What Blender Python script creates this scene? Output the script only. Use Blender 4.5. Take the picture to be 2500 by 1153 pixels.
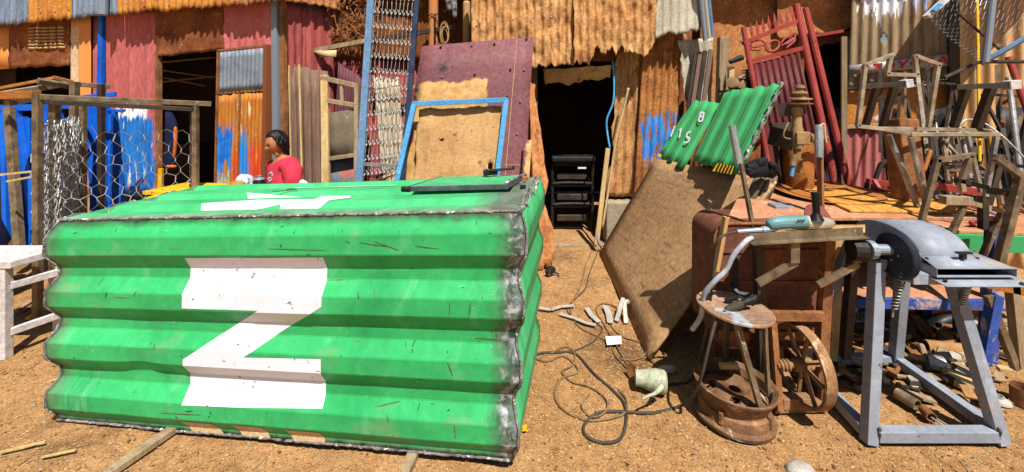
import bpy, bmesh, math, random
import numpy as np
from mathutils import Vector, Matrix, noise

R = math.radians
scene = bpy.context.scene
for _o in list(bpy.data.objects):
    bpy.data.objects.remove(_o, do_unlink=True)

# ------------------------------------------------------------ camera, sky, sun, exposure
FPX, HZ, CH = 1036.0, 230.0, 1.70          # focal length in photo pixels, horizon row, eye height
cam_d = bpy.data.cameras.new('camera')
cam = bpy.data.objects.new('camera', cam_d)
scene.collection.objects.link(cam)
cam.location = (0, 0, CH)
cam.rotation_euler = (R(90), 0, 0)
cam_d.sensor_width = 36.0
cam_d.lens = FPX / 2500 * 36.0
cam_d.shift_y = -(576.5 - HZ) / 2500
cam_d.clip_start = 0.05
cam_d.clip_end = 500
scene.camera = cam

SUN_EL, SUN_AZ = 59.0, 21.0                # sun is behind the photographer's right shoulder
sdir = Vector((math.sin(R(SUN_AZ)) * math.cos(R(SUN_EL)), -math.cos(R(SUN_AZ)) * math.cos(R(SUN_EL)), math.sin(R(SUN_EL))))
sun_d = bpy.data.lights.new('sun', 'SUN')
sun_d.energy = 5.0
sun_d.angle = R(0.53)
sun_d.color = (1.0, 0.97, 0.92)
sun = bpy.data.objects.new('sun', sun_d)
scene.collection.objects.link(sun)
sun.rotation_euler = sdir.to_track_quat('Z', 'Y').to_euler()
sun.location = (4, -6, 9)

world = bpy.data.worlds.new('World')
scene.world = world
world.use_nodes = True
wn = world.node_tree.nodes
sky = wn.new('ShaderNodeTexSky')
sky.sky_type = 'NISHITA'
sky.sun_disc = False
sky.sun_elevation = R(SUN_EL)
sky.sun_rotation = R(180 - SUN_AZ)
world.node_tree.links.new(sky.outputs[0], wn['Background'].inputs[0])
wn['Background'].inputs[1].default_value = 0.05

scene.view_settings.view_transform = 'Standard'
scene.view_settings.look = 'None'
scene.view_settings.gamma = 1.0
scene.view_settings.exposure = 0.5
scene.view_settings.use_curve_mapping = False
scene.render.engine = 'CYCLES'
scene.cycles.max_bounces = 5
scene.cycles.diffuse_bounces = 1

# ------------------------------------------------------------ helpers
rnd = random.Random(7)
COL = scene.collection
OFF = {}                                   # object name -> world offset of its local origin

def V(*a): return Vector(a)
def P(px, py, Y):                          # point seen at a photo pixel at depth Y (metres)
    return V((px - 1250) / FPX * Y, Y, CH - (py - HZ) / FPX * Y)
def G(px, py, z=0.0):                      # point of a photo pixel on the level z
    return P(px, py, (CH - z) * FPX / (py - HZ))
def PX(p):
    return (1250 + p.x / p.y * FPX, HZ + (CH - p.z) / p.y * FPX)

def lin(c):
    out = []
    for v in c[:3]:
        v = v / 255.0
        out.append(v / 12.92 if v <= 0.04045 else ((v + 0.055) / 1.055) ** 2.4)
    return tuple(out) + (1.0,)

class Wall:                                # vertical plane through two plan points
    def __init__(s, p0, p1):
        s.p0 = V(p0[0], p0[1], 0); d = V(p1[0] - p0[0], p1[1] - p0[1], 0)
        s.d = d.normalized(); s.n = V(-d.y, d.x, 0).normalized()
        if s.n.dot(-s.p0) < 0: s.n = -s.n
    def at(s, px, py, off=0.0):
        d = V((px - 1250) / FPX, 1, -(py - HZ) / FPX); c = V(0, 0, CH); q = s.p0 + s.n * off
        t = (q - c).dot(s.n) / d.dot(s.n)
        return c + d * t

# ---- materials
MATS = {}
def mat(name, base, c2=None, vs=3.0, rough=0.8, metal=0.0, layers=(), bump=0.3, bs=45.0, spec=0.25, coord='O', stretch=(1, 1, 1), fine=0.42):
    if name in MATS: return MATS[name]
    m = bpy.data.materials.new(name); m.use_nodes = True
    n = m.node_tree.nodes; L = m.node_tree.links
    b = n['Principled BSDF']
    tc = n.new('ShaderNodeTexCoord')
    co = tc.outputs['UV' if coord == 'U' else 'Object']
    def mapped(st):
        mp = n.new('ShaderNodeMapping'); mp.inputs['Scale'].default_value = st
        L.new(co, mp.inputs[0]); return mp.outputs[0]
    def nz(scale, det=5, st=(1, 1, 1), dist=0.0, seed=0.0):
        t = n.new('ShaderNodeTexNoise'); t.noise_dimensions = '4D'
        t.inputs['W'].default_value = seed
        t.inputs['Scale'].default_value = scale; t.inputs['Detail'].default_value = det
        t.inputs['Roughness'].default_value = 0.62; t.inputs['Distortion'].default_value = dist
        L.new(mapped(st) if st != (1, 1, 1) else co, t.inputs['Vector'])
        return t.outputs['Fac']
    def rng(s, lo, hi, a=0.0, c=1.0):
        r = n.new('ShaderNodeMapRange'); r.clamp = True
        r.inputs[1].default_value = lo; r.inputs[2].default_value = hi
        r.inputs[3].default_value = a; r.inputs[4].default_value = c
        L.new(s, r.inputs[0]); return r.outputs[0]
    def mix(f, a, c, bt='MIX'):
        x = n.new('ShaderNodeMix'); x.data_type = 'RGBA'; x.blend_type = bt
        if isinstance(f, float): x.inputs[0].default_value = f
        else: L.new(f, x.inputs[0])
        for i, q in ((6, a), (7, c)):
            if isinstance(q, tuple): x.inputs[i].default_value = q
            else: L.new(q, x.inputs[i])
        return x.outputs[2]
    def mt(op, a, c):
        x = n.new('ShaderNodeMath'); x.operation = op
        for i, q in enumerate((a, c)):
            if isinstance(q, (int, float)): x.inputs[i].default_value = q
            else: L.new(q, x.inputs[i])
        return x.outputs[0]
    sd = float(len(MATS)) * 1.37
    c1 = lin(base)
    if c2 is None: c2 = tuple(int(v * 0.72) for v in base)
    col = mix(rng(nz(vs, 6, stretch, 0.3, sd), 0.35, 0.68), c1, lin(c2))
    if fine: 
        f = rng(nz(vs * 14, 4, stretch, 0.0, sd + 3), 0.3, 0.75, 1.0 - fine, 1.0 + fine * 0.5)
        g = n.new('ShaderNodeCombineColor')
        for i in range(3): L.new(f, g.inputs[i])
        col = mix(1.0, col, g.outputs[0], 'MULTIPLY')
    rg = None
    for k, ly in enumerate(layers):
        lc = lin(ly['c'])
        kind = ly.get('k', 'n')
        if kind == 'n':
            f = rng(nz(ly.get('s', 5), ly.get('d', 6), ly.get('st', (1, 1, 1)), ly.get('w', 0.4), sd + 11 * k + 5), ly.get('lo', 0.55), ly.get('hi', 0.62))
        elif kind == 'vor':
            t = n.new('ShaderNodeTexVoronoi'); t.inputs['Scale'].default_value = ly.get('s', 20)
            L.new(mapped(ly.get('st', (1, 1, 1))), t.inputs['Vector'])
            f = rng(t.outputs['Distance'], ly.get('hi', 0.15), ly.get('lo', 0.1))
            f = mt('MULTIPLY', f, rng(nz(ly.get('s', 20) * 0.3, 2, (1, 1, 1), 0, sd + k), 0.5, 0.56))
        elif kind == 'wave':
            t = n.new('ShaderNodeTexWave'); t.inputs['Scale'].default_value = ly.get('s', 5)
            t.inputs['Distortion'].default_value = ly.get('w', 6); t.inputs['Detail'].default_value = 3
            t.inputs['Detail Scale'].default_value = 1.5
            L.new(mapped(ly.get('st', (1, 1, 1))), t.inputs['Vector'])
            f = rng(t.outputs['Fac'], ly.get('lo', 0.5), ly.get('hi', 0.9))
        elif kind == 'box':               # patch of paint / wear with a rough outline, in UV metres
            s = n.new('ShaderNodeSeparateXYZ'); L.new(co, s.inputs[0])
            w = mt('MULTIPLY', mt('SUBTRACT', nz(ly.get('ns', 6), 6, ly.get('st', (1, 1, 1)), 0.5, sd + k * 7), 0.5), ly.get('na', 0.3))
            u = mt('ADD', s.outputs[0], w); v = mt('ADD', s.outputs[1], mt('MULTIPLY', w, ly.get('nv', 1.0)))
            so = ly.get('so', 0.02)
            f = mt('MULTIPLY', mt('MULTIPLY', rng(u, ly['u0'] - so, ly['u0'] + so), rng(u, ly['u1'] + so, ly['u1'] - so)),
                   mt('MULTIPLY', rng(v, ly['v0'] - so, ly['v0'] + so), rng(v, ly['v1'] + so, ly['v1'] - so)))
        if ly.get('a', 1.0) < 1.0: f = mt('MULTIPLY', f, ly['a'])
        if ly.get('brk'): f = mt('MULTIPLY', f, rng(nz(ly['brk'], 6, ly.get('bst', (1, 1, 1)), 0.4, sd + 31 + k), ly.get('blo', 0.38), ly.get('bhi', 0.46)))
        c_ = lc
        if ly.get('c2'): c_ = mix(rng(nz(ly.get('cs', 9), 5, ly.get('bst', (1, 1, 1)), 0.4, sd + 51 + k), 0.42, 0.58), lc, lin(ly['c2']))
        col = mix(f, col, c_)
    L.new(col, b.inputs['Base Color'])
    b.inputs['Metallic'].default_value = metal
    b.inputs['Specular IOR Level'].default_value = spec
    L.new(rng(nz(vs * 5, 4, (1, 1, 1), 0, sd + 2), 0.3, 0.7, max(0.05, rough - 0.12), min(1.0, rough + 0.12)), b.inputs['Roughness'])
    if bump:
        bp = n.new('ShaderNodeBump'); bp.inputs['Strength'].default_value = bump; bp.inputs['Distance'].default_value = 0.01
        L.new(nz(bs, 5, stretch, 0.2, sd + 9), bp.inputs['Height']); L.new(bp.outputs[0], b.inputs['Normal'])
    MATS[name] = m
    return m

# ---- mesh builder
class MB:
    def __init__(s): s.v = []; s.f = []; s.uv = None; s.smooth = False; s.mi = []
    def add(s, vs, fs):
        k = len(s.v); s.v += [tuple(p) for p in vs]; s.f += [tuple(i + k for i in f) for f in fs]; return s
    def hexa(s, p):                        # 8 points: bottom 4, top 4
        return s.add(p, [(0, 3, 2, 1), (4, 5, 6, 7), (0, 1, 5, 4), (1, 2, 6, 5), (2, 3, 7, 6), (3, 0, 4, 7)])
    def box(s, c, sz, rot=None):
        c = V(*c); x, y, z = [q / 2 for q in sz]
        M_ = rot.to_matrix() if hasattr(rot, 'to_matrix') else (rot or Matrix.Identity(3))
        return s.hexa([c + M_ @ V(a * x, b * y, d * z) for d in (-1, 1) for a, b in ((-1, -1), (1, -1), (1, 1), (-1, 1))])
    def frame(s, p0, p1, up=(0, 0, 1)):
        d = (p1 - p0).normalized(); u = V(*up)
        if abs(d.dot(u)) > 0.97: u = V(0, 1, 0) if abs(d.y) < 0.9 else V(1, 0, 0)
        a = d.cross(u).normalized(); return d, a, a.cross(d).normalized()
    def bar(s, p0, p1, w, h=None, up=(0, 0, 1)):
        h = h or w; d, a, b = s.frame(p0, p1, up); a = a * w / 2; b = b * h / 2
        return s.hexa([p0 - a - b, p0 + a - b, p0 + a + b, p0 - a + b, p1 - a - b, p1 + a - b, p1 + a + b, p1 - a + b])
    def angle(s, p0, p1, w, t=0.004, up=(0, 0, 1), flip=1):
        d, a, b = s.frame(p0, p1, up); a = a * flip
        pr = [(0, 0), (w, 0), (w, t), (t, t), (t, w), (0, w)]
        q = [p0 + a * x + b * y for x, y in pr] + [p1 + a * x + b * y for x, y in pr]
        fs = [(i, (i + 1) % 6, (i + 1) % 6 + 6, i + 6) for i in range(6)] + [(0, 3, 2, 1), (0, 5, 4, 3), (6, 7, 8, 9), (6, 9, 10, 11)]
        return s.add(q, fs)
    def tube(s, pts, r, n=8, closed=False):
        pts = [V(*p) for p in pts]; N = len(pts); rs = r if hasattr(r, '__len__') else [r] * N
        u = None; rings = []
        for i, p in enumerate(pts):
            d = (pts[(i + 1) % N] - pts[i - 1]) if closed else (pts[min(i + 1, N - 1)] - pts[max(i - 1, 0)])
            d = d.normalized() if d.length > 1e-9 else V(0, 0, 1)
            if u is None: u = d.orthogonal().normalized()
            u = (u - d * u.dot(d)); u = u.normalized() if u.length > 1e-6 else d.orthogonal().normalized()
            w = d.cross(u)
            rings.append([p + (u * math.cos(2 * math.pi * k / n) + w * math.sin(2 * math.pi * k / n)) * rs[i] for k in range(n)])
        fs = []
        for i in range(N if closed else N - 1):
            j = (i + 1) % N
            fs += [(i * n + k, i * n + (k + 1) % n, j * n + (k + 1) % n, j * n + k) for k in range(n)]
        if not closed: fs += [tuple(range(n))[::-1], tuple(range((N - 1) * n, N * n))]
        return s.add([q for g in rings for q in g], fs)
    def lathe(s, prof, n=24, M_=None, caps=True):
        M_ = M_ or Matrix.Identity(4); vs = []
        for r, z in prof:
            vs += [M_ @ V(r * math.cos(2 * math.pi * k / n), r * math.sin(2 * math.pi * k / n), z) for k in range(n)]
        fs = []
        for i in range(len(prof) - 1):
            fs += [(i * n + k, i * n + (k + 1) % n, (i + 1) * n + (k + 1) % n, (i + 1) * n + k) for k in range(n)]
        if caps: fs += [tuple(range(n))[::-1], tuple(range((len(prof) - 1) * n, len(prof) * n))]
        return s.add(vs, fs)
    def prism(s, poly, t, M_):             # poly in local xy, extruded along local z by t
        n = len(poly)
        vs = [M_ @ V(x, y, 0) for x, y in poly] + [M_ @ V(x, y, t) for x, y in poly]
        return s.add(vs, [tuple(range(n))[::-1], tuple(range(n, 2 * n))] + [(i, (i + 1) % n, (i + 1) % n + n, i + n) for i in range(n)])
    def build(s, name, m, parent=None, smooth=None, bevel=0.0, solid=0.0, sub=0):
        if parent is None:
            xs = np.array(s.v); off = V(xs[:, 0].mean(), xs[:, 1].mean(), xs[:, 2].min())
        else: off = OFF[parent.name]
        me = bpy.data.meshes.new(name)
        me.from_pydata([(x - off.x, y - off.y, z - off.z) for x, y, z in s.v], [], s.f)
        if s.uv is not None:
            lay = me.uv_layers.new(name='UVMap')
            idx = np.empty(len(me.loops), dtype=np.int32); me.loops.foreach_get('vertex_index', idx)
            lay.data.foreach_set('uv', np.array(s.uv, dtype=np.float32)[idx].ravel())
        o = bpy.data.objects.new(name, me); COL.objects.link(o)
        if parent is None: o.location = off
        else: o.parent = parent
        OFF[o.name] = off
        for mm in (m if isinstance(m, (list, tuple)) else [m]): me.materials.append(mm)
        if s.mi: me.polygons.foreach_set('material_index', s.mi)
        sm = s.smooth if smooth is None else smooth
        if sm:
            me.polygons.foreach_set('use_smooth', [True] * len(me.polygons))
            if not sm is True: me.set_sharp_from_angle(angle=R(24 if sm == 'auto' else sm))
        if solid:
            k = o.modifiers.new('thickness', 'SOLIDIFY'); k.thickness = solid; k.offset = -1
        if bevel:
            k = o.modifiers.new('edge', 'BEVEL'); k.width = bevel; k.segments = 2; k.limit_method = 'ANGLE'
        if sub:
            k = o.modifiers.new('sub', 'SUBSURF'); k.levels = sub; k.render_levels = sub
        return o

def thing(name, label, cat, loc, group=None):
    o = bpy.data.objects.new(name, None); COL.objects.link(o); o.empty_display_size = 0.1
    o.location = loc; OFF[o.name] = V(*loc)
    o['label'] = label; o['category'] = cat; o['kind'] = 'thing'
    if group: o['group'] = group
    return o
def tag(o, label, cat, group=None, kind=None):
    o['kind'] = kind or 'thing'
    if label: o['label'] = label
    if cat: o['category'] = cat
    if group: o['group'] = group
    return o
def copy_thing(root, loc, label, rz=None):
    def cp(o, par):
        c = o.copy(); COL.objects.link(c); c.parent = par
        for ch in o.children: cp(ch, c)
        return c
    r = cp(root, None); r.location = loc
    if rz is not None: r.rotation_euler = (0, 0, rz)
    r['label'] = label
    return r

def fbm(x, y, z=0.0, o=3):
    s = 0; a = 1
    for i in range(o):
        s += a * noise.noise(V(x, y, z)); x *= 2.03; y *= 2.03; z += 7.1; a *= 0.5
    return s

TRAP = [(0, 0), (.25, 0), (.5, 1), (.75, 1), (1, 0)]
def wavef(kind, t):
    t = t % 1.0
    if kind == 'sin': return 0.5 + 0.5 * math.sin(2 * math.pi * t)
    if kind == 'trap':
        t = (t + .1) % 1.0
        return 0.0 if t < .3 else (t - .3) / .2 if t < .5 else 1.0 if t < .8 else 1 - (t - .8) / .2
    if kind == 'rib': return max(0.0, 1 - abs(t - .5) / .14)
    if kind == 'vee': return abs(2 * t - 1)
    return 0.0

def sheet(name, c, m, parent=None, waves=0, amp=0.012, kind='sin', nv=14, nu=None, rag=(0, 0, 0, 0), rf=9.0, dent=0.0, df=5.0, seed=0, thick=0.002, bow=0.0, holes=(), across=False, phase=0.0):
    """metal or timber sheet between 4 corners (tl, tr, br, bl); ridges run down the sheet (or across it)."""
    tl, tr, br, bl = c
    W = ((tr - tl).length + (br - bl).length) / 2; H = ((bl - tl).length + (br - tr).length) / 2
    nrm = (tr - tl).cross(bl - tl).normalized()
    ctr = (tl + tr + br + bl) / 4
    if nrm.dot(V(0, 0, CH) - ctr) < 0: nrm = -nrm
    if not nu: nu = max(10, int(waves * (8 if kind == 'sin' else 20))) if not across else 16
    if across: nv = max(nv, int(waves * 8))
    b = MB(); b.uv = []; sx = seed * 13.7
    for j in range(nv + 1):
        for i in range(nu + 1):
            u = i / nu; v = j / nv
            t0 = rag[0] * (0.5 + 0.9 * fbm(u * rf + sx, 1.3)) / H if rag[0] else 0
            t1 = 1 - (rag[1] * (0.5 + 0.9 * fbm(u * rf + sx, 5.7) + .35 * noise.noise(V(u * rf * 11, sx, 2.2))) / H if rag[1] else 0)
            s0 = rag[2] * (0.5 + 0.9 * fbm(v * rf + sx, 9.3)) / W if rag[2] else 0
            s1 = 1 - (rag[3] * (0.5 + 0.9 * fbm(v * rf + sx, 3.1)) / W if rag[3] else 0)
            vv = t0 + (t1 - t0) * v; uu = s0 + (s1 - s0) * u
            p = tl.lerp(tr, uu).lerp(bl.lerp(br, uu), vv)
            q = vv if across else uu
            d = amp * wavef(kind, q * waves + phase) if waves else 0.0
            if dent: d += dent * fbm(uu * W * df + sx, vv * H * df * (0.45 if waves and not across else 1), seed * 3.3)
            if bow: d += bow * (1 - (2 * uu - 1) ** 2)
            p = p + nrm * d
            b.v.append(tuple(p)); b.uv.append((uu * W, (1 - vv) * H))
    for j in range(nv):
        for i in range(nu):
            if holes and any(((i + .5) / nu - hx) ** 2 / (ra * ra) + ((j + .5) / nv - hy) ** 2 / (rb * rb) < 1 + .5 * fbm(i * .7, j * .7, sx) for hx, hy, ra, rb in holes): continue
            k = j * (nu + 1) + i
            q = (k, k + nu + 1, k + nu + 2, k + 1)
            b.f.append(q)
    # face the camera
    f0 = b.f[len(b.f) // 2]; a_, b_, c_ = [V(*b.v[q]) for q in f0[:3]]
    if (b_ - a_).cross(c_ - a_).dot(nrm) < 0: b.f = [f[::-1] for f in b.f]
    o = b.build(name, m, parent, smooth='auto' if kind != 'sin' else True, solid=thick)
    return o

def homog(src, dst):
    A = []; B = []
    for (x, y), (u, v) in zip(src, dst):
        A += [[x, y, 1, 0, 0, 0, -u * x, -u * y], [0, 0, 0, x, y, 1, -v * x, -v * y]]; B += [u, v]
    h = np.linalg.solve(np.array(A, float), np.array(B, float))
    def f(x, y):
        w = h[6] * x + h[7] * y + 1
        return ((h[0] * x + h[1] * y + h[2]) / w, (h[3] * x + h[4] * y + h[5]) / w)
    return f

def decal(b, S, poly, rows):
    """paint film following a surface S(u,v); poly is an outline in (u,v), rows the v levels."""
    vs = [p[1] for p in poly]; lo, hi = min(vs), max(vs)
    lv = sorted(set([r for r in rows if lo < r < hi] + [v for v in vs]))
    def cuts(v):
        xs = []
        for i in range(len(poly)):
            (u0, v0), (u1, v1) = poly[i], poly[(i + 1) % len(poly)]
            if (v0 <= v < v1) or (v1 <= v < v0): xs.append(u0 + (u1 - u0) * (v - v0) / (v1 - v0))
        return sorted(xs)
    for a, c in zip(lv[:-1], lv[1:]):
        if c - a < 1e-5: continue
        e = (c - a) * 0.002
        x0, x1 = cuts(a + e), cuts(c - e)
        if len(x0) != len(x1): continue
        for k in range(0, len(x0) - 1, 2):
            n = 6
            pts = [S(x0[k] + (x0[k + 1] - x0[k]) * i / n, a) for i in range(n + 1)] + [S(x1[k] + (x1[k + 1] - x1[k]) * i / n, c) for i in range(n + 1)]
            b.add(pts, [(i, i + n + 1, i + n + 2, i + 1) for i in range(n)])
    return b

def rope(pts, step=6):
    """Catmull-Rom through points"""
    out = []
    q = [pts[0]] + list(pts) + [pts[-1]]
    for i in range(1, len(q) - 2):
        for k in range(step):
            t = k / step; a, b, c, d = q[i - 1], q[i], q[i + 1], q[i + 2]
            out.append(0.5 * ((2 * b) + (c - a) * t + (2 * a - 5 * b + 4 * c - d) * t * t + (3 * b - a - 3 * c + d) * t ** 3))
    out.append(q[-2]); return out
# ------------------------------------------------------------ palette
RUST = (160, 78, 26); 
def rust(name, base=(186, 112, 56), c2=(132, 74, 36), **k):
    ly = list(k.pop('layers', []))
    return mat(name, base, c2, vs=k.pop('vs', 4), rough=.9, layers=[dict(c=(96, 54, 30), s=11, lo=.58, hi=.7, a=.75), dict(c=(226, 170, 108), s=7, lo=.58, hi=.7, a=.6), dict(c=(206, 180, 146), s=16, lo=.64, hi=.7, a=.5)] + ly, bump=.5, coord='U', fine=k.pop('fine', .52), **k)
m_rust_o = rust('rusty orange sheet', (224, 172, 112), (190, 128, 74), vs=2.5, layers=[dict(c=(126, 70, 34), s=5, st=(3, 1.2, 1), lo=.52, hi=.66, a=.75), dict(c=(120, 66, 32), s=3, st=(12, .6, 1), lo=.58, hi=.68, a=.5), dict(c=(70, 40, 24), s=26, lo=.68, hi=.70), dict(c=(240, 204, 150), s=5, st=(14, .8, 1), lo=.62, hi=.68, a=.6)])
m_rust_d = rust('dark rusty sheet', (164, 96, 52), (116, 64, 36), vs=3)
m_rust_l = rust('light rusty flat sheet', (206, 140, 84), (172, 104, 58), vs=2)
m_rust_t = rust('tan rusty plate', fine=.3, base=(208, 166, 112), c2=(180, 134, 82), vs=2.2, layers=[dict(c=(40, 22, 12), s=9, lo=.66, hi=.675), dict(c=(150, 165, 140), s=2.5, lo=.62, hi=.7, a=.4)])
m_rust_bar = mat('rusty bar', (172, 116, 70), (112, 70, 42), vs=9, rough=.85, layers=[dict(c=(186, 130, 78), s=14, lo=.58, hi=.66, a=.6)], bump=.3)
m_rust_or = mat('orange rusty tube', (190, 122, 54), (140, 80, 36), vs=6, rough=.8, layers=[dict(c=(110, 52, 20), s=9, lo=.6, hi=.68, a=.8)], bump=.3)
m_mill = mat('brown mill scale steel', (146, 126, 98), (84, 70, 54), vs=14, rough=.5, metal=.25, layers=[dict(c=(160, 120, 76), s=16, lo=.6, hi=.68, a=.6), dict(c=(190, 186, 176), s=30, lo=.64, hi=.68, a=.8)], bump=.1, fine=.2)
m_mill_d = mat('dark mill steel', (84, 72, 60), (52, 46, 42), vs=7, rough=.5, metal=.3, layers=[dict(c=(120, 96, 66), s=14, lo=.6, hi=.7, a=.6)], bump=.1, fine=.2)
m_steel = mat('bare bright steel', (196, 196, 192), (120, 118, 112), vs=6, rough=.42, metal=.5, layers=[dict(c=(150, 104, 64), s=9, lo=.6, hi=.72, a=.6)], bump=.1)
m_wire = mat('galvanised wire', (205, 205, 200), (150, 148, 142), vs=20, rough=.45, metal=.35, bump=0)
m_black = mat('black plastic', (26, 26, 28), (18, 18, 20), vs=5, rough=.45, bump=.05, fine=.1)
m_black_st = mat('blackened steel', (38, 36, 38), (60, 54, 50), vs=7, rough=.55, metal=.4, layers=[dict(c=(150, 150, 150), s=24, lo=.66, hi=.7)], bump=.15)
m_galv = mat('galvanised corrugated sheet', (168, 178, 188), (120, 130, 142), vs=6, rough=.5, metal=.35, coord='U', layers=[dict(c=(150, 100, 60), s=6, lo=.64, hi=.72, a=.7), dict(c=(92, 96, 102), s=4, st=(8, .8, 1), lo=.58, hi=.7, a=.6)], bump=.2)
m_galv_w = mat('pale weathered sheet', (206, 198, 176), (166, 154, 128), vs=3, rough=.7, coord='U', layers=[dict(c=(150, 96, 48), s=5, st=(5, 1, 1), lo=.6, hi=.7, a=.7)], bump=.3)
m_grey = mat('grey blue stand paint', (154, 160, 170), (130, 136, 146), vs=3, rough=.5, layers=[dict(c=(178, 160, 132), s=6, lo=.58, hi=.68, a=.6), dict(c=(84, 66, 52), s=22, lo=.645, hi=.67), dict(c=(190, 196, 204), s=9, st=(1, 1, .3), lo=.62, hi=.68, a=.5)], bump=.1, fine=.2)
m_blue_f = mat('light blue frame paint', (96, 176, 224), (74, 150, 206), vs=4, rough=.5, layers=[dict(c=(190, 214, 220), s=14, lo=.62, hi=.66, a=.7), dict(c=(120, 84, 60), s=20, lo=.67, hi=.7)], bump=.08)
m_blue_g = mat('dull blue grey bar', (112, 146, 180), (92, 122, 152), vs=5, rough=.5, layers=[dict(c=(120, 84, 60), s=12, lo=.64, hi=.68, a=.7)], bump=.08)
m_blue = mat('bright blue paint', (24, 104, 214), (14, 80, 180), vs=4, rough=.4, layers=[dict(c=(60, 140, 220), s=9, lo=.62, hi=.7, a=.5)], bump=.06, fine=.1)
m_navy = mat('navy cloth', (26, 34, 74), (18, 22, 50), vs=9, rough=.95, bump=.3, bs=90)
m_red = mat('red oxide paint', (164, 68, 58), (136, 50, 44), vs=4, rough=.5, layers=[dict(c=(190, 84, 64), s=8, lo=.6, hi=.7, a=.6)], bump=.08, fine=.12)
m_yel = mat('yellow paint', (240, 190, 20), (220, 160, 16), vs=5, rough=.5, layers=[dict(c=(120, 84, 40), s=9, lo=.66, hi=.7, a=.7)], bump=.05, fine=.1)
m_whitew = mat('whitewashed timber', (226, 218, 212), (196, 186, 182), vs=3, rough=.75, stretch=(1, 1, 1), layers=[dict(c=(150, 120, 100), s=12, st=(1, 1, 1), lo=.64, hi=.7, a=.6)], bump=.3, bs=30)
m_wood = mat('weathered timber', (180, 156, 122), (140, 114, 84), vs=3, stretch=(6, 6, .6), rough=.85, layers=[dict(c=(70, 54, 40), s=6, st=(9, 9, .5), lo=.58, hi=.68, a=.8)], bump=.4, bs=20)
m_wood_d = mat('dark brown board', (138, 108, 90), (106, 80, 66), vs=3, rough=.85, coord='U', stretch=(9, .6, 1), layers=[dict(c=(60, 44, 36), s=4, st=(12, .5, 1), lo=.58, hi=.66, a=.8), dict(c=(176, 142, 104), s=3, st=(14, .5, 1), lo=.64, hi=.69, a=.8)], bump=.4, bs=12)
m_wood_g = mat('grey brown panel', (124, 108, 88), (96, 82, 66), vs=3, rough=.85, coord='U', stretch=(3, .8, 1), layers=[dict(c=(160, 146, 122), s=16, lo=.6, hi=.7, a=.7), dict(c=(58, 50, 44), s=3, st=(9, .6, 1), lo=.6, hi=.68, a=.7)], bump=.4)
m_wood_p = mat('pale timber', (214, 184, 128), (186, 150, 96), vs=3, stretch=(5, 5, .6), rough=.8, bump=.2, bs=20)
m_rubber = mat('dark cable rubber', (84, 74, 62), (60, 54, 46), vs=9, rough=.7, bump=.1)
m_cable = mat('dusty cable rubber', (150, 116, 76), (112, 86, 58), vs=12, rough=.85, bump=.1)
m_concrete = mat('dusty concrete', (176, 160, 130), (140, 128, 108), vs=4, rough=.95, layers=[dict(c=(150, 176, 190), s=3, lo=.55, hi=.65, a=.8)], bump=.5)

# ------------------------------------------------------------ ground
def gh(x, y):
    return 0.010 * fbm(x * 1.7, y * 1.7, 2.0, 3) + 0.007 * noise.noise(V(x * 6, y * 6, 4)) + 0.003 * noise.noise(V(x * 15, y * 15, 9)) - 0.014
m_ground = mat('trodden dirt', (192, 146, 96), (160, 116, 72), vs=1.6, rough=.97, spec=.1, fine=.4, bump=1.0, bs=110,
    layers=[dict(c=(156, 112, 68), s=1.7, lo=.5, hi=.7, a=.7), dict(c=(72, 50, 32), s=1.3, lo=.56, hi=.68, a=.75), dict(c=(206, 164, 112), s=.9, lo=.58, hi=.72, a=.6),
            dict(c=(226, 190, 140), s=100, d=4, lo=.54, hi=.66, a=.65), dict(c=(96, 64, 38), s=115, d=4, lo=.53, hi=.65, a=.75), dict(c=(116, 80, 48), s=11, d=6, lo=.54, hi=.7, a=.6)])
xs = sorted(set([-70, -40, -20, -12, -9] + list(np.round(np.arange(-7.5, 6.01, 0.06), 3)) + [8, 12, 20, 40, 70]))
ys = sorted(set([-40, -15, -6, -2, 0, 1] + list(np.round(np.arange(1.6, 5.6, 0.05), 3)) + [6, 7, 8, 10, 15, 30, 80]))
b = MB()
for y in ys:
    for x in xs:
        near = -7.5 <= x <= 6 and 1.6 <= y <= 5.6
        b.v.append((x, y, gh(x, y) if near else -0.012))
nx = len(xs)
b.f = [(j * nx + i, j * nx + i + 1, (j + 1) * nx + i + 1, (j + 1) * nx + i) for j in range(len(ys) - 1) for i in range(nx - 1)]
o = b.build('ground', m_ground, smooth=True); tag(o, None, None, kind='structure')

# wood chips, shavings and grit trodden into the dirt
def chips(name, label, n, mm, seed, smin, smax, dens, light=False):
    r = np.random.RandomState(seed); b = MB(); k = 0
    while k < n:
        x = r.uniform(-4.6, 3.6); y = 1.75 + 3.5 * r.uniform() ** 1.5
        if abs(x) > y * 1.3: continue
        if r.uniform() > dens(x, y): continue
        s = smin + (smax - smin) * r.uniform() ** 3
        a = r.uniform(0, 6.28); w = s * r.uniform(.2, .7); t = r.uniform(-.35, .35); h = s * r.uniform(.0, .35)
        c, sn = math.cos(a), math.sin(a); z = gh(x, y) + 0.003
        def q(u, v, e): return (x + u * c - v * sn, y + u * sn + v * c, z + e)
        b.add([q(-s, -w, 0), q(s, -w * r.uniform(.3, 1.2), h * .3), q(s * r.uniform(.5, 1), w, h + abs(t) * w), q(-s * r.uniform(.5, 1), w, abs(t) * w), q(0, 0, h + .002)], [(0, 1, 4), (1, 2, 4), (2, 3, 4), (3, 0, 4)])
        k += 1
    o = b.build(name, mm); tag(o, label, 'debris', kind='stuff')
path = lambda x, y: 1.0 if (0.05 < x < 1.2 and y > 2.2) else .25
m_chip_l = mat('pale wood shavings', (214, 176, 124), (188, 142, 92), vs=30, rough=.9, bump=0)
m_chip_m = mat('brown wood chips', (186, 134, 82), (140, 96, 56), vs=30, rough=.9, bump=0)
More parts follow.
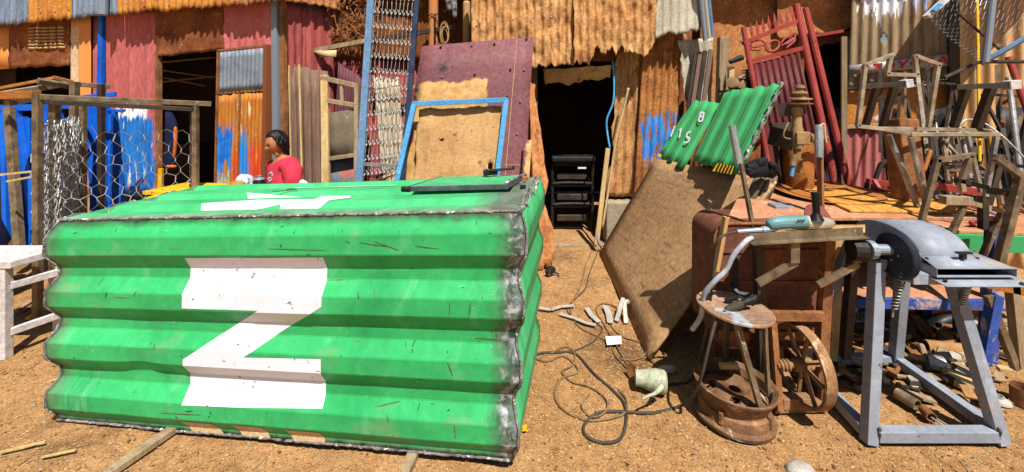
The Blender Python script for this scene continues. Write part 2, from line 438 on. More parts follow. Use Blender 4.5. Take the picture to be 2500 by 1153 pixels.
m_chip_d = mat('dark grit', (84, 54, 32), (110, 72, 40), vs=30, rough=.9, bump=0)
chips('wood_shavings', 'pale wood shavings trodden into the dirt', 18000, m_chip_l, 3, .0015, .009, path)
chips('wood_chips', 'brown wood chips scattered over the yard dirt', 12000, m_chip_m, 4, .002, .014, lambda x, y: .7)
chips('dark_grit', 'dark grit and bark bits on the yard dirt', 5000, m_chip_d, 5, .002, .009, lambda x, y: .7)
b = MB(); r = random.Random(21); k = 0
while k < 420:
    x, y = r.uniform(-3.4, 3.2), 1.8 + 3.0 * r.random() ** 1.4
    if abs(x) > y * 1.25: continue
    s = .004 + .014 * r.random() ** 4; z = gh(x, y)
    q = [V(r.uniform(.6, 1.1), 0, 0), V(0, r.uniform(.6, 1.1), 0), V(-r.uniform(.6, 1.1), 0, 0), V(0, -r.uniform(.6, 1.1), 0), V(r.uniform(-.2, .2), r.uniform(-.2, .2), r.uniform(.4, .9)), V(0, 0, -.4)]
    b.add([V(x, y, z) + e * s for e in q], [(0, 1, 4), (1, 2, 4), (2, 3, 4), (3, 0, 4), (1, 0, 5), (2, 1, 5), (3, 2, 5), (0, 3, 5)]); k += 1
tag(b.build('small_stones', m_concrete), 'small stones strewn over the yard dirt', 'stones', kind='stuff')
b = MB(); k = 0
while k < 150:
    x, y = r.uniform(-3.4, 3.2), 1.8 + 2.6 * r.random() ** 1.3
    if abs(x) > y * 1.25: continue
    a = r.uniform(0, 6.28); l_ = r.uniform(.02, .07); c_ = V(x, y, gh(x, y) + .004); d_ = V(math.cos(a), math.sin(a), r.uniform(-.03, .08)); n_ = V(-math.sin(a), math.cos(a), 0)
    b.tube([c_ - d_ * l_, c_ + n_ * l_ * r.uniform(-.15, .15), c_ + d_ * l_], r.uniform(.0015, .0035), 4); k += 1
tag(b.build('twigs', m_wood), 'thin twigs and splinters strewn over the yard dirt', 'twigs', kind='stuff')

# ------------------------------------------------------------ green container box
BL, BR = V(-2.37, 2.23, 0.0), V(0.0, 1.943, 0.035)
TL, TR = V(-2.39, 2.24, 1.035), V(0.047, 1.945, 1.165)
dep = V(.121, .99, 0).normalized() * .80
BTL, BTR = V(-2.27, 3.06, 1.035), V(.185, 2.72, 1.165)
BBL, BBR = BL + dep, BR + dep * 1.0 + V(.05, 0, 0)
green_l = [dict(c=(30, 124, 70), s=3, st=(1, 1, 1), lo=.52, hi=.72, a=.6), dict(c=(118, 196, 146), s=5, st=(1.5, 1, 1), lo=.56, hi=.72, a=.45), dict(c=(132, 142, 108), s=2.5, st=(1, 3, 1), lo=.58, hi=.74, a=.6), dict(c=(30, 96, 56), s=5, st=(2, 34, 1), lo=.64, hi=.67, a=.55), dict(c=(24, 84, 48), s=5, st=(30, 3, 1), lo=.67, hi=.69, a=.6), dict(c=(100, 56, 24), s=3, st=(3, 22, 1), lo=.69, hi=.705, a=.9),
           dict(c=(104, 74, 30), s=2.2, st=(1.2, 18, 1), lo=.655, hi=.675, a=.8),
           dict(c=(116, 60, 22), s=6, st=(9, 2, 1), lo=.70, hi=.72, a=.8),
           dict(c=(20, 70, 40), s=26, st=(3, 1, 1), lo=.67, hi=.69, a=.85),
           dict(c=(150, 236, 180), s=14, st=(1, 6, 1), lo=.66, hi=.70, a=.5)]
def burn(u0, u1, v0, v1): 
    return [dict(k='box', c=(92, 94, 90), c2=(40, 36, 32), cs=22, u0=u0, u1=u1, v0=v0, v1=v1, so=.045, na=.16, ns=14, a=.9),
            dict(k='box', c=(186, 186, 188), c2=(104, 104, 106), cs=30, u0=u0 + .025, u1=u1 - .035, v0=v0, v1=v1, so=.015, na=.1, ns=22, a=.85, brk=16, blo=.48, bhi=.56)]
WID = (TR - TL).length
drip = [dict(k='box', c=(116, 200, 146), c2=(34, 130, 74), cs=6, u0=.06, u1=.26, v0=.06, v1=.25, so=.03, na=.12, ns=5, st=(5, 1, 1), bst=(4, .8, 1), brk=6, a=.4)]
m_green = mat('green container paint front', (58, 180, 104), (44, 160, 88), vs=1.5, rough=.5, spec=.3, coord='U', fine=.16, bump=.12, bs=14,
    layers=green_l + drip + [dict(k='box', c=(110, 118, 100), c2=(70, 66, 52), u0=-.5, u1=.05, v0=-1, v1=3, so=.05, na=.08, ns=9, a=.8), dict(k='box', c=(70, 76, 60), c2=(40, 36, 30), u0=-.5, u1=5, v0=1.072, v1=3, so=.018, na=.06, ns=7, a=.9), dict(k='box', c=(60, 56, 44), c2=(150, 146, 136), cs=14, u0=-.5, u1=5, v0=-1, v1=.02, so=.012, na=.04, ns=9, a=.8)] + burn(WID - .10, WID + .5, -1, 3))
m_green_o = mat('green hatch paint', (84, 190, 126), (64, 168, 106), vs=5, rough=.5, layers=[dict(c=(150, 150, 130), s=8, st=(1, 5, 1), lo=.6, hi=.7, a=.6)], bump=.08)
m_green_top = mat('green container paint roof', (80, 188, 122), (60, 168, 102), vs=1.5, rough=.5, coord='U', fine=.1, bump=.08, bs=14,
    layers=green_l[:2] + [dict(k='box', c=(112, 112, 104), c2=(80, 76, 70), u0=WID - .22, u1=9, v0=-1, v1=3, so=.07, na=.2, ns=9, a=.9), dict(k='box', c=(150, 152, 140), c2=(96, 92, 84), u0=-1, u1=9, v0=-1, v1=.05, so=.05, na=.06, ns=9, a=.7)])
m_green_s = mat('green container paint side', (70, 176, 110), (52, 150, 90), vs=2.5, rough=.5, coord='U', fine=.1, bump=.08, layers=green_l[:3], stretch=(2, 1, 1))
m_weld = mat('burnt weld bead', (150, 144, 138), (50, 44, 40), vs=26, rough=.7, metal=.0, layers=[dict(c=(226, 222, 214), s=40, lo=.58, hi=.64), dict(c=(34, 28, 26), s=26, lo=.6, hi=.66)], bump=.5, bs=80, fine=.3)
m_white = mat('white container marking', (232, 234, 240), (216, 216, 222), vs=2, rough=.5, fine=.05, layers=[dict(c=(110, 100, 92), s=24, lo=.63, hi=.65), dict(c=(196, 180, 156), s=4, lo=.58, hi=.75, a=.5), dict(c=(90, 110, 90), s=3, st=(1.5, 16, 16), lo=.665, hi=.68, a=.7)], bump=.04)
m_cream = mat('cream hazard stripe', (224, 196, 150), (206, 172, 124), vs=8, rough=.6, layers=[dict(c=(90, 70, 50), s=26, lo=.66, hi=.7)], bump=.05)

box = thing('container_kiosk', 'large green box cut from a shipping container with a white Z', 'container', ((BL + BR + BBL + BBR) / 4).to_tuple())
# corrugation profile from the top edge down: (fraction of the height, depth inward)
prof = [(0, .044), (.080, .0), (.165, .0), (.236, .044), (.285, .044), (.345, .0), (.42, .0), (.482, .044), (.54, .044), (.60, .0), (.675, .0), (.735, .044), (.79, .044), (.85, .0), (.925, .0), (.972, .03), (1, .03)]
def pdepth(v):
    v = min(max(v, 0), 1)
    for (a, d0), (c, d1) in zip(prof[:-1], prof[1:]):
        if a <= v <= c: return d0 + (d1 - d0) * (v - a) / (c - a)
    return prof[-1][1]
prows = []
for i, (a, d) in enumerate(prof):
    if 0 < i < len(prof) - 1: prows += [a - .003, a + .003]
    else: prows.append(a)
def psm(v): return pdepth(v)
fn = (BR - BL).cross(TL - BL).normalized()
if fn.y > 0: fn = -fn
rdir = (BR - BL).normalized()
def SF(u, v, off=0.0):
    p = TL.lerp(TR, u).lerp(BL.lerp(BR, u), v)
    wob = 0.004 * fbm(u * 5, v * 3, 3.0, 2)
    sw = .030 - .68 * psm(v)
    p = p + rdir * (sw * (u ** 8 - (1 - u) ** 8))
    dnt = -0.018 * math.exp(-(((u - .215) / .03) ** 2 + ((v - .69) / .03) ** 2))
    return p + fn * (.044 - psm(v) + wob + dnt + off)
b = MB(); b.uv = []; NU = 90
rows = prows
for v in rows:
    for i in range(NU + 1):
        u = i / NU; b.v.append(tuple(SF(u, v))); b.uv.append((u * WID, (1 - v) * 1.1))
for j in range(len(rows) - 1):
    for i in range(NU):
        k = j * (NU + 1) + i; b.f.append((k, k + NU + 1, k + NU + 2, k + 1))
front = b.build('front_panel', m_green, box, smooth=8, solid=.003)
# white letter, painted over the ridges
fc = [(140, 540), (1275, 515), (1250, 1115), (150, 1020)]
HF = homog(fc, [(0, 0), (1, 0), (1, 1), (0, 1)])
drows = [r / 400 for r in range(401)] + prows
Zp = [(445, 627), (774, 625), (773, 742), (588, 862), (772, 866), (774, 985), (446, 975), (446, 868), (620, 752), (443, 747)]
b = decal(MB(), lambda u, v: SF(u, v, .0018), [HF(*q) for q in Zp], drows)
o = b.build('letter', m_white, box, smooth=8); o['label'] = 'big white letter Z painted across the ridges'
def scratch(x0, y0, x1, y1, w, m_):
    dx, dy = x1 - x0, y1 - y0; l_ = math.hypot(dx, dy); nx_, ny_ = -dy / l_ * w / 2, dx / l_ * w / 2
    K = 6; a_ = []; c_ = []
    for i in range(K + 1):
        t = i / K; ww = (.35 + .65 * math.sin(math.pi * (t * .9 + .05))) * (.7 + .6 * rnd.random()); j = rnd.uniform(-.8, .8)
        a_.append((x0 + dx * t + nx_ * ww + ny_ * 0, y0 + dy * t + ny_ * ww + j * .4)); c_.append((x0 + dx * t - nx_ * ww, y0 + dy * t - ny_ * ww + j * .4))
    b = MB(); P0 = [SF(*HF(*p), .0012) for p in a_]; P1 = [SF(*HF(*p), .0012) for p in c_]
    b.add(P0 + P1, [(i, i + 1, K + 2 + i, K + 1 + i) for i in range(K)])
    b.build('scratch', m_, box)
m_scr = mat('rust scratch', (104, 92, 52), (84, 66, 36), vs=30, rough=.8, bump=0)
m_scg = mat('dark green scrape', (28, 92, 54), (40, 70, 44), vs=30, rough=.7, bump=0)
for q in ((1087, 727, 1085, 766, 4), (1137, 728, 1133, 768, 4), (1150, 829, 1222, 835, 4), (1080, 872, 1094, 905, 4), (898, 584, 962, 606, 3), (642, 603, 782, 607, 3), (400, 992, 490, 997, 3), (1098, 1020, 1101, 1050, 4), (866, 588, 940, 598, 3), (1205, 800, 1208, 835, 3), (905, 985, 960, 978, 3), (760, 700, 764, 716, 4), (1000, 595, 1060, 603, 3), (520, 640, 545, 641, 3)):
    scratch(*q[:4], q[4] * .7, m_scr)
for k in range(46):
    x, y = rnd.uniform(180, 1200), rnd.choice([rnd.uniform(548, 572), rnd.uniform(680, 720), rnd.uniform(830, 866), rnd.uniform(980, 1010), rnd.uniform(560, 1000)])
    a = rnd.uniform(-.5, .5) + (1.57 if rnd.random() < .6 else 0); l_ = rnd.uniform(3, 16)
    scratch(x, y, x + l_ * math.cos(a), y + l_ * math.sin(a), rnd.uniform(1.5, 3), m_scg if rnd.random() < .75 else m_scr)
for q in ([(440, 1014), (512, 1020), (533, 1052), (458, 1043)], [(558, 1022), (628, 1028), (645, 1062), (575, 1054)], [(685, 1033), (768, 1041), (778, 1075), (700, 1068)]):
    decal(MB(), lambda u, v: SF(u, v, .0018), [HF(*p) for p in q], drows).build('hazard_stripe', m_cream, box, smooth='auto')
# roof: long low ridges
def rprof(v):
    t = (v * 3.05) % 1.0
    return .0 if t < .42 else -(t - .42) / .12 * .032 if t < .54 else -.032 if t < .86 else -.032 + (t - .86) / .14 * .032
def SR(u, v, off=0.0):
    p = TL.lerp(TR, u).lerp(BTL.lerp(BTR, u), v)
    return p + V(0, 0, rprof(v) + .005 + .003 * fbm(u * 4, v * 3, 9, 2) + off)
b = MB(); b.uv = []; NV = 60
for j in range(NV + 1):
    for i in range(NU + 1):
        b.v.append(tuple(SR(i / NU, j / NV))); b.uv.append((i / NU * WID, j / NV * .82))
b.f = [(j * (NU + 1) + i, j * (NU + 1) + i + 1, (j + 1) * (NU + 1) + i + 1, (j + 1) * (NU + 1) + i) for j in range(NV) for i in range(NU)]
b.build('roof_panel', m_green_top, box, smooth=6, solid=.003)
HR = homog([PX(q) for q in (TL, TR, BTR, BTL)], [(0, 0), (1, 0), (1, 1), (0, 1)])
rr = [i / 120 for i in range(121)]
for q in ([(502, 500), (640, 492), (780, 490), (800, 482), (622, 481), (612, 473), (880, 472), (868, 486), (820, 492), (735, 510), (690, 508), (700, 497), (540, 508), (498, 511)],
          [(735, 462), (745, 452), (985, 446), (978, 456)]):
    decal(MB(), lambda u, v: SR(u, v, .003), [HR(*p) for p in q], rr).build('roof_marking', m_white, box, smooth='auto')
# end panels with level ridges, floor and back
def endp(name, a_t, a_b, c_t, c_b, sgn, m_, ue):
    n_ = (c_b - a_b).cross(a_t - a_b).normalized(); n_ = n_ if n_.x * sgn > 0 else -n_
    b = MB(); b.uv = []; K = 10
    for v in rows:
        for i in range(K + 1):
            u = i / K; p = SF(ue, v).lerp(c_t.lerp(c_b, v) + n_ * (.030 - psm(v) * .68), u)
            b.v.append(tuple(p)); b.uv.append((u * .8, (1 - v) * 1.1))
    for j in range(len(rows) - 1):
        for i in range(K):
            k = j * (K + 1) + i; f = (k, k + K + 1, k + K + 2, k + 1); b.f.append(f if sgn < 0 else f)
    b.build(name, m_, box, smooth=8, solid=.003)
endp('end_panel', TR, BR, BTR, BBR, 1, m_green_s, 1.0)
endp('end_panel', TL, BL, BTL, BBL, -1, m_green_s, 0.0)
sheet('back_panel', (BTL - V(0, 0, .02), BTR - V(0, 0, .02), BBR, BBL), m_green_s, box, nv=2, nu=4)
sheet('floor_panel', (BL + V(0, .03, .03), BR + V(0, .03, .03), BBR + V(0, 0, .03), BBL + V(0, 0, .03)), m_black_st, box, nv=2, nu=4)
# weld beads along the joints
def bead(pts, r0):
    out = []; rs = []
    for i in range(len(pts) - 1):
        L_ = (pts[i + 1] - pts[i]).length; k = max(1, int(L_ / .012))
        for j in range(k):
            p = pts[i].lerp(pts[i + 1], j / k); q = p * 40
            out.append(p + V(fbm(q.x, q.y, q.z, 2), fbm(q.y, q.z, q.x, 2), fbm(q.z, q.x, q.y, 2)) * r0 * .45); rs.append(r0 * (1 + .55 * noise.noise(q * 2.2)))
    return MB().tube(out, rs, 7)
vv = [i / 60 for i in range(61)]
bead([SF(1, v, .004) for v in vv], .0065).build('weld_bead', m_weld, box, smooth=True)
bead([SF(0, v, .001) for v in vv], .006).build('weld_bead', m_weld, box, smooth=True)
bead([SF(u, 0, .001) for u in vv], .0065).build('weld_bead', m_weld, box, smooth=True)
bead([SF(u, 1, .001) for u in vv], .006).build('weld_bead', m_weld, box, smooth=True)
bead([SR(1, v, .003) for v in vv], .0075).build('weld_bead', m_weld, box, smooth=True)
bead([SR(1, v, .003) + V(-.03, 0, 0) for v in vv], .007).build('weld_bead', m_weld, box, smooth=True)
bead([SR(0, v, .001) for v in vv], .0055).build('weld_bead', m_weld, box, smooth=True)
m_edge = mat('blue grey raw steel', (104, 112, 116), (66, 70, 72), vs=9, rough=.5, metal=.2, layers=[dict(c=(40, 36, 34), s=8, lo=.58, hi=.66, a=.8)], bump=.1)
# hatch lid on the roof
h0, h1, h2, h3 = V(-.60, 2.43, 1.142), V(-.035, 2.375, 1.168), V(.085, 2.66, 1.168), V(-.46, 2.73, 1.142)
up = V(0, 0, .026)
o = MB().hexa([h0, h1, h2, h3, h0 + up, h1 + up, h2 + up, h3 + up]).build('hatch_lid', m_green_o, box, bevel=.002)
for a_, c_ in ((h0, h1), (h1, h2), (h3, h0)):
    e = (c_ - a_).normalized() * .012
    MB().bar(a_ - e + V(0, 0, .014), c_ + e + V(0, 0, .014), .014, .028).build('hatch_edge', m_edge, o, bevel=.002)
bead([h1 + up * 1.3, h2 + up * 1.3], .008).build('weld_bead', m_weld, o, smooth=True)
MB().tube([h0 + V(-.03, -.005, .015), h0 + V(.02, -.01, .015)], .016, 10).build('hinge', m_black_st, o, smooth='auto')
MB().box((h2.x - .01, h2.y - .22, 1.215), (.03, .05, .02)).build('hinge_lug', m_rust_bar, o)
lt = thing('steel_latch', 'dark steel latch with a sliding rod lying on the green hatch', 'latch', P(1180, 424, 2.70).to_tuple())
c0, c1 = P(1180, 424, 2.66), P(1215, 422, 2.66)
MB().bar(c0 + V(0, 0, .005), c1 + V(0, 0, .005), .045, .03).build('latch_body', m_black_st, lt, bevel=.003)
MB().tube([P(1190, 417, 2.63), P(1252, 412, 2.64)], .008, 8).build('rod', m_black_st, lt, smooth='auto')
MB().tube([P(1192, 422, 2.625), P(1192, 422, 2.635)], .009, 10).build('bolt_hole', m_black, lt)
# twist of wire on the roof
tag(MB().tube(rope([P(665, 468, 2.62), P(690, 466, 2.64), P(715, 463, 2.66), P(725, 464, 2.66), P(712, 461, 2.68), P(700, 463, 2.66)]), .003, 5).build('wire_twist', m_rubber, smooth=True), 'thin dark twist of wire lying on the green roof', 'wire')
# timbers under the box
for (p0, p1, lb) in ((G(255, 1152, .03), G(420, 1040, .03), 'grey timber stick under the left of the green box'), (G(985, 1150, .03), G(1022, 1070, .03), 'short grey timber stick under the right of the green box')):
    d_ = (p1 - p0); q = p1 + d_.normalized() * .55
    tag(MB().bar(V(p0.x, p0.y, .012), V(q.x, q.y, .005), .05, .03).build('timber_stick', m_wood, bevel=.003), lb, 'timber', 'timbers under the green box')
# ------------------------------------------------------------ left shack (pink and orange sheets)
WA = Wall((-7.48, 6.2), (-2.53, 4.6))
A = WA.at
def aq(x0, y0, x1, y1, x2, y2, x3, y3, off=0.0, o2=None):
    o2 = off if o2 is None else o2
    return (A(x0, y0, off), A(x1, y1, off), A(x2, y2, o2), A(x3, y3, o2))
m_dark = mat('dark brown sheet', (70, 52, 40), (48, 36, 28), vs=3, rough=.9, coord='U', bump=.2)  # plain dark brown, used mostly inside the sheds
m_org = mat('orange painted sheet', (214, 146, 62), (184, 112, 46), vs=2, rough=.7, coord='U', stretch=(2, 1, 1), layers=[dict(c=(132, 78, 36), s=5, st=(3, 1.2, 1), lo=.53, hi=.68, a=.8), dict(c=(232, 190, 120), s=7, st=(6, 1, 1), lo=.62, hi=.7, a=.5)], bump=.3)
m_galv2 = mat('blue grey corrugated sheet', (150, 166, 184), (104, 118, 136), vs=4, rough=.55, metal=.2, coord='U', stretch=(8, .8, 1), layers=[dict(c=(70, 80, 92), s=5, st=(10, .8, 1), lo=.6, hi=.68, a=.7), dict(c=(150, 100, 60), s=6, lo=.66, hi=.72, a=.7)], bump=.25)
m_cream2 = mat('cream and orange panel', (232, 206, 170), (222, 186, 140), vs=2, rough=.7, coord='U', layers=[dict(k='box', c=(226, 150, 80), u0=.18, u1=2, v0=-1, v1=9, so=.02, na=.05), dict(k='box', c=(226, 160, 96), u0=-1, u1=2, v0=2.28, v1=9, so=.02, na=.1), dict(c=(120, 80, 50), s=7, lo=.66, hi=.7)], bump=.15)
m_pink = mat('faded pink red sheet', (210, 116, 110), (192, 98, 94), vs=1.6, rough=.65, coord='U', stretch=(2, .6, 1),
    layers=[dict(c=(236, 214, 200), s=4, st=(5, .9, 1), lo=.68, hi=.72), dict(c=(118, 50, 46), s=9, lo=.66, hi=.72, a=.7),
            dict(k='box', c=(236, 240, 244), u0=.20, u1=.80, v0=.20, v1=1.12, so=.02, na=.35, nv=1.6, ns=4, st=(3, .6, 1)),
            dict(k='box', c=(30, 130, 214), c2=(20, 96, 180), u0=.18, u1=.90, v0=-1, v1=1.0, so=.02, na=.35, nv=1.5, ns=4, st=(3, .6, 1), brk=3, bst=(4, .6, 1), blo=.36, bhi=.42)], bump=.15)
m_pink2 = mat('dented pink sheet', (214, 120, 114), (190, 96, 92), vs=3, rough=.65, coord='U', layers=[dict(c=(110, 56, 40), s=8, lo=.64, hi=.7, a=.8)], bump=.25)
m_redside = mat('dull red box sheet', (190, 96, 88), (156, 74, 70), vs=3, rough=.7, coord='U', stretch=(4, .7, 1), layers=[dict(c=(84, 38, 34), s=6, lo=.6, hi=.7, a=.7), dict(c=(206, 130, 110), s=9, lo=.67, hi=.7)], bump=.25)
m_doorlow = mat('painted rusty door sheet', (206, 134, 52), (176, 96, 34), vs=3, rough=.75, coord='U', stretch=(6, .8, 1),
    layers=[dict(c=(226, 206, 160), s=5, st=(7, .7, 1), lo=.6, hi=.66, a=.8),
            dict(k='box', c=(38, 130, 214), c2=(24, 100, 190), u0=-1, u1=.22, v0=.34, v1=.88, so=.02, na=.4, nv=2.2, ns=3, st=(6, .5, 1)),
            dict(k='box', c=(120, 140, 160), c2=(200, 180, 90), u0=-1, u1=.20, v0=-1, v1=.36, so=.03, na=.3, nv=2, ns=4, st=(5, .7, 1)),
            dict(k='box', c=(222, 84, 30), c2=(206, 60, 26), u0=.24, u1=.5, v0=.06, v1=.62, so=.02, na=.4, nv=2, ns=4, st=(8, .5, 1), brk=4, bst=(8, .5, 1))], bump=.2)
m_doorlow2 = mat('rusty door sheet with blue streaks', (206, 134, 52), (176, 96, 34), vs=3, rough=.75, coord='U', stretch=(6, .8, 1),
    layers=[dict(c=(226, 206, 160), s=5, st=(7, .7, 1), lo=.6, hi=.66, a=.8),
            dict(k='box', c=(38, 130, 214), c2=(90, 130, 170), u0=-1, u1=.15, v0=-.5, v1=.72, so=.02, na=.4, nv=2.2, ns=3, st=(6, .5, 1)),
            dict(k='box', c=(222, 84, 30), c2=(196, 60, 26), u0=.15, u1=.9, v0=-.4, v1=.66, so=.02, na=.4, nv=2, ns=4, st=(8, .5, 1), brk=4, bst=(8, .5, 1))], bump=.2)

sa = thing('shack', 'left shack of pink red and orange metal sheets with a dark doorway', 'shack', (-4.6, 5.6, 0))
# upper fascia
sheet('fascia_sheet', aq(-60, -90, 74, -110, 74, 60, -60, 74, .10, .14), m_galv2, sa, 9, .022, rag=(0, .05, 0, 0), rf=20, dent=.006, seed=1)
sheet('fascia_sheet', aq(73, -110, 178, -115, 178, 49, 73, 62, .12, .16), m_org, sa, 9, .022, rag=(0, .05, 0, 0), rf=20, dent=.004, seed=2)
sheet('fascia_sheet', aq(177, -115, 290, -125, 290, 40, 177, 50, .10, .14), m_galv2, sa, 8, .022, rag=(0, .05, 0, 0), rf=20, dent=.006, seed=3)
sheet('fascia_sheet', aq(288, -120, 562, -130, 562, 20, 288, 40, .12, .17), m_org, sa, 18, .022, rag=(0, .05, 0, 0), rf=24, dent=.004, seed=4)
sheet('fascia_sheet', aq(560, -130, 694, -150, 694, 5, 560, 20, .14, .19), m_rust_l, sa, 8, .014, rag=(0, .04, 0, 0), rf=16, dent=.008, seed=5)
# wall sheets
sheet('wall_sheet', aq(-80, 50, 22, 48, 22, 168, -80, 176), m_cream2, sa, 0, nv=3, nu=3)
lv = sheet('wall_sheet', aq(22, 46, 172, 36, 172, 163, 22, 169, .015), m_rust_d, sa, 0, nv=14, nu=18, rag=(0, .03, 0, 0), dent=.02, df=7, seed=8)
lm = MB()
lb_ = [(0, 0), (1, 0)]
me_l = None
for cx in (78, 95, 112, 130, 150):
    for k in range(7):
        y = 68 + k * 8.2 - (cx - 110) * .03
        if me_l is None:
            t = MB().tube([A(cx - 7, y, .022), A(cx + 7, y, .022)], .016, 6).build('louvre', m_rust_t, lv, smooth=True); me_l = t; base_c = A(cx, y, .022)
        else:
            c = me_l.copy(); COL.objects.link(c); c.parent = lv; c.location = A(cx, y, .022) - base_c
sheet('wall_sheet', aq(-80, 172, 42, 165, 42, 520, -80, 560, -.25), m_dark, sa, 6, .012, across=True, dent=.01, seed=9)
sheet('wall_sheet', aq(172, 34, 222, 30, 222, 480, 172, 490, .01), m_cream2, sa, 1, .008, 'rib', seed=10)
sheet('wall_sheet', aq(222, 28, 241, 26, 241, 480, 222, 485, -.02), m_pink2, sa, 0, nv=4, nu=3)
sheet('wall_sheet', aq(258, 22, 384, 12, 384, 480, 258, 482, .01), m_pink, sa, 3, .012, 'rib', dent=.005, seed=11, nv=20, nu=40)
sheet('lintel_sheet', aq(380, 8, 547, -4, 546, 122, 379, 141, .03, .05), m_rust_d, sa, 0, nv=16, nu=20, dent=.03, df=4, seed=12, rag=(0, .01, .01, .01))
sheet('wall_sheet', aq(546, -2, 664, -8, 664, 124, 546, 128, .035), m_pink2, sa, 6, .014, dent=.02, df=7, seed=13, nv=24)
MB().bar(A(387, 130, .03), A(388, 480, .03), .05, .05, up=WA.n).build('door_jamb', m_rust_bar, sa)
MB().bar(A(250, 34, .02), A(239, 482, .02), .09, .05, up=WA.n).build('wall_post', m_blue, sa, bevel=.006)
MB().tube([A(252, -30, .2), A(252, 36, .2)], .05, 10).build('downpipe', m_galv, sa, smooth='auto')
MB().bar(A(673, -20, .04), A(678, 470, .04), .075, .06, up=WA.n).build('corner_post', m_galv, sa)
MB().bar(A(690, -20, .02), A(697, 470, .02), .05, .05, up=WA.n).build('corner_post', m_rust_bar, sa)
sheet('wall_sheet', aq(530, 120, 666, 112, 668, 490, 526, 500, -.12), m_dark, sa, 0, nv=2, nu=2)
# open door: frame with a grey upper sheet and two painted lower sheets
dr = MB()
D = lambda x, y, o=.0: A(x, y, .10 + o)
dr.bar(D(534, 122), D(526, 500), .022, .03, up=WA.n).bar(D(650, 110), D(640, 500), .03, .03, up=WA.n)
dr.bar(D(533, 124), D(650, 112), .022, .03, up=WA.n).bar(D(531, 228), D(646, 220), .022, .03, up=WA.n).bar(D(586, 224), D(581, 500), .012, .03, up=WA.n)
door = dr.build('door', m_rust_bar, sa)
sheet('upper_panel', (D(538, 128, .01), D(645, 118, .01), D(642, 218, .01), D(536, 226, .01)), m_galv, door, 11, .012, dent=.004, seed=14, nv=6)
sheet('lower_panel', (D(535, 232, .01), D(585, 228, .01), D(580, 500, .01), D(528, 500, .01)), m_doorlow, door, 6, .012, dent=.004, seed=15, rag=(.02, 0, 0, 0))
sheet('lower_panel', (D(589, 228, .01), D(644, 224, .01), D(637, 500, .01), D(583, 500, .01)), m_doorlow2, door, 6, .012, dent=.004, seed=16, rag=(.02, 0, 0, 0))
MB().bar(D(656, 110, -.02), D(650, 500, -.02), .05, .09, up=WA.n).build('door_edge', m_rust_d, door)
# inside and back of the shack keep the doorway dark
q0 = WA.p0 - WA.d * 4.5; q1 = A(-79, 200); q1 = V(q1.x, q1.y, 0)
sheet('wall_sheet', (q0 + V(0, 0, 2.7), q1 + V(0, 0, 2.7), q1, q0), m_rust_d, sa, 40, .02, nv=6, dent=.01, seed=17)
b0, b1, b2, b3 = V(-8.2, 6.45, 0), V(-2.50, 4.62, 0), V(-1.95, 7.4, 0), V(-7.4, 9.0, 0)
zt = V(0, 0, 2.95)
m_dark = mat('dark brown sheet', (70, 52, 40), (48, 36, 28), vs=3, rough=.9, coord='U', bump=.2)
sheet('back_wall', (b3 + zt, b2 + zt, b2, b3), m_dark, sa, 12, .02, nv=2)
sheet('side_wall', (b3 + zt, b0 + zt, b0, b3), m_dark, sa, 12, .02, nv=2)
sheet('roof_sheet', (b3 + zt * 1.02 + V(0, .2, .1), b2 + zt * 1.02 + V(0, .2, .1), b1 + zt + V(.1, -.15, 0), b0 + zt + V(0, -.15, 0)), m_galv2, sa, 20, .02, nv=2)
for (x0, y0, x1, y1) in ((398, 152, 526, 140), (398, 172, 524, 190), (400, 200, 528, 186), (402, 190, 500, 210)):
    MB().tube([A(x0, y0, -1.1), A(x1, y1, -1.1)], .014, 6).build('rafter', m_wood, sa)
MB().box(A(455, 400, -1.5).to_tuple(), (.9, .4, .7), WA.d.to_track_quat('X', 'Z')).build('inner_bench', m_dark, sa)

# coverall hanging at the doorway
def cloth(name, pts, m_, thick=.05, seed=0, parent=None, n=9):
    """folded cloth hanging along a poly-line of (centre, half width)"""
    b = MB(); K = 14; N = len(pts)
    for j, (c, w) in enumerate(pts):
        for i in range(K):
            a = 2 * math.pi * i / K
            q = 1 + .3 * fbm(math.cos(a) * 1.5 + seed, math.sin(a) * 1.5, j * .35)
            b.v.append((c.x + math.cos(a) * w * q, c.y + math.sin(a) * thick * q, c.z + .02 * fbm(i * .6, j * .6, seed)))
    for j in range(N - 1):
        for i in range(K): b.f.append((j * K + i, (j + 1) * K + i, (j + 1) * K + (i + 1) % K, j * K + (i + 1) % K))
    b.f += [tuple(range(K)), tuple(range((N - 1) * K, N * K))[::-1]]
    return b.build(name, m_, parent, smooth=True, sub=1)
m_org_c = mat('orange cloth band', (226, 120, 40), (196, 90, 24), vs=9, rough=.95, bump=.2)
cv = cloth('hanging_coverall', [(A(x, y, .16), w) for x, y, w in ((410, 272, .02), (414, 285, .05), (417, 300, .07), (418, 325, .075), (417, 350, .07), (416, 375, .075), (415, 400, .07), (414, 408, .05))], m_navy, .05, 3)
tag(cv, 'navy blue coverall hanging in the left doorway behind the wire mesh', 'clothing')
cloth('orange_band', [(A(x, y, .20), .016) for x, y in ((428, 308), (429, 330), (428, 360), (424, 392))], m_org_c, .02, 4, cv)
cloth('orange_band', [(A(418, 403, .20), .05), (A(418, 407, .20), .06), (A(418, 411, .20), .05)], m_org_c, .03, 5, cv)
yp = tag(MB().bar(A(393, 412, .2), A(391, 480, .2), .045, .03).build('yellow_post', m_yel), 'short yellow post standing behind the mesh by the left doorway', 'post')

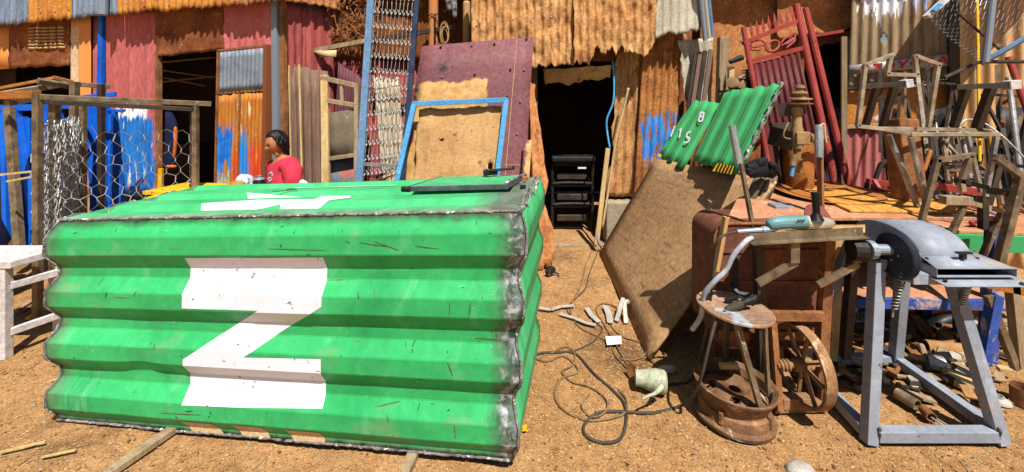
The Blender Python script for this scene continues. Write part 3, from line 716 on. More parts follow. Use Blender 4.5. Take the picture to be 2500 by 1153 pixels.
# ------------------------------------------------------------ side wall and the cluttered middle wall
WS = Wall((-2.49, 4.62), (-2.2, 5.2)); S = WS.at
mid = thing('middle_shed', 'rusty middle shed wall between the pink shack and the dark doorway', 'shed', (-1.5, 5.5, 0))
sheet('wall_sheet', (S(692, 0, .0), S(744, 18, .0), S(744, 640, 0), S(692, 660, 0)), m_redside, mid, 3, .02, dent=.02, df=8, seed=20, nv=40)
sheet('wall_sheet', (S(744, 16, .0), S(816, 30, .0), S(816, 600, 0), S(744, 640, 0)), m_redside, mid, 3, .03, 'trap', dent=.006, seed=21)
sheet('roof_edge', (S(684, -70, .08), S(830, -30, .1), S(830, 26, .12), S(684, 4, .1)), m_rust_l, mid, 8, .014, rag=(0, .03, 0, 0), dent=.01, seed=22)
YM = 5.65
def mq(x0, y0, x1, y1, x2, y2, x3, y3, Y=YM, Y2=None):
    Y2 = Y if Y2 is None else Y2
    return (P(x0, y0, Y), P(x1, y1, Y), P(x2, y2, Y2), P(x3, y3, Y2))
m_rust_f = rust('fine rusty sheet', (150, 86, 32), (112, 58, 22), vs=4, stretch=(9, .6, 1))
sheet('wall_sheet', mq(815, -120, 960, -120, 960, 145, 815, 145), m_rust_d, mid, 10, .016, dent=.05, df=9, seed=23, nv=26)
sheet('wall_sheet', mq(930, -120, 1062, -120, 1062, 150, 930, 150, YM - .04), m_rust_f, mid, 12, .016, dent=.006, seed=24)
sheet('wall_sheet', mq(1055, -120, 1180, -120, 1180, 560, 1055, 560, YM + .06), m_rust_f, mid, 12, .018, dent=.006, seed=25)
sheet('wall_sheet', mq(800, 128, 905, 124, 905, 552, 800, 552, YM + .02), m_redside, mid, 6, .02, 'trap', seed=26, rag=(.03, 0, 0, 0))
sheet('wall_sheet', mq(900, 132, 1060, 130, 1060, 552, 900, 552, YM + .04), m_redside, mid, 13, .016, seed=27, rag=(.03, 0, 0, 0))
sheet('roof_sheet', (V(-2.8, 7.6, 2.85), V(3.2, 7.6, 2.85), V(3.2, 4.9, 3.0), V(-2.8, 5.6, 3.0)), m_rust_d, mid, 20, .02, nv=2)
# rusted expanded mesh crumpled under the roof edge
b = MB(); rr_ = random.Random(5)
for k in range(420):
    x = rr_.uniform(806, 925); y = rr_.uniform(-30, 108); yy = rr_.uniform(5.05, 5.45)
    if y > 92 - (x - 815) * .1 and x > 860 and rr_.random() < .5: continue
    c = P(x, y, yy); s = rr_.uniform(.015, .045)
    e = [V(rr_.uniform(-1, 1), rr_.uniform(-1, 1), rr_.uniform(-1, 1)).normalized() * s for _ in range(3)]
    b.add([c - e[0], c - e[1] * .5, c + e[0], c + e[1] * .5, c + e[2] * .4], [(0, 1, 4), (1, 2, 4), (2, 3, 4), (3, 0, 4)])
for k in range(26):
    x = rr_.uniform(806, 925)
    b.tube(rope([P(x + rr_.uniform(-20, 20), -40 + q * 26 + rr_.uniform(-6, 6), rr_.uniform(5.05, 5.35)) for q in range(6)], 4), .006, 4)
o = b.build('rusted_mesh_bundle', m_rust_bar); tag(o, 'crumpled bundle of brown rusted mesh under the roof edge', 'scrap mesh')
# timber rail and posts
tag(MB().bar(P(757, 126, 5.0), P(905, 98, 4.95), .06, .05).build('timber_rail', m_wood), 'thin brown timber rail reaching from the red wall to the tall wire gate', 'timber')
tag(MB().bar(P(915, 98, 5.2), P(1110, 66, 5.1), .06, .05).build('timber_rail', m_mill_d), 'dark rail behind the tall wire gate ending at the round post', 'timber')
tag(sheet('cream_offcut', (P(765, 124, 4.96), P(822, 121, 4.96), P(820, 139, 4.94), P(783, 140, 4.94)), m_cream, None, nv=2, nu=2, thick=.004), 'small cream offcut of sheet under the timber rail on the red wall', 'offcut')
for x, t, lb in ((1058, -60, 'round brown post with a hanging chain behind the plywood'), (1139, 2, 'round brown post with a domed top beside the rusty sheets')):
    r = .058 if x < 1100 else .045; Y = 5.15
    top = P(x, t, Y); q = [(r, 0), (r, top.z - .03), (r * .7, top.z - .005), (.004, top.z)]
    po = MB().lathe(q, 16, Matrix.Translation((top.x, Y, 0))).build('round_post', m_rust_l if x < 1100 else m_rust_t, smooth='auto')
    tag(po, lb, 'post', 'round posts of the middle shed')
    if x < 1100:
        c = MB()
        for k in range(9):
            cc = P(1062, 40 + k * 8, Y - .07); M_ = Matrix.Translation(cc) @ Matrix.Rotation(R(90 * (k % 2)), 4, 'Z')
            c.tube([M_ @ V(.012 * math.cos(a), 0, .026 * math.sin(a)) for a in [i * math.pi / 4 for i in range(8)]], .005, 5, closed=True)
        c.tube([P(1045 + i * 2, 36 + 2 * math.sin(i), Y - .075) for i in range(14)], .007, 5)
        tag(c.build('chain', m_black_st, smooth=True), 'short dark chain hanging on the round brown post', 'chain')
c = MB()
for k in range(6):
    cc = P(1085 + rnd.uniform(-4, 4), 85 + rnd.uniform(-6, 6), 5.0 + k * .006); r = .06 + rnd.uniform(0, .03)
    c.tube([cc + V(r * .6 * math.cos(a), 0, r * math.sin(a) * 1.5) for a in [i * math.pi / 8 for i in range(16)]], .005, 4, closed=True)
tag(c.build('wire_coil', m_rust_t, smooth=True), 'small tan coil of wire hanging beside the chain post', 'wire coil')
m_rag = mat('grey rag', (170, 166, 160), (96, 92, 90), vs=9, rough=.95, layers=[dict(c=(40, 38, 40), s=6, lo=.52, hi=.6)], bump=.3)
for x, y1, lb in ((1092, 28, 'pale grey rag hanging between the two round posts'), (1106, 46, 'dark and grey rag hanging by the domed round post')):
    q = cloth('rag', [(P(x + k, -30 + (y1 + 30) * k / 5, 5.0), .05 - k * .005) for k in range(6)], m_rag, .03, x)
    tag(q, lb, 'rag', 'rags hanging between the posts')

# ------------------------------------------------------------ things leaning on the middle wall
def lean(x0, y0, x1, y1, x2, y2, x3, y3, Yt, Yb):
    return (P(x0, y0, Yt), P(x1, y1, Yt), P(x2, y2, Yb), P(x3, y3, Yb))
pw = tag(sheet('purple_sheet', lean(826, 150, 885, 190, 862, 640, 800, 650, 4.95, 4.75), mat('purple brown sheet', (120, 70, 78), (92, 54, 60), vs=3, coord='U', stretch=(6, .6, 1), rough=.7, layers=[dict(c=(160, 120, 116), s=5, st=(8, .6, 1), lo=.62, hi=.7, a=.7)]), None, 4, .02, 'trap', rag=(.02, 0, 0, 0), seed=30), 'purple brown corrugated sheet leaning behind the wooden door frame', 'metal sheet')
bp = thing('plank_hoarding', 'tall brown plank panel leaning beside the grey corner post', 'panel', P(760, 640, 4.5).to_tuple())
px_ = [704, 722, 738, 757, 779, 800]
for i in range(5):
    x0, x1 = px_[i], px_[i + 1] - 1.2
    yt = 154 + (i % 2) * 3 + i * 4; q = lean(x0, yt, x1, yt + 3, x1 + 8, 640, x0 + 10, 640, 4.72 + .012 * (i % 2), 4.42 + .012 * (i % 2))
    sheet('plank', q, m_wood_d, bp, 0, nv=6, nu=3, dent=.004, seed=31 + i, thick=.025, rag=(.006, 0, 0, 0))
MB().bar(P(731, 158, 4.66), P(742, 600, 4.38), .016, .02).build('batten', m_wood_p, bp)
MB().bar(P(706, 160, 4.66), P(716, 600, 4.38), .012, .03).build('batten', m_wood_p, bp)
# old wooden door frame
wf = thing('wooden_door_frame', 'old timber door frame with two glassless top openings', 'door frame', P(835, 640, 4.2).to_tuple())
Yt, Yb = 4.5, 4.15
def yw(y): return Yt + (Yb - Yt) * (y - 185) / 450
def W_(x, y): return P(x, y, yw(y))
MB().bar(W_(793, 184), W_(798, 640), .075, .05, up=(0, -1, 0)).build('stile', m_wood_p, wf, bevel=.003)
MB().bar(W_(871, 205), W_(870, 640), .04, .05, up=(0, -1, 0)).build('stile', m_wood, wf, bevel=.003)
MB().bar(W_(786, 190), W_(873, 210), .05, .06, up=(0, -1, 0)).build('rail', m_wood, wf, bevel=.003)
MB().bar(W_(800, 246), W_(870, 258), .045, .065, up=(0, -1, 0)).build('rail', m_wood, wf, bevel=.003)
MB().bar(W_(800, 388), W_(870, 378), .04, .045, up=(0, -1, 0)).build('rail', m_wood, wf, bevel=.003)
MB().bar(W_(834, 205), W_(836, 250), .03, .03, up=(0, -1, 0)).build('glazing_bar', m_wood, wf)
sheet('panel_board', (W_(801, 276), W_(868, 266), W_(868, 378), W_(801, 386)), m_wood_g, wf, nv=3, nu=3, thick=.01)
tag(sheet('stained_sheet', lean(798, 388, 874, 378, 882, 640, 800, 640, 4.42, 4.3), mat('stained grey sheet', (128, 132, 134), (96, 96, 96), vs=4, coord='U', rough=.7, layers=[dict(c=(180, 90, 70), s=5, lo=.58, hi=.66, a=.8), dict(c=(90, 120, 150), s=4, lo=.6, hi=.7, a=.6)]), None, nv=4, nu=4, dent=.006, seed=37), 'stained grey metal sheet below the old door frame', 'metal sheet')

# wire mesh makers
def hexmesh(b, Sf, nu, nv, r, jit=.12, seed=0):
    """twisted hexagonal wire netting on surface Sf(u,v)"""
    q = random.Random(seed)
    pt = {}
    for j in range(nv + 1):
        for i in range(nu * 2 + 1):
            z = .5 if (i // 2 + j) % 2 == 0 else -.5
    for j in range(nv):
        v0 = (j + .0) / nv
        pts = []
        for i in range(nu * 2 + 1):
            up_ = ((i + j) % 2 == 0)
            pts.append(((i + q.uniform(-jit, jit)) / (nu * 2), (j + (.22 if up_ else .78) + q.uniform(-jit, jit)) / nv))
        prev = None
        line = [Sf(*p) for p in pts]
        b.tube(line, r, 3)
        pt[j] = pts
    for j in range(nv - 1):
        for i in range(nu * 2 + 1):
            if (i + j) % 2 == 1: b.tube([Sf(*pt[j][i]), Sf(*pt[j + 1][i])], r * 1.5, 3)
    return b
# tall gate of blue bars with hooked wire
tg = thing('tall_wire_gate', 'tall narrow gate of blue bars strung with hooked wires', 'gate', P(940, 640, 4.1).to_tuple())
def T_(u, v):      # u across 0..1, v down 0..1
    xl = 907 + (878 - 907) * v * (450 + 20) / 460; xr = 1020 + (984 - 1020) * v * (450 + 20) / 450
    y = -20 + 470 * v; Y = 4.5 - .35 * v
    return P(xl + (xr - xl) * u, y, Y)
MB().bar(T_(0, -.1), T_(0, 1.35), .07, .05, up=(0, -1, 0)).build('side_bar', m_blue_g, tg, bevel=.004)
o = MB().bar(T_(1, -.1), T_(1, 1.35), .05, .05, up=(0, -1, 0)).build('side_bar', mat('navy bar', (30, 40, 66), (60, 76, 100), vs=8, rough=.4, layers=[dict(c=(190, 200, 210), s=9, lo=.64, hi=.68)]), tg, bevel=.004); o['label'] = 'dark navy right bar'
MB().bar(T_(.05, .895), T_(.95, .905), .03, .03, up=(0, -1, 0)).build('cross_bar', m_steel, tg)
MB().bar(T_(0, 1.34), T_(1, 1.34), .04, .04, up=(0, -1, 0)).build('cross_bar', m_blue_g, tg)
b = MB()
for i in range(1, 11):
    u = i / 11; b.tube([T_(u + .012 * math.sin(k * 2.1 + i), k / 12) for k in range(13)], .0028, 4)
for j in range(13):
    v = j / 13 + .01
    for i in range(1, 11):
        u = i / 11; d = -.012 * (u - .5) + .03 * u * (1 if j < 7 else -.5)
        c = [(u - .045, v + d), (u - .03, v + d - .008), (u - .015, v + d), (u, v + d + .016), (u + .015, v + d + .02), (u + .035, v + d + .006)]
        b.tube([T_(*q) + V(0, -.012, 0) for q in c], .0045, 4)
b.build('hooked_wires', m_wire, tg, smooth=True)
tag(sheet('white_sheet', lean(911, 183, 975, 190, 1000, 640, 952, 640, 4.85, 4.7), mat('dirty white sheet', (222, 210, 184), (198, 170, 130), vs=2, coord='U', stretch=(2, .6, 1), rough=.6, layers=[dict(c=(190, 120, 60), s=4, st=(3, .8, 1), lo=.6, hi=.7, a=.6)]), None, 5, .022, dent=.004, seed=40, rag=(.03, 0, 0, 0)), 'narrow dirty white corrugated sheet leaning behind the wire gate', 'metal sheet')
tag(MB().bar(P(895, 222, 4.75), P(1000, 205, 4.72), .012, .012).build('thin_rod', m_mill), 'thin rod lying across the top of the white sheet', 'rod')
for k, (x0, y0, x1, y1, Y, mm, lb) in enumerate(((905, 440, 960, 412, 4.25, m_rust_bar, 'brown stick lying against the foot of the wire gate'), (915, 448, 990, 418, 4.3, m_wood_p, 'pale stick lying under the wire gate'), (950, 200, 1000, 480, 4.95, m_wood, 'long timber batten leaning behind the white sheet'), (1000, 218, 1050, 190, 5.0, m_wood_p, 'short pale batten poking out left of the plywood'), (1010, 262, 1035, 232, 4.9, m_wood_p, 'pale split piece of wood left of the peeled plywood'))):
    tag(MB().bar(P(x0, y0, Y), P(x1, y1, Y + .05), .03, .03).build('timber_stick', mm), lb, 'timber')

# ------------------------------------------------------------ purple plywood, tan plate and light blue frame
m_plyp = mat('purple faced plywood', (140, 88, 90), (118, 72, 74), vs=2, rough=.6, coord='U', stretch=(1, 1, 1), layers=[
    dict(c=(160, 108, 100), s=6, st=(18, 1, 1), lo=.6, hi=.7, a=.5), dict(c=(90, 50, 54), s=6, st=(1, 18, 1), lo=.6, hi=.7, a=.5),
    dict(k='box', c=(206, 164, 104), c2=(180, 132, 76), u0=.05, u1=.80, v0=-1, v1=1.90, so=.01, na=.35, nv=.7, ns=3.5, st=(1, 1, 1)),
    dict(k='box', c=(44, 44, 44), u0=.23, u1=.33, v0=2.02, v1=2.13, so=.03, na=.2, brk=8), dict(k='box', c=(50, 46, 46), u0=-.02, u1=.06, v0=1.72, v1=1.86, so=.03, na=.2, brk=8)], bump=.12)
pc = (P(1030, 113, 4.62), P(1303, 90, 4.58), P(1268, 660, 4.08), P(938, 660, 4.08))
pl = tag(sheet('purple_plywood', pc, m_plyp, None, nv=8, nu=8, thick=.018), 'big purple plywood board with a torn pale patch, leaning by the doorway', 'plywood')
H_ = homog([(1030, 113), (1303, 90), (1268, 660), (938, 660)], [(0, 0), (1, 0), (1, 1), (0, 1)])
def SP(x, y, off=.004):
    u, v = H_(x, y); tl, tr, br, bl = pc
    return tl.lerp(tr, u).lerp(bl.lerp(br, u), v) + V(0, -off, off * .3)
for (x, y) in ((1075, 115), (1150, 110), (1205, 107), (1285, 95), (1078, 183), (1157, 177), (1245, 165), (1270, 238), (1262, 315), (1253, 396), (1280, 165)):
    MB().lathe([(.012, 0), (.012, .012), (.002, .014)], 8, Matrix.Translation(SP(x, y)) @ Matrix.Rotation(R(100), 4, 'X')).build('bolt', m_black_st if x % 2 else m_galv, pl)
for q in (((1261, 95), (1232, 425)), ((1232, 391), (1272, 391)), ((1272, 391), (1270, 420))):
    MB().tube([SP(*q[0], .002), SP(*q[1], .002)], .0035, 4).build('saw_cut', m_wood_p, pl)
tag(sheet('purple_offcut', lean(1280, 343, 1298, 342, 1290, 480, 1270, 480, 4.25, 4.1), m_plyp, None, nv=2, nu=2, thick=.015), 'narrow purple plywood offcut standing at the right foot of the plywood board', 'plywood')
tp = tag(sheet('tan_plate', lean(1020, 264, 1226, 256, 1195, 640, 990, 640, 4.34, 4.02), m_rust_t, None, 3, .012, 'rib', nv=26, nu=36, dent=.012, df=4, seed=44, rag=(.02, 0, .03, .01), holes=((.92, .42, .02, .05), (.88, .45, .015, .04), (.08, .35, .012, .03))), 'tan rusty plate with rust holes inside the light blue frame', 'metal plate')
bf = thing('light_blue_frame', 'light blue steel frame leaning in front of the tan plate', 'frame', P(1100, 640, 3.95).to_tuple())
def BF(x, y): return P(x, y, 4.28 - .3 * (y - 250) / 400)
for q, nm in ((((1008, 254), (1240, 244)), 'top_bar'), (((1012, 252), (925, 640)), 'side_bar'), (((1236, 243), (1188, 640)), 'side_bar'), (((928, 630), (1190, 630)), 'bottom_bar')):
    MB().bar(BF(*q[0]), BF(*q[1]), .05, .05, up=(0, -1, 0)).build(nm, m_blue_f, bf, bevel=.004)
MB().tube([BF(1238, 246), BF(1238, 234)], .012, 8).build('pivot_pin', m_black_st, bf)

# nail heads along the sheets
def nails(par, pts):
    first = None
    for p in pts:
        if first is None:
            first = MB().lathe([(.012, 0), (.012, .004), (.004, .009)], 8, Matrix.Translation(p) @ Matrix.Rotation(R(90), 4, 'X')).build('nail', m_galv, par); p0 = p
        else:
            c = first.copy(); COL.objects.link(c); c.parent = par; c.location = p - p0
nails(sa, [A(x, y, .19) for x, y in ((95, 20), (130, 18), (165, 15), (310, 8), (350, 5), (410, 2), (30, 26), (58, 24), (200, 14), (225, 12))])
# ------------------------------------------------------------ rusty shed with the dark doorway
sb = thing('rusty_shed', 'shed of ragged rusty orange corrugated sheets around the dark doorway', 'shed', (1.0, 5.2, 0))
YU, YW = 4.72, 4.95
m_rblue = rust('rusty sheet with blue paint', (200, 134, 72), (160, 96, 50), vs=3, layers=[dict(c=(110, 58, 28), s=3, st=(5, 1, 1), lo=.52, hi=.66, a=.7),
    dict(k='box', c=(40, 124, 214), c2=(70, 150, 220), u0=.06, u1=.46, v0=.42, v1=.92, so=.02, na=.5, nv=1.4, ns=4, st=(4, .8, 1), brk=5, bst=(5, .8, 1), blo=.42, bhi=.5)])
sheet('upper_sheet', mq(1148, -110, 1402, -110, 1402, 172, 1152, 176, YU + .05, YU), m_rust_o, sb, 13, .032, rag=(0, .08, 0, .02), rf=9, dent=.034, df=10, seed=50, nv=60)
sheet('upper_sheet', mq(1396, -110, 1604, -110, 1606, 130, 1398, 168, YU, YU - .05), m_rust_o, sb, 11, .032, rag=(0, .16, .02, .02), rf=6, dent=.038, df=10, seed=51, nv=60)
sheet('upper_sheet', mq(1596, -110, 1716, -110, 1714, 78, 1598, 96, YU + .02, YU - .03), m_galv_w, sb, 6, .022, rag=(0, .05, 0, .02), rf=7, dent=.012, df=6, seed=52, nv=24)
sheet('lintel_strip', (P(1325, 168, YW - .12), P(1494, 158, YW - .12), P(1490, 196, YW - .02), P(1330, 214, YW - .02)), m_rust_t, sb, 4, .02, rag=(.01, .05, .01, .01), rf=4, dent=.012, seed=53)
sheet('wall_sheet', mq(1502, 120, 1606, 100, 1600, 482, 1478, 480, YW), m_rust_o, sb, 6, .03, rag=(0, .02, .05, 0), rf=5, dent=.02, df=8, seed=54, nv=30)
sheet('wall_sheet', mq(1572, 60, 1672, 60, 1650, 478, 1545, 478, YW - .06), m_rblue, sb, 6, .03, rag=(.02, .02, .0, .03), rf=5, dent=.02, df=8, seed=55, nv=30)
sheet('wall_sheet', mq(1650, 98, 1742, 92, 1740, 262, 1668, 290, YW - .12), m_galv_w, sb, 4, .02, rag=(.02, .03, .06, .03), rf=4, dent=.03, df=5, seed=56, nv=20)
sheet('wall_sheet', mq(1640, 60, 1800, 60, 1800, 560, 1640, 560, YW + .3), m_rust_d, sb, 8, .02, seed=57)
for k, x in enumerate((1694, 1704, 1716, 1730)):
    MB().bar(P(x + 6, 130 - k * 3, YW - .2 - k * .02), P(x - 14, 262, YW - .24 - k * .02), .045, .02).build('board', m_wood_d if k % 2 else m_mill_d, sb)
MB().bar(P(1765, 92, YW - .25), P(1752, 600, YW - .25), .10, .08).build('corner_post', m_wood, sb, bevel=.004)
MB().bar(P(1304, 130, YW), P(1306, 600, YW), .07, .08).build('door_jamb', m_wood_d, sb)
MB().bar(P(1340, 602, 4.78), P(1468, 604, 4.78), .08, .05).build('door_sill', m_wood, sb)
MB().box((P(1512, 540, YW).x, YW - .02, .22), (.36, .22, .50)).build('footing', m_concrete, sb, bevel=.02)
sheet('wall_sheet', mq(1150, 100, 1312, 100, 1312, 600, 1150, 600, YW + .05), m_rust_d, sb, 9, .02, seed=58)
nails(sb, [P(x, y, YU - .03) for x, y in ((1165, 48), (1212, 50), (1252, 48), (1300, 44), (1345, 42), (1425, 40), (1456, 30), (1512, 26), (1560, 34), (1180, 120), (1330, 100), (1480, 95), (1225, 118))])
# enclosure of the shed so the room is dark
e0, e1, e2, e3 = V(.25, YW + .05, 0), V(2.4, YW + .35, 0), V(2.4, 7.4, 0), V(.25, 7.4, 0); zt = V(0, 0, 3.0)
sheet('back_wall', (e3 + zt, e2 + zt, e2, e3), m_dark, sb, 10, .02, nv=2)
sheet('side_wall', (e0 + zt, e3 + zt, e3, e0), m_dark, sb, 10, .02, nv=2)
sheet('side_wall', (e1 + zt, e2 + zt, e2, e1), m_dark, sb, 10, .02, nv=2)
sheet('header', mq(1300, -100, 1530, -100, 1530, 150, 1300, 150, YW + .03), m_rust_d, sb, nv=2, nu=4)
for k, (dx, mm) in enumerate(((0, m_galv), (9, m_galv_w), (17, m_blue_g))):
    tag(MB().tube([P(1706 + dx, -60, 4.62), P(1722 + dx, 100 - k * 6, 4.66)], .024, 10).build('steel_pipe', mm, smooth='auto'), ['grey', 'pale', 'blue grey'][k] + ' pipe in the slanted bundle above the green sheets', 'pipe', 'pipes leaning over the shed corner')
tag(sheet('rusty_jamb_sheet', (P(1286, 188, 4.62), P(1312, 210, 4.62), P(1364, 642, 4.12), P(1306, 668, 4.12)), m_rust_l, None, 2, .012, rag=(.03, .06, .02, .06), rf=5, dent=.02, df=5, seed=60, nv=26), 'ragged orange rusty sheet standing at the left edge of the doorway', 'metal sheet')
# strips at the right jamb
tag(MB().bar(P(1484, 362, 4.72), P(1456, 598, 4.6), .05, .03).build('timber_strip', m_wood_p, bevel=.003), 'pale yellow timber strip standing at the right edge of the doorway', 'timber')
tag(MB().tube(rope([P(1534, 215, 4.75), P(1522, 270, 4.75), P(1506, 330, 4.7), P(1492, 420, 4.68), P(1470, 560, 4.62)]), [.014] * 25, 6).build('bamboo_stick', m_wood_p, smooth=True), 'long thin bamboo stick leaning on the rusty wall right of the doorway', 'stick')
tag(MB().tube(rope([P(1496, 150, 4.85), P(1499, 200, 4.85), P(1497, 250, 4.82), P(1482, 290, 4.8), P(1482, 320, 4.8), P(1489, 362, 4.76)]), .011, 8).build('blue_hose', m_blue_f, smooth=True), 'light blue hose hanging down the right edge of the doorway', 'hose')
tag(MB().tube(rope([P(1457, 560, 4.62), P(1458, 580, 4.6), P(1466, 600, 4.58), G(1470, 606, .02)]), .014, 8).build('grey_conduit', m_galv, smooth=True), 'short bent grey conduit at the foot of the doorway strip', 'conduit')

# dark moulded seats stacked inside the doorway
st = thing('stacked_seats', 'black moulded seats stacked inside the dark doorway', 'seats', (P(1397, 560, 5.3).x, 5.35, 0))
for k in range(3):
    z0 = .12 + k * .26; cx, Y = P(1397, 500, 5.3).x, 5.3
    w, d_, h = .50, .45, .20
    for s_ in (-1, 1):
        MB().tube(rope([V(cx + s_ * w / 2, Y, z0 - .1), V(cx + s_ * w / 2, Y, z0 + h), V(cx + s_ * (w / 2 - .03), Y + .1, z0 + h + .03), V(cx + s_ * w / 2, Y + d_, z0 + h)], 4), .022, 6).build('side_rail', m_black_st, st, smooth=True)
    MB().tube(rope([V(cx - w / 2, Y - .01, z0 + h), V(cx - w / 4, Y - .02, z0 + h + .015), V(cx + w / 4, Y - .02, z0 + h + .015), V(cx + w / 2, Y - .01, z0 + h)], 4), .022, 6).build('front_rail', m_black_st, st, smooth=True)
    MB().box((cx, Y + .2, z0 + h - .02), (w - .05, d_, .03)).build('seat_pan', m_black, st, bevel=.01)
    MB().box((cx, Y + .02, z0 + .03), (w - .12, .03, .08)).build('front_skirt', m_mill_d, st, bevel=.01)
MB().box((P(1397, 410, 5.35).x, 5.4, .90), (.54, .4, .07)).build('top_seat', m_black_st, st, bevel=.02)
MB().box((P(1420, 425, 5.2).x, 5.17, .80), (.10, .004, .02)).build('paper_tag', m_white, st)

# ------------------------------------------------------------ right-hand sheds
sc = thing('far_rusty_shed', 'flat brown rusty sheets above the second dark doorway', 'shed', (3.0, 5.4, 0))
YC = 5.1
sheet('upper_sheet', mq(1706, -110, 1905, -110, 1905, 150, 1712, 300, YC), m_rust_l, sc, 2, .01, 'rib', rag=(0, .05, .02, .02), dent=.03, df=3.5, seed=61, nv=26, nu=26)
sheet('upper_sheet', mq(1895, -110, 2112, -110, 2108, 80, 1900, 100, YC - .05, YC - .12), m_rust_l, sc, 0, rag=(0, .07, 0, .02), rf=6, dent=.04, df=3.5, seed=62, nv=24, nu=28)
sheet('lintel_sheet', mq(1975, 84, 2105, 72, 2100, 96, 1985, 118, YC + .02), m_rust_d, sc, 0, rag=(0, .03, 0, 0), dent=.03, df=5, seed=63, nv=8, nu=14)
sheet('wall_sheet', mq(1780, 120, 1962, 90, 1962, 590, 1780, 590, YC + .05), m_rust_d, sc, 8, .02, seed=64)
sheet('wall_sheet', mq(2048, 90, 2080, 90, 2080, 600, 2048, 600, YC - .02), m_galv_w, sc, 1, .01, seed=65, rag=(0, 0, .03, 0))
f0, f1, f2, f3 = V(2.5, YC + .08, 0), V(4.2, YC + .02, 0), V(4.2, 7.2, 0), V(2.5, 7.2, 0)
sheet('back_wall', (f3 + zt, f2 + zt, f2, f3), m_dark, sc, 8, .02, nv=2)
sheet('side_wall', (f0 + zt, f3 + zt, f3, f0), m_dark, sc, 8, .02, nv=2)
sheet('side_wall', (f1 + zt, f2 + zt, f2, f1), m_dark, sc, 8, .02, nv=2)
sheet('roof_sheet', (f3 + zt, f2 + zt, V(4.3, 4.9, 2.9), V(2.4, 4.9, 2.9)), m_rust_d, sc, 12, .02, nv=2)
tag(sheet('blue_car_door', mq(2020, 262, 2058, 262, 2060, 480, 2016, 480, 4.95, 4.8), mat('scuffed blue panel', (60, 76, 110), (34, 40, 56), vs=5, coord='U', rough=.4, layers=[dict(c=(170, 176, 190), s=5, st=(4, 1, 1), lo=.6, hi=.66)]), None, nv=6, nu=4, dent=.02, seed=66), 'scuffed dark blue panel standing in the second doorway', 'metal panel')

WD = Wall((3.76, 4.85), (5.07, 4.2)); D4 = WD.at
def dq(x0, y0, x1, y1, x2, y2, x3, y3, off=0.0, o2=None):
    o2 = off if o2 is None else o2
    return (D4(x0, y0, off), D4(x1, y1, off), D4(x2, y2, o2), D4(x3, y3, o2))
sd_ = thing('patched_shed', 'right shed of patched tan grey and pink corrugated sheets', 'shed', (4.4, 4.6, 0))
m_d1 = mat('tan grey sheet with white smears', (176, 152, 116), (136, 112, 84), vs=2.5, rough=.75, coord='U', stretch=(5, .7, 1), layers=[
    dict(c=(190, 96, 88), s=2.2, st=(3, .6, 1), lo=.58, hi=.68, a=.8), dict(c=(80, 66, 56), s=4, st=(8, .8, 1), lo=.6, hi=.7, a=.8),
    dict(k='box', c=(238, 236, 240), u0=.12, u1=.46, v0=.78, v1=1.24, so=.015, na=.5, nv=2.0, ns=4, st=(5, .6, 1)),
    dict(k='box', c=(206, 212, 236), c2=(110, 120, 180), u0=.52, u1=.9, v0=.84, v1=2.4, so=.015, na=.5, nv=1.5, ns=4, st=(5, .6, 1), brk=4, bst=(6, .5, 1))], bump=.25)
m_tan = mat('sunlit tan corrugated sheet', (228, 186, 134), (204, 152, 98), vs=2.5, rough=.75, coord='U', stretch=(6, .6, 1), layers=[dict(c=(140, 84, 44), s=4, st=(9, .7, 1), lo=.6, hi=.7, a=.8), dict(c=(60, 44, 36), s=9, lo=.68, hi=.7)], bump=.2)  # tan base tone with brown streaks and dark specks
m_orgp = mat('orange and white painted strip', (216, 146, 70), (196, 116, 48), vs=3, coord='U', rough=.7, layers=[dict(c=(226, 226, 226), s=4, lo=.6, hi=.64), dict(c=(110, 60, 36), s=7, lo=.63, hi=.7)], bump=.2)
m_pinkl = mat('pink streaked lower sheet', (206, 120, 112), (170, 96, 92), vs=2.5, coord='U', stretch=(6, .6, 1), rough=.7, layers=[dict(c=(120, 116, 130), s=4, st=(7, .7, 1), lo=.56, hi=.66, a=.7), dict(c=(230, 200, 190), s=6, st=(6, .8, 1), lo=.64, hi=.68)], bump=.2)
sheet('wall_sheet', dq(2082, -110, 2334, -140, 2334, 196, 2070, 216, .03), m_d1, sd_, 10, .024, dent=.01, seed=70, nv=40, nu=110, rag=(0, .03, 0, 0), holes=((.34, .66, .034, .03),))
sheet('wall_sheet', dq(2062, 218, 2334, 200, 2330, 300, 2062, 308, .0), m_orgp, sd_, 4, .012, dent=.012, seed=71, rag=(.02, 0, 0, 0))
sheet('wall_sheet', dq(2060, 304, 2340, 292, 2340, 640, 2060, 620, .02), m_pinkl, sd_, 11, .022, dent=.006, seed=72, rag=(.02, 0, 0, 0), nv=24)
sheet('wall_sheet', dq(2334, -140, 2600, -160, 2600, 700, 2334, 640, .05), m_tan, sd_, 7, .035, dent=.006, seed=73)
w0 = D4(2598, 400, .05); w0.z = 0; w1 = w0 + WD.d * 4.5 * (1 if WD.d.x > 0 else -1)
sheet('wall_sheet', (w0 + V(0, 0, 2.8), w1 + V(0, 0, 2.8), w1, w0), m_rust_d, sd_, 30, .03, nv=6, dent=.01, seed=74)
MB().bar(D4(2060, 90, .06), D4(2060, 620, .06), .05, .06, up=WD.n).build('corner_post', m_wood, sd_)
MB().bar(D4(2322, -80, .08), D4(2330, 620, .08), .06, .05, up=WD.n).build('wall_post', m_mill_d, sd_)
MB().bar(D4(2344, -80, .08), D4(2350, 620, .08), .03, .05, up=WD.n).build('wall_post', m_wood_p, sd_)
MB().bar(D4(2064, 310, .05), D4(2330, 296, .05), .04, .04, up=WD.n).build('wall_rail', m_wood_p, sd_)
MB().bar(D4(2064, 216, .06), D4(2330, 196, .06), .03, .05, up=WD.n).build('wall_rail', m_mill_d, sd_)
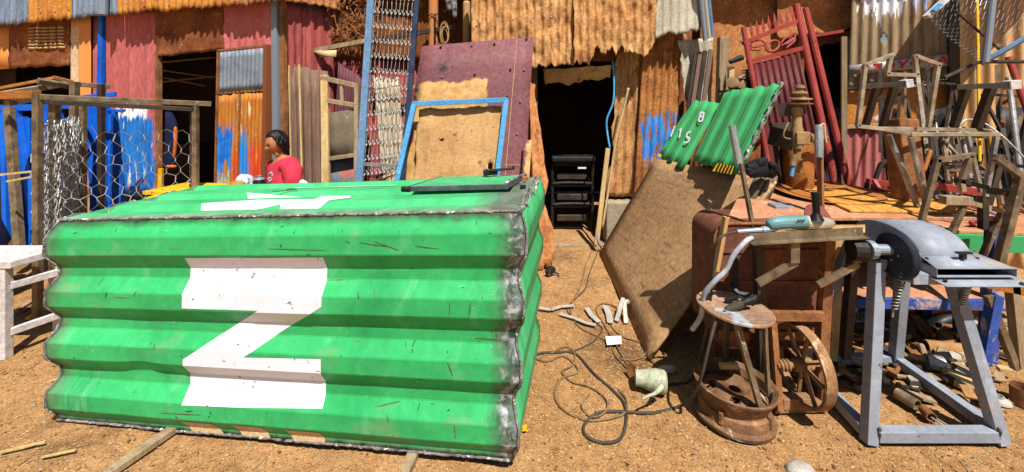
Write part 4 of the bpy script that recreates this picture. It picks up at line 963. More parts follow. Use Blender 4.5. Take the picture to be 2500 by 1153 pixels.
sheet('roof_sheet', (D4(2040, -112, -2.4), D4(2640, -190, -2.4), D4(2640, -190, .25), D4(2040, -112, .25)), m_rust_d, sd_, 14, .02, nv=2)
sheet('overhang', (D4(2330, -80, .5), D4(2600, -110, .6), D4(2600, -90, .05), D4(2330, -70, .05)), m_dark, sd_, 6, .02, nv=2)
# name board
sg = thing('name_board', 'narrow silver board with red TOYOTA lettering on the patched wall', 'sign', tuple(D4(2200, 180, .07)))
s0, s1, s2, s3 = D4(2074, 160, .085), D4(2330, 131, .085), D4(2330, 160, .085), D4(2074, 183, .085)
m_sign = mat('dull silver board', (190, 186, 182), (160, 154, 150), vs=5, rough=.5, metal=.2, coord='U', layers=[dict(c=(120, 90, 70), s=8, lo=.64, hi=.7, a=.8)], bump=.1)
board = sheet('board', (s0, s1, s2, s3), m_sign, sg, nv=2, nu=6, thick=.004)
m_redl = mat('red lettering', (206, 44, 24), (176, 34, 20), vs=8, rough=.5, bump=0, fine=.1)
ex = (s1 - s0).normalized(); ez = ((s0 - s3)).normalized(); en = ex.cross(ez).normalized(); en = en if en.y < 0 else -en
HT = (s0 - s3).length
def letter(ch, u0, hgt, wid):
    o_ = s3 + ex * u0 + ez * (HT - hgt) / 2 + en * .003
    sl = .18
    def q(x, y): return o_ + ex * (x * wid + y * hgt * sl) + ez * (y * hgt)
    b = MB()
    def stroke(pts, w):
        for a, c in zip(pts[:-1], pts[1:]):
            p0, p1 = q(*a), q(*c); b.bar(p0, p1, w, .0016, up=en)
    w = hgt * .27
    if ch == 'T': stroke([(0, .9), (1, .9)], w); stroke([(.5, .85), (.5, 0)], w * 1.2)
    if ch == 'O': stroke([(.5 + .42 * math.cos(a), .5 + .42 * math.sin(a)) for a in [i * math.pi / 7 for i in range(15)]], w)
    if ch == 'Y': stroke([(0, 1), (.5, .5)], w); stroke([(1, 1), (.5, .5)], w); stroke([(.5, .55), (.5, 0)], w * 1.2)
    if ch == 'A': stroke([(0, 0), (.5, 1)], w); stroke([(.5, 1), (1, 0)], w); stroke([(.22, .32), (.78, .32)], w * .8)
    if ch == 'e':
        for rx, ry, cy in ((.5, .5, .5), (.2, .46, .5), (.36, .16, .72)):
            stroke([(.5 + rx * math.cos(a), cy + ry * math.sin(a)) for a in [i * math.pi / 8 for i in range(17)]], hgt * .1)
    return b.build('emblem' if ch == 'e' else 'letter', m_redl, sg)
LW = (s1 - s0).length; hg = HT * .74; w_ = hg * 1.0; u = LW * .23
letter('e', LW * .095, hg, w_ * 1.1)
for ch in 'TOYOTA':
    letter(ch, u, hg, w_); u += w_ * 1.36

# ------------------------------------------------------------ red gate leaning by the second doorway
rg = thing('red_gate', 'red oxide steel gate with spear tips leaning by the second doorway', 'gate', P(2000, 690, 3.8).to_tuple())
def RG(x, y):  return P(x, y, 4.42 - .75 * (y - 10) / 700)
MB().tube([RG(1944, 12), RG(2062, 560)], .034, 14).build('side_tube', m_red, rg, smooth='auto')
tag(MB().tube([RG(1962, 22) + V(0, -.03, 0), RG(2062, 460) + V(0, -.06, 0)], .03, 10).build('red_tube', m_red, smooth='auto'), 'loose red tube leaning along the right side of the red gate', 'pipe')
MB().tube([RG(1815, 68), RG(1905, 560)], .026, 10).build('side_tube', m_red, rg, smooth='auto')
MB().bar(RG(1814, 106), RG(1946, 52), .04, .045, up=(0, -1, 0)).build('rail', m_red, rg)
MB().bar(RG(1826, 152), RG(1958, 118), .04, .055, up=(0, -1, 0)).build('rail', m_red, rg)
for k in range(9):
    t = (k + .6) / 9.2; x = 1814 + 132 * t; y = 104 - 54 * t
    c = RG(x, y); tip = RG(x - 5, y - 42); mid_ = c.lerp(tip, .4)
    ax = V(1, 0, .1).normalized() * .02
    b = MB().add([c - ax * .3, c + ax * .3, mid_ + ax, tip, mid_ - ax, mid_ + V(0, -.012, 0), mid_ + V(0, .012, 0)], [(0, 1, 5), (1, 2, 5), (2, 3, 5), (3, 4, 5), (4, 0, 5), (1, 0, 6), (2, 1, 6), (3, 2, 6), (4, 3, 6), (0, 4, 6)])
    b.build('spear_tip', m_red, rg)
for (cx, cy, rx, ry) in ((1886, 113, 16, 13),):
    MB().tube([RG(cx + rx * math.cos(a), cy - .25 * rx * math.cos(a) + ry * math.sin(a)) for a in [i * math.pi / 8 for i in range(16)]], .014, 6, closed=True).build('ring', m_red, rg, smooth=True)
for sx, x0 in ((1, 1906), (-1, 1868)):
    for dy in (0, 12):
        pts = [(x0, 108 + dy * .3), (x0 + sx * 8, 98 + dy), (x0 + sx * 30, 92 + dy - sx * 8), (x0 + sx * 34, 104 + dy * .6 - sx * 8), (x0 + sx * 12, 112 + dy * .7)]
        MB().tube(rope([RG(a, c - (a - 1886) * .05) for a, c in pts], 4), .01, 5).build('scroll', m_red, rg, smooth=True)
sheet('gate_panel', (RG(1832, 158), RG(1952, 128), RG(2040, 540), RG(1900, 560)), mat('shaded red gate paint', (104, 38, 36), (80, 28, 28), vs=4, coord='U', rough=.6, stretch=(4, .7, 1)), rg, 8, .025, 'trap', nv=4)  # darker red stands for the shade the panel sits in
lt = MB().bar(RG(1962, 92), P(2056, 76, 4.6), .03, .03)
tag(lt.build('latch_bar', m_red), 'red latch bar sticking out of the gate towards the dark doorway', 'bar')
MB().lathe([(.03, 0), (.03, .03)], 10, Matrix.Translation(RG(1972, 92)) @ Matrix.Rotation(R(90), 4, 'X')).build('latch_collar', m_black_st, rg)

# ------------------------------------------------------------ leaning plywood and green sheets
m_ply = mat('brown weathered plywood', (190, 150, 106), (160, 120, 80), vs=2.0, rough=.8, coord='U', layers=[
    dict(c=(190, 158, 112), s=3.5, st=(1, 16, 1), lo=.6, hi=.63, a=.8, w=1.6), dict(c=(206, 172, 124), s=3, st=(14, 1.5, 1), lo=.63, hi=.66, a=.7, w=1.2),
    dict(c=(96, 68, 46), s=3, st=(1.5, 12, 1), lo=.55, hi=.68, a=.7), dict(c=(60, 42, 30), s=26, lo=.70, hi=.72)], bump=.3, bs=30)
pA, pB, pC, pD = V(.935, 4.55, .0), V(.876, 2.71, .0), P(1897, 440, 3.0), P(1600, 386, 4.5)
def plyboard(off, name, label, trim=0.0):
    n_ = (pB - pA).cross(pD - pA).normalized(); n_ = n_ if n_.x > 0 else -n_
    q = [p + n_ * off for p in (pD, pC + (pA - pB) * trim * .3, pB + (pA - pB) * trim, pA)]
    q = [V(p.x, p.y, max(p.z, .0)) for p in q]
    return tag(sheet(name, q, m_ply, None, nv=10, nu=10, thick=.016, dent=.004, df=2, seed=off * 90, rag=(.012, 0, 0, .01)), label, 'plywood')
plyboard(.0, 'brown_plywood', 'large scratched brown plywood sheet leaning right of the path')
n_ = (pB - pA).cross(pD - pA).normalized(); n_ = n_ if n_.x > 0 else -n_
for k in range(3):
    o1 = n_ * (.05 + .035 * k) + V(0, .04 * k, 0)
    q = [P(1838 + k * 18, 432 - k * 2, 3.05), P(1868 + k * 14, 436 - k * 3, 2.95), P(1800 + k * 18, 575, 2.95), P(1770 + k * 18, 560, 3.05)]
    q = [p + V(.03, .04, 0) for p in q]
    tag(sheet('board_offcut', q, m_wood_g, None, nv=4, nu=4, thick=.02, dent=.006, seed=80 + k, rag=(.02, 0, .02, .02)), ['first', 'second', 'third'][k] + ' brown board edge counted from the left behind the plywood top corner', 'board', 'boards stacked behind the plywood')
m_gsh = mat('green container sheet', (72, 172, 106), (54, 144, 84), vs=2, rough=.45, coord='U', stretch=(3, .8, 1), fine=.1, layers=[dict(c=(70, 110, 60), s=2.5, st=(14, .5, 1), lo=.58, hi=.68, a=.7), dict(c=(20, 90, 50), s=9, lo=.64, hi=.72, a=.6), dict(c=(120, 80, 40), s=16, lo=.69, hi=.71)], bump=.06)
ga = (P(1692, 243, 4.8), P(1760, 250, 4.2), P(1666, 418, 3.95), P(1603, 384, 4.55))
gb = (P(1770, 224, 4.1), P(1916, 201, 3.3), P(1806, 432, 3.05), P(1690, 396, 3.85))
s1_ = tag(sheet('green_sheet', ga, m_gsh, None, 3, .017, 'trap', nv=6, dent=.006, seed=84, rag=(.02, .02, 0, 0)), 'smaller green container sheet with white marks resting on the plywood', 'metal sheet')
s2_ = tag(sheet('green_sheet', gb, m_gsh, None, 4, .017, 'trap', nv=8, dent=.006, seed=85, rag=(.03, .02, 0, .01)), 'larger green container sheet with a hazard stripe on its lower edge', 'metal sheet')
def onq(c, px, off):
    H2 = homog([PX(p) for p in c], [(0, 0), (1, 0), (1, 1), (0, 1)]); n_ = (c[1] - c[0]).cross(c[3] - c[0]).normalized()
    n_ = n_ if n_.dot(V(0, 0, CH) - c[0]) > 0 else -n_
    def f(p, off=off):
        u, v = H2(*p); return c[0].lerp(c[1], u).lerp(c[3].lerp(c[2], u), v) + n_ * off
    return f
fa, fb = onq(ga, None, .024), onq(gb, None, .024)
for pts in ([(1716, 275), (1711, 295)], [(1716, 275), (1724, 278), (1722, 286), (1714, 286)], [(1722, 286), (1720, 297), (1711, 296)], [(1653, 308), (1643, 335)], [(1668, 315), (1664, 337)], [(1664, 318), (1670, 314)], [(1692, 322), (1684, 324), (1682, 334), (1690, 338), (1686, 348), (1676, 348)]):
    b = MB()
    for a_, c_ in zip(pts[:-1], pts[1:]): b.bar(fa(a_), fa(c_), .022, .0015, up=(fa((1700, 300), .1) - fa((1700, 300), 0)))
    b.build('white_mark', m_white, s1_)
def quadm(f, q, m_, par, nm): MB().add([f(p) for p in q], [(0, 1, 2, 3)]).build(nm, m_, par, solid=.001)
quadm(lambda p: fb(p, .025), [(1756, 403), (1797, 411), (1792, 430), (1744, 421)], m_yel, s2_, 'hazard_patch')
for k in range(5): quadm(lambda p: fb(p, .027), [(1760 + k * 8, 404 + k * 1.4), (1764 + k * 8, 405 + k * 1.4), (1756 + k * 8, 423 + k * 1.4), (1751 + k * 8, 422 + k * 1.4)], m_black, s2_, 'hazard_stripe')
quadm(lambda p: fa(p, .019), [(1612, 376), (1620, 380), (1616, 387), (1608, 384)], m_yel, s1_, 'hazard_patch')

# rough burnt cut edge of the larger sheet
bd = MB().tube([fb((1914 - 108 * t + 3 * math.sin(t * 40), 206 + 222 * t), .02) for t in [i / 30 for i in range(31)]], [.012 + .005 * math.sin(i * 2.3) for i in range(31)], 6)
bd.build('burnt_edge', m_weld, s2_, smooth=True)
# black gloves
gl = MB(); c0 = P(1850, 405, 2.95)
def blob(b, c, r, sq=(1, 1, 1), seed=0, n=14):
    k = len(b.v); 
    for j in range(n // 2 + 1):
        th = math.pi * j / (n // 2)
        for i in range(n):
            ph = 2 * math.pi * i / n; d = V(math.sin(th) * math.cos(ph), math.sin(th) * math.sin(ph), math.cos(th))
            q = r * (1 + .28 * fbm(d.x * 1.7 + seed, d.y * 1.7, d.z * 1.7)); b.v.append((c.x + d.x * q * sq[0], c.y + d.y * q * sq[1], c.z + d.z * q * sq[2]))
    for j in range(n // 2):
        for i in range(n): b.f.append((k + j * n + i, k + (j + 1) * n + i, k + (j + 1) * n + (i + 1) % n, k + j * n + (i + 1) % n))
    return b
m_glove = mat('black leather', (30, 30, 34), (22, 22, 24), vs=12, rough=.75, bump=.4, bs=30, fine=.2)
g1 = MB(); blob(g1, P(1848, 412, 2.96), .062, (1.5, .8, 1), 3)
for k, (dx, dy) in enumerate(((-30, 4), (-24, 14), (-26, -6), (10, -22), (22, -26))):
    g1.tube(rope([P(1848, 412, 2.96), P(1848 + dx * .6, 412 + dy * .6, 2.93), P(1848 + dx, 412 + dy, 2.94)], 4), [.03, .03, .028, .026, .026, .024, .024, .02, .012], 8)
tag(g1.build('work_glove', m_glove, smooth=True), 'black work glove lying on the boards under the larger green sheet', 'glove')
g2 = MB(); blob(g2, P(1884, 416, 2.95), .04, (1, .8, 1.3), 8); g2.tube([P(1878, 400, 2.93), P(1890, 404, 2.93), P(1894, 424, 2.93)], [.02, .024, .016], 8)
tag(g2.build('work_glove', m_glove, smooth=True), 'smaller crumpled black glove at the right end of the boards', 'glove')
# ------------------------------------------------------------ work tables on the right
m_tabletop = mat('pinkish rusty table plate', (206, 150, 112), (180, 118, 80), vs=3, rough=.75, layers=[dict(c=(120, 70, 44), s=6, lo=.6, hi=.68, a=.8), dict(c=(226, 200, 176), s=12, lo=.62, hi=.68, a=.6)], bump=.2)
m_blue_old = mat('chipped blue paint', (60, 90, 170), (44, 70, 140), vs=5, rough=.6, layers=[dict(c=(176, 150, 130), s=7, lo=.56, hi=.62), dict(c=(120, 70, 40), s=10, lo=.63, hi=.68)], bump=.15)
m_oply = mat('orange plywood', (222, 166, 84), (204, 138, 56), vs=3, rough=.7, layers=[dict(k='wave', c=(170, 100, 36), s=4, st=(1, 6, 1), w=5, lo=.6, hi=.95, a=.6)], bump=.1)
m_bright = mat('ground bright steel', (192, 176, 148), (124, 106, 82), vs=12, rough=.45, metal=.3, layers=[dict(c=(140, 108, 76), s=16, lo=.62, hi=.68, a=.6)], bump=.08, fine=.15)
wt = thing('work_table', 'long rusty steel work table with a blue edged lower shelf', 'table', (2.3, 3.0, 0))
def slab(name, poly, z0, z1, m_, par=None, bev=.003):
    n = len(poly); b = MB().add([(x, y, z0) for x, y in poly] + [(x, y, z1) for x, y in poly], [tuple(range(n))[::-1], tuple(range(n, 2 * n))] + [(i, (i + 1) % n, (i + 1) % n + n, i + n) for i in range(n)])
    return b.build(name, m_, par, bevel=bev)
slab('table_top', [(1.30, 2.56), (2.95, 2.56), (3.15, 3.35), (2.02, 3.38), (1.62, 3.05)], .935, .955, m_tabletop, wt)
slab('shelf', [(2.02, 2.74), (3.12, 2.70), (3.25, 3.3), (2.1, 3.3)], .385, .40, m_tabletop, wt)
sheet('shade_board', (V(2.0, 3.36, .92), V(3.3, 3.36, .92), V(3.3, 3.36, .0), V(2.0, 3.36, .0)), m_dark, wt, nv=2, nu=2)  # added board that blocks light and darkens the space under the table
MB().bar(V(2.0, 2.725, .365), V(3.14, 2.685, .365), .03, .065).build('shelf_edge', m_blue_old, wt, bevel=.003)
for (x, y) in ((3.08, 2.70), (2.06, 3.28), (3.18, 3.28)):
    MB().bar(V(x - (.06 if y < 3 else 0), y, -.01), V(x, y, .935), .07, .07).build('leg', m_blue_old, wt, bevel=.004)
t2 = thing('green_edged_table', 'far right table with a green painted steel edge', 'table', (3.35, 3.2, 0))
slab('table_top', [(2.98, 2.88), (3.85, 2.78), (4.0, 3.5), (3.1, 3.55)], .755, .775, m_tabletop, t2)
MB().bar(V(2.99, 2.87, .70), V(3.86, 2.77, .70), .03, .11).build('apron', m_gsh, t2, bevel=.003)
for (x, y) in ((3.08, 2.92), (3.78, 2.86), (3.9, 3.45), (3.12, 3.48)):
    MB().bar(V(x, y, 0), V(x, y, .755), .05, .05).build('leg', m_blue_old, t2)
tag(slab('orange_plywood', [(2.12, 2.66), (2.86, 2.62), (2.98, 3.18), (2.25, 3.3)], .957, .972, m_oply), 'orange plywood offcut lying on the rusty work table', 'plywood')
# rusty square column standing on the table
c0 = P(2220, 500, 2.92); col_ = MB().bar(V(c0.x, 2.92, .955), V(c0.x + .03, 3.02, 1.52), .14, .14)
tag(col_.build('square_column', m_rust_bar, bevel=.01), 'thick rusty orange square steel column standing on the work table', 'steel post')
# big round rusty dish on the table
dc = P(2010, 478, 3.15)
M_ = Matrix.Translation((dc.x, 3.12, .985)) @ Matrix.Rotation(R(3), 4, 'X')
tag(MB().lathe([(.002, -.035), (.22, -.03), (.335, .0), (.34, .006), (.335, .008), (.21, -.02), (.002, -.026)], 36, M_, caps=False).build('rusty_dish', m_rust_or, smooth='auto'), 'wide shallow rusty orange dish lying at the back of the work table', 'dish')
# hand pump / jack column
pj = thing('pump_column', 'orange rusty cylinder carrying a greasy pump head with flanges', 'pump', (P(1957, 470, 3.25).x, 3.3, .9))
x0 = P(1957, 400, 3.3).x
MB().lathe([(.10, .96), (.105, .98), (.105, 1.30), (.09, 1.36), (.04, 1.38)], 24, Matrix.Translation((x0 + .0, 3.34, 0))).build('cylinder', m_rust_or, pj, smooth='auto')
m_grease = mat('greasy dusty cast iron', (176, 142, 96), (120, 90, 58), vs=12, rough=.7, layers=[dict(c=(70, 50, 36), s=10, lo=.58, hi=.66, a=.8)], bump=.4)
xs_, ys_ = P(1946, 300, 3.15).x, 3.15
MB().lathe([(.035, 1.12), (.035, 1.22), (.025, 1.22), (.025, 1.30), (.04, 1.30), (.04, 1.44), (.032, 1.46), (.032, 1.54), (.045, 1.56), (.045, 1.60), (.03, 1.62)], 16, Matrix.Translation((xs_, ys_, 0))).build('shaft', m_grease, pj, smooth='auto')
MB().lathe([(.02, 1.62), (.085, 1.63), (.088, 1.638), (.03, 1.645), (.03, 1.655), (.082, 1.665), (.078, 1.675), (.04, 1.68), (.04, 1.70), (.055, 1.71), (.05, 1.72), (.025, 1.73), (.025, 1.745), (.035, 1.75), (.03, 1.77), (.003, 1.775)], 24, Matrix.Translation((P(1952, 230, 3.15).x, ys_, -.005))).build('flange', m_grease, pj, smooth='auto')
MB().box((xs_ + .02, ys_, 1.375), (.10, .09, .095)).build('valve_body', m_grease, pj, bevel=.008)
MB().lathe([(.022, 0), (.022, .03), (.035, .03), (.035, .05), (.018, .06), (.018, .16)], 12, Matrix.Translation((xs_ + .06, ys_, 1.375)) @ Matrix.Rotation(R(90), 4, 'Y')).build('spout', m_grease, pj, smooth='auto')
MB().bar(P(1900, 270, 3.2), P(1965, 262, 3.12), .03, .10).build('bracket_arm', m_mill_d, pj)
MB().bar(P(1880, 330, 3.3), P(1935, 345, 3.15), .03, .14).build('bracket_arm', m_mill_d, pj)
MB().tube([P(1938, 378, 3.12), P(1935, 405, 3.11)], .022, 8).build('outlet', m_grease, pj, smooth='auto')
MB().tube([P(1936, 405, 3.11), P(1932, 430, 3.11)], .014, 8).build('blue_tape', m_blue_f, pj, smooth='auto')
MB().tube(rope([P(1925, 300, 3.12), P(1915, 320, 3.12), P(1914, 335, 3.12), P(1930, 340, 3.1)]), .006, 6).build('copper_line', m_grease, pj, smooth=True)
MB().bar(P(1934, 480, 3.35), P(1905, 300, 3.45), .16, .04).build('back_plate', m_mill_d, pj)
# handle post next to it
hp = thing('angle_post', 'upright steel angle with a sleeve on top beside the pump', 'post', tuple(P(2005, 545, 2.62)))
MB().angle(P(1996, 545, 2.62), P(1993, 375, 2.7), .042, .005, up=(0, -1, 0)).build('angle_bar', m_rust_bar, hp)
MB().tube([P(2000, 385, 2.66), P(1999, 306, 2.70)], .024, 10).build('sleeve', m_steel, hp, smooth='auto')
MB().tube(rope([P(2003, 306, 2.7), P(2012, 304, 2.7), P(2014, 330, 2.7), P(2018, 350, 2.7)]), .006, 6).build('strap', m_cream, hp, smooth=True)
# leaning T bar with a sleeve, in front of the green sheets
lb2 = thing('leaning_post', 'thin rusty steel angle with a bright sleeve leaning before the plywood', 'post', tuple(P(1853, 690, 2.42)))
MB().angle(P(1856, 690, 2.42), P(1796, 365, 2.52), .03, .004, up=(0, -1, 0)).build('angle_bar', m_mill, lb2)
MB().tube([P(1804, 400, 2.49), P(1787, 306, 2.53)], .021, 10).build('sleeve', m_steel, lb2, smooth='auto')
# compressor on the ledge behind the green sheets
cp = thing('compressor', 'small motor and finned pump with two belt pulleys behind the green sheets', 'compressor', P(1815, 215, 4.3).to_tuple())
for x, y, r in ((1789, 202, .058), (1812, 207, .045)):
    Mx = Matrix.Translation(P(x, y, 4.3)) @ Matrix.Rotation(R(70), 4, 'X') @ Matrix.Rotation(R(-35), 4, 'Y')
    MB().lathe([(.01, -.03), (r, -.03), (r, -.02), (r * .85, -.012), (r * .85, .0), (r, .008), (r, .018), (r * .8, .02), (.01, .02)], 20, Mx).build('pulley', m_grease, cp, smooth='auto')
b = MB()
for k in range(9): b.box(P(1838 + k * .6, 172 + k * 5.4, 4.35).to_tuple(), (.16, .14, .008))
b.box(P(1840, 195, 4.35).to_tuple(), (.11, .1, .22)); b.build('finned_cylinder', m_black_st, cp)
MB().tube([P(1785, 205, 4.5), P(1860, 212, 4.5)], .07, 12).build('motor', m_black_st, cp, smooth='auto')
MB().bar(P(1778, 180, 4.35), P(1790, 180, 4.35), .05, .14).build('switch_box', m_cream, cp)
MB().tube(rope([P(1800, 200, 4.28), P(1806, 190, 4.26), P(1818, 185, 4.28), P(1830, 190, 4.3)]), .008, 6).build('air_line', m_galv, cp, smooth=True)
MB().bar(P(1770, 224, 4.4), P(1880, 226, 4.4), .3, .03).build('base_plate', m_mill_d, cp)
MB().bar(P(1790, 226, 4.4), P(1790, 600, 4.4), .06, .06).build('support', m_mill_d, cp)
MB().bar(P(1868, 226, 4.4), P(1868, 600, 4.4), .06, .06).build('support', m_mill_d, cp)
tag(MB().tube([P(1782, 152, 4.3), P(1812, 140, 4.3)], [.022, .03], 10).build('sleeve_tool', m_black_st, smooth='auto'), 'short dark tool resting above the compressor', 'tool')

# ------------------------------------------------------------ rusty tank
m_tank = mat('rust brown tank', (136, 86, 62), (100, 60, 44), vs=3, rough=.75, layers=[dict(c=(80, 40, 28), s=5, lo=.56, hi=.66, a=.8), dict(c=(220, 200, 190), s=22, lo=.70, hi=.715), dict(c=(190, 120, 84), s=4, lo=.62, hi=.7, a=.6)], bump=.25)
tk = thing('rusty_tank', 'rust brown steel tank with rounded corners under the work table edge', 'tank', (1.5, 2.55, .2))
def rrect(w, h, r, n=6):
    out = []
    for cx, cy, a0 in ((w / 2 - r, h / 2 - r, 0), (-w / 2 + r, h / 2 - r, 90), (-w / 2 + r, -h / 2 + r, 180), (w / 2 - r, -h / 2 + r, 270)):
        out += [(cx + r * math.cos(R(a0 + 90 * i / n)), cy + r * math.sin(R(a0 + 90 * i / n))) for i in range(n + 1)]
    return out
tcx, tcz = 1.49, .60
MT = Matrix.Translation((tcx, 2.44, tcz)) @ Matrix.Rotation(R(90), 4, 'X') @ Matrix.Scale(-1, 4, (0, 0, 1))
MB().prism(rrect(.64, .70, .09), .32, MT).build('body', m_tank, tk, smooth='auto')
pr = rrect(.65, .71, .095)
MB().tube([MT @ V(x, y, 0) for x, y in pr], .010, 6, closed=True).build('rim', m_rust_bar, tk, smooth=True)
for z in (.36, .62, .80): MB().bar(V(tcx - .30, 2.436, z), V(tcx + .30, 2.436, z), .012, .02).build('ridge', m_tank, tk)
MB().bar(V(tcx - .31, 2.42, .33), V(tcx + .33, 2.42, .32), .02, .05).build('front_bar', m_rust_bar, tk)
for x in (tcx - .24, tcx + .24): MB().bar(V(x, 2.6, 0), V(x, 2.6, .27), .06, .1).build('foot', m_tank, tk)
MB().bar(P(1772, 530, 2.40), P(1748, 660, 2.40), .02, .04).build('flange', m_rust_t, tk)
tag(MB().bar(P(2042, 575, 2.62), P(2022, 880, 2.62), .10, .025).build('pale_board', m_wood_p, bevel=.003), 'pale yellow board standing between the rusty tank and the grey stand', 'board')
tag(MB().bar(P(1790, 630, 2.33), P(1792, 700, 2.33), .05, .01).tube(rope([P(1790, 695, 2.33), P(1800, 715, 2.3), P(1830, 722, 2.28), P(1850, 730, 2.25)]), .015, 6).build('black_strap', m_black), 'black rubber strap hanging on the front of the rusty tank', 'strap')

# ------------------------------------------------------------ angle iron trestle with the angle grinder on it
tr_ = thing('angle_iron_trestle', 'rusty angle iron trestle with a bent top plate beside the grey machine', 'trestle', (1.5, 2.25, 0))
YT = 2.18
def TT(x, y, d=0.0): return P(x, y, YT + d)
sheet('top_plate', (TT(1850, 566, .22), TT(2112, 548, .22), TT(2112, 566, .0), TT(1832, 582, .0)), m_rust_t, tr_, 0, nv=4, nu=14, thick=.006, bow=.012, dent=.004)
MB().angle(TT(1826, 592), TT(2106, 576), .045, .005).build('top_rail', m_mill, tr_)
MB().angle(TT(1850, 585, .2), TT(2110, 572, .2), .045, .005).build('top_rail', m_mill_d, tr_)
MB().bar(TT(1938, 585, -.01), TT(1937, 640, -.01), .045, .03).build('drop_plate', m_mill, tr_)
MB().bar(TT(1942, 640, -.005), TT(1850, 692, .02), .02, .035).build('brace', m_mill, tr_)
MB().bar(TT(2096, 576, -.01), TT(2092, 640, -.01), .045, .015).build('drop_plate', m_mill, tr_)
MB().bar(TT(2094, 644, -.005), TT(1998, 696, .02), .02, .03).build('brace', m_mill, tr_)
MB().angle(TT(2018, 590, .06), TT(1998, 940, .12), .05, .006).build('leg', m_rust_bar, tr_)
MB().angle(TT(1846, 590, .12), TT(1858, 940, .16), .045, .005).build('leg', m_mill_d, tr_)
MB().angle(TT(2085, 590, .22), TT(2060, 880, .35), .045, .005).build('leg', m_mill_d, tr_)
MB().bar(TT(1858, 770, .12), TT(2010, 772, .08), .03, .045).build('stretcher', m_rust_bar, tr_)
# angle grinder
m_teal = mat('teal tool body', (104, 146, 146), (80, 118, 122), vs=9, rough=.45, layers=[dict(c=(196, 200, 190), s=8, lo=.6, hi=.68, a=.7)], bump=.08, fine=.15)
m_alu = mat('dusty cast aluminium', (206, 196, 170), (160, 148, 124), vs=9, rough=.5, metal=.3, bump=.2)
gr = thing('angle_grinder', 'teal angle grinder with black side handle lying on the trestle', 'power tool', tuple(P(1930, 560, 2.22)))
YG = 2.20
MB().tube([P(1800, 566, YG), P(1862, 562, YG)], [.011, .014], 10).build('cord_sleeve', m_galv, gr, smooth='auto')
MB().tube(rope([P(1860, 562, YG), P(1885, 558, YG), P(1900, 550, YG)], 4), [.018] * 4 + [.02] * 4 + [.026], 12).build('rear_grip', m_galv, gr, smooth='auto')
MB().tube(rope([P(1874, 552, YG), P(1890, 546, YG), P(1920, 543, YG), P(1968, 542, YG)], 4), [.016, .024, .028, .03, .032, .032, .033, .033, .033, .033, .033, .033, .033], 14).build('motor_body', m_teal, gr, smooth='auto')
for k in range(4): MB().bar(P(1950 + k * 5, 536, YG - .034), P(1945 + k * 5, 543, YG - .035), .004, .003).build('vent_slot', m_black, gr)
MB().tube([P(1966, 543, YG), P(1980, 544, YG), P(1995, 546, YG), P(2020, 546, YG), P(2034, 545, YG)], [.034, .036, .036, .032, .016], 14).build('gear_head', m_alu, gr, smooth='auto')
MB().tube([P(1993, 536, YG - .02), P(1993, 526, YG - .02), P(1993, 520, YG - .02), P(1992, 490, YG - .02), P(1991, 474, YG - .02), P(1991, 470, YG - .02)], [.036, .022, .016, .018, .021, .02], 14).build('side_handle', m_black, gr, smooth='auto')
Md = Matrix.Translation(P(1998, 535, YG + .07)) @ Matrix.Rotation(R(62), 4, 'X') @ Matrix.Rotation(R(12), 4, 'Y')
MB().lathe([(.012, -.003), (.082, -.003), (.082, .003), (.012, .003)], 32, Md).build('disc', mat('grinding disc', (150, 84, 70), (120, 64, 54), vs=9, rough=.85), gr, smooth='auto')
tag(MB().box(P(1900, 508, 2.8).to_tuple(), (.09, .09, .05)).box(P(1912, 507, 2.85).to_tuple(), (.09, .09, .04)).build('tin_tray', m_galv, bevel=.004), 'small grey tin tray at the back left of the work table', 'tray')

# ------------------------------------------------------------ stool on a wheel rim
m_rim = mat('rusty wheel rim', (146, 106, 72), (86, 60, 42), vs=9, rough=.6, layers=[dict(c=(190, 176, 156), s=14, lo=.6, hi=.66, a=.7), dict(c=(64, 44, 32), s=6, lo=.58, hi=.66, a=.8), dict(c=(206, 150, 90), s=6, lo=.58, hi=.68, a=.6)], bump=.35)
m_seat = mat('paint spattered steel seat', (176, 140, 112), (132, 100, 80), vs=6, rough=.65, layers=[dict(c=(170, 190, 200), s=5, lo=.6, hi=.66, a=.7), dict(c=(90, 60, 46), s=7, lo=.6, hi=.66, a=.7)], bump=.25)
sx, sy = P(1793, 950, 2.24).x, 2.25
sl = thing('wheel_rim_stool', 'round steel stool welded onto a rusty car wheel rim', 'stool', (sx, sy, 0))
MR = Matrix.Translation((sx, sy, 0.0)) @ Matrix.Rotation(R(2.5), 4, 'Y')
MB().lathe([(.178, .0), (.196, .004), (.20, .022), (.178, .03), (.172, .075), (.16, .085), (.16, .11), (.178, .125), (.182, .155), (.20, .165), (.204, .178), (.196, .182), (.172, .165), (.165, .12), (.152, .10), (.152, .05), (.17, .02)], 48, MR, caps=False).build('wheel_rim', m_rim, sl, smooth='auto')
b = MB(); N = 48; ho = [(i * math.pi * 2 / 5 + .5) for i in range(5)]
rs_ = [.0, .03, .055, .075, .10, .125, .15, .165]; zs_ = [.135, .135, .14, .15, .15, .142, .125, .115]
k0 = len(b.v)
for r_, z_ in zip(rs_, zs_):
    b.v += [tuple(MR @ V(r_ * math.cos(2 * math.pi * i / N), r_ * math.sin(2 * math.pi * i / N), z_)) for i in range(N)]
for j in range(len(rs_) - 1):
    for i in range(N):
        rm = (rs_[j] + rs_[j + 1]) / 2; a = 2 * math.pi * (i + .5) / N
        if rm < .028: continue
        if any((rm * math.cos(a) - .115 * math.cos(h)) ** 2 + (rm * math.sin(a) - .115 * math.sin(h)) ** 2 < .024 ** 2 for h in ho): continue
        b.f.append((j * N + i, j * N + (i + 1) % N, (j + 1) * N + (i + 1) % N, (j + 1) * N + i))
b.build('wheel_disc', m_rim, sl, smooth='auto', solid=.004)
seatc = P(1793, 752, 2.24)
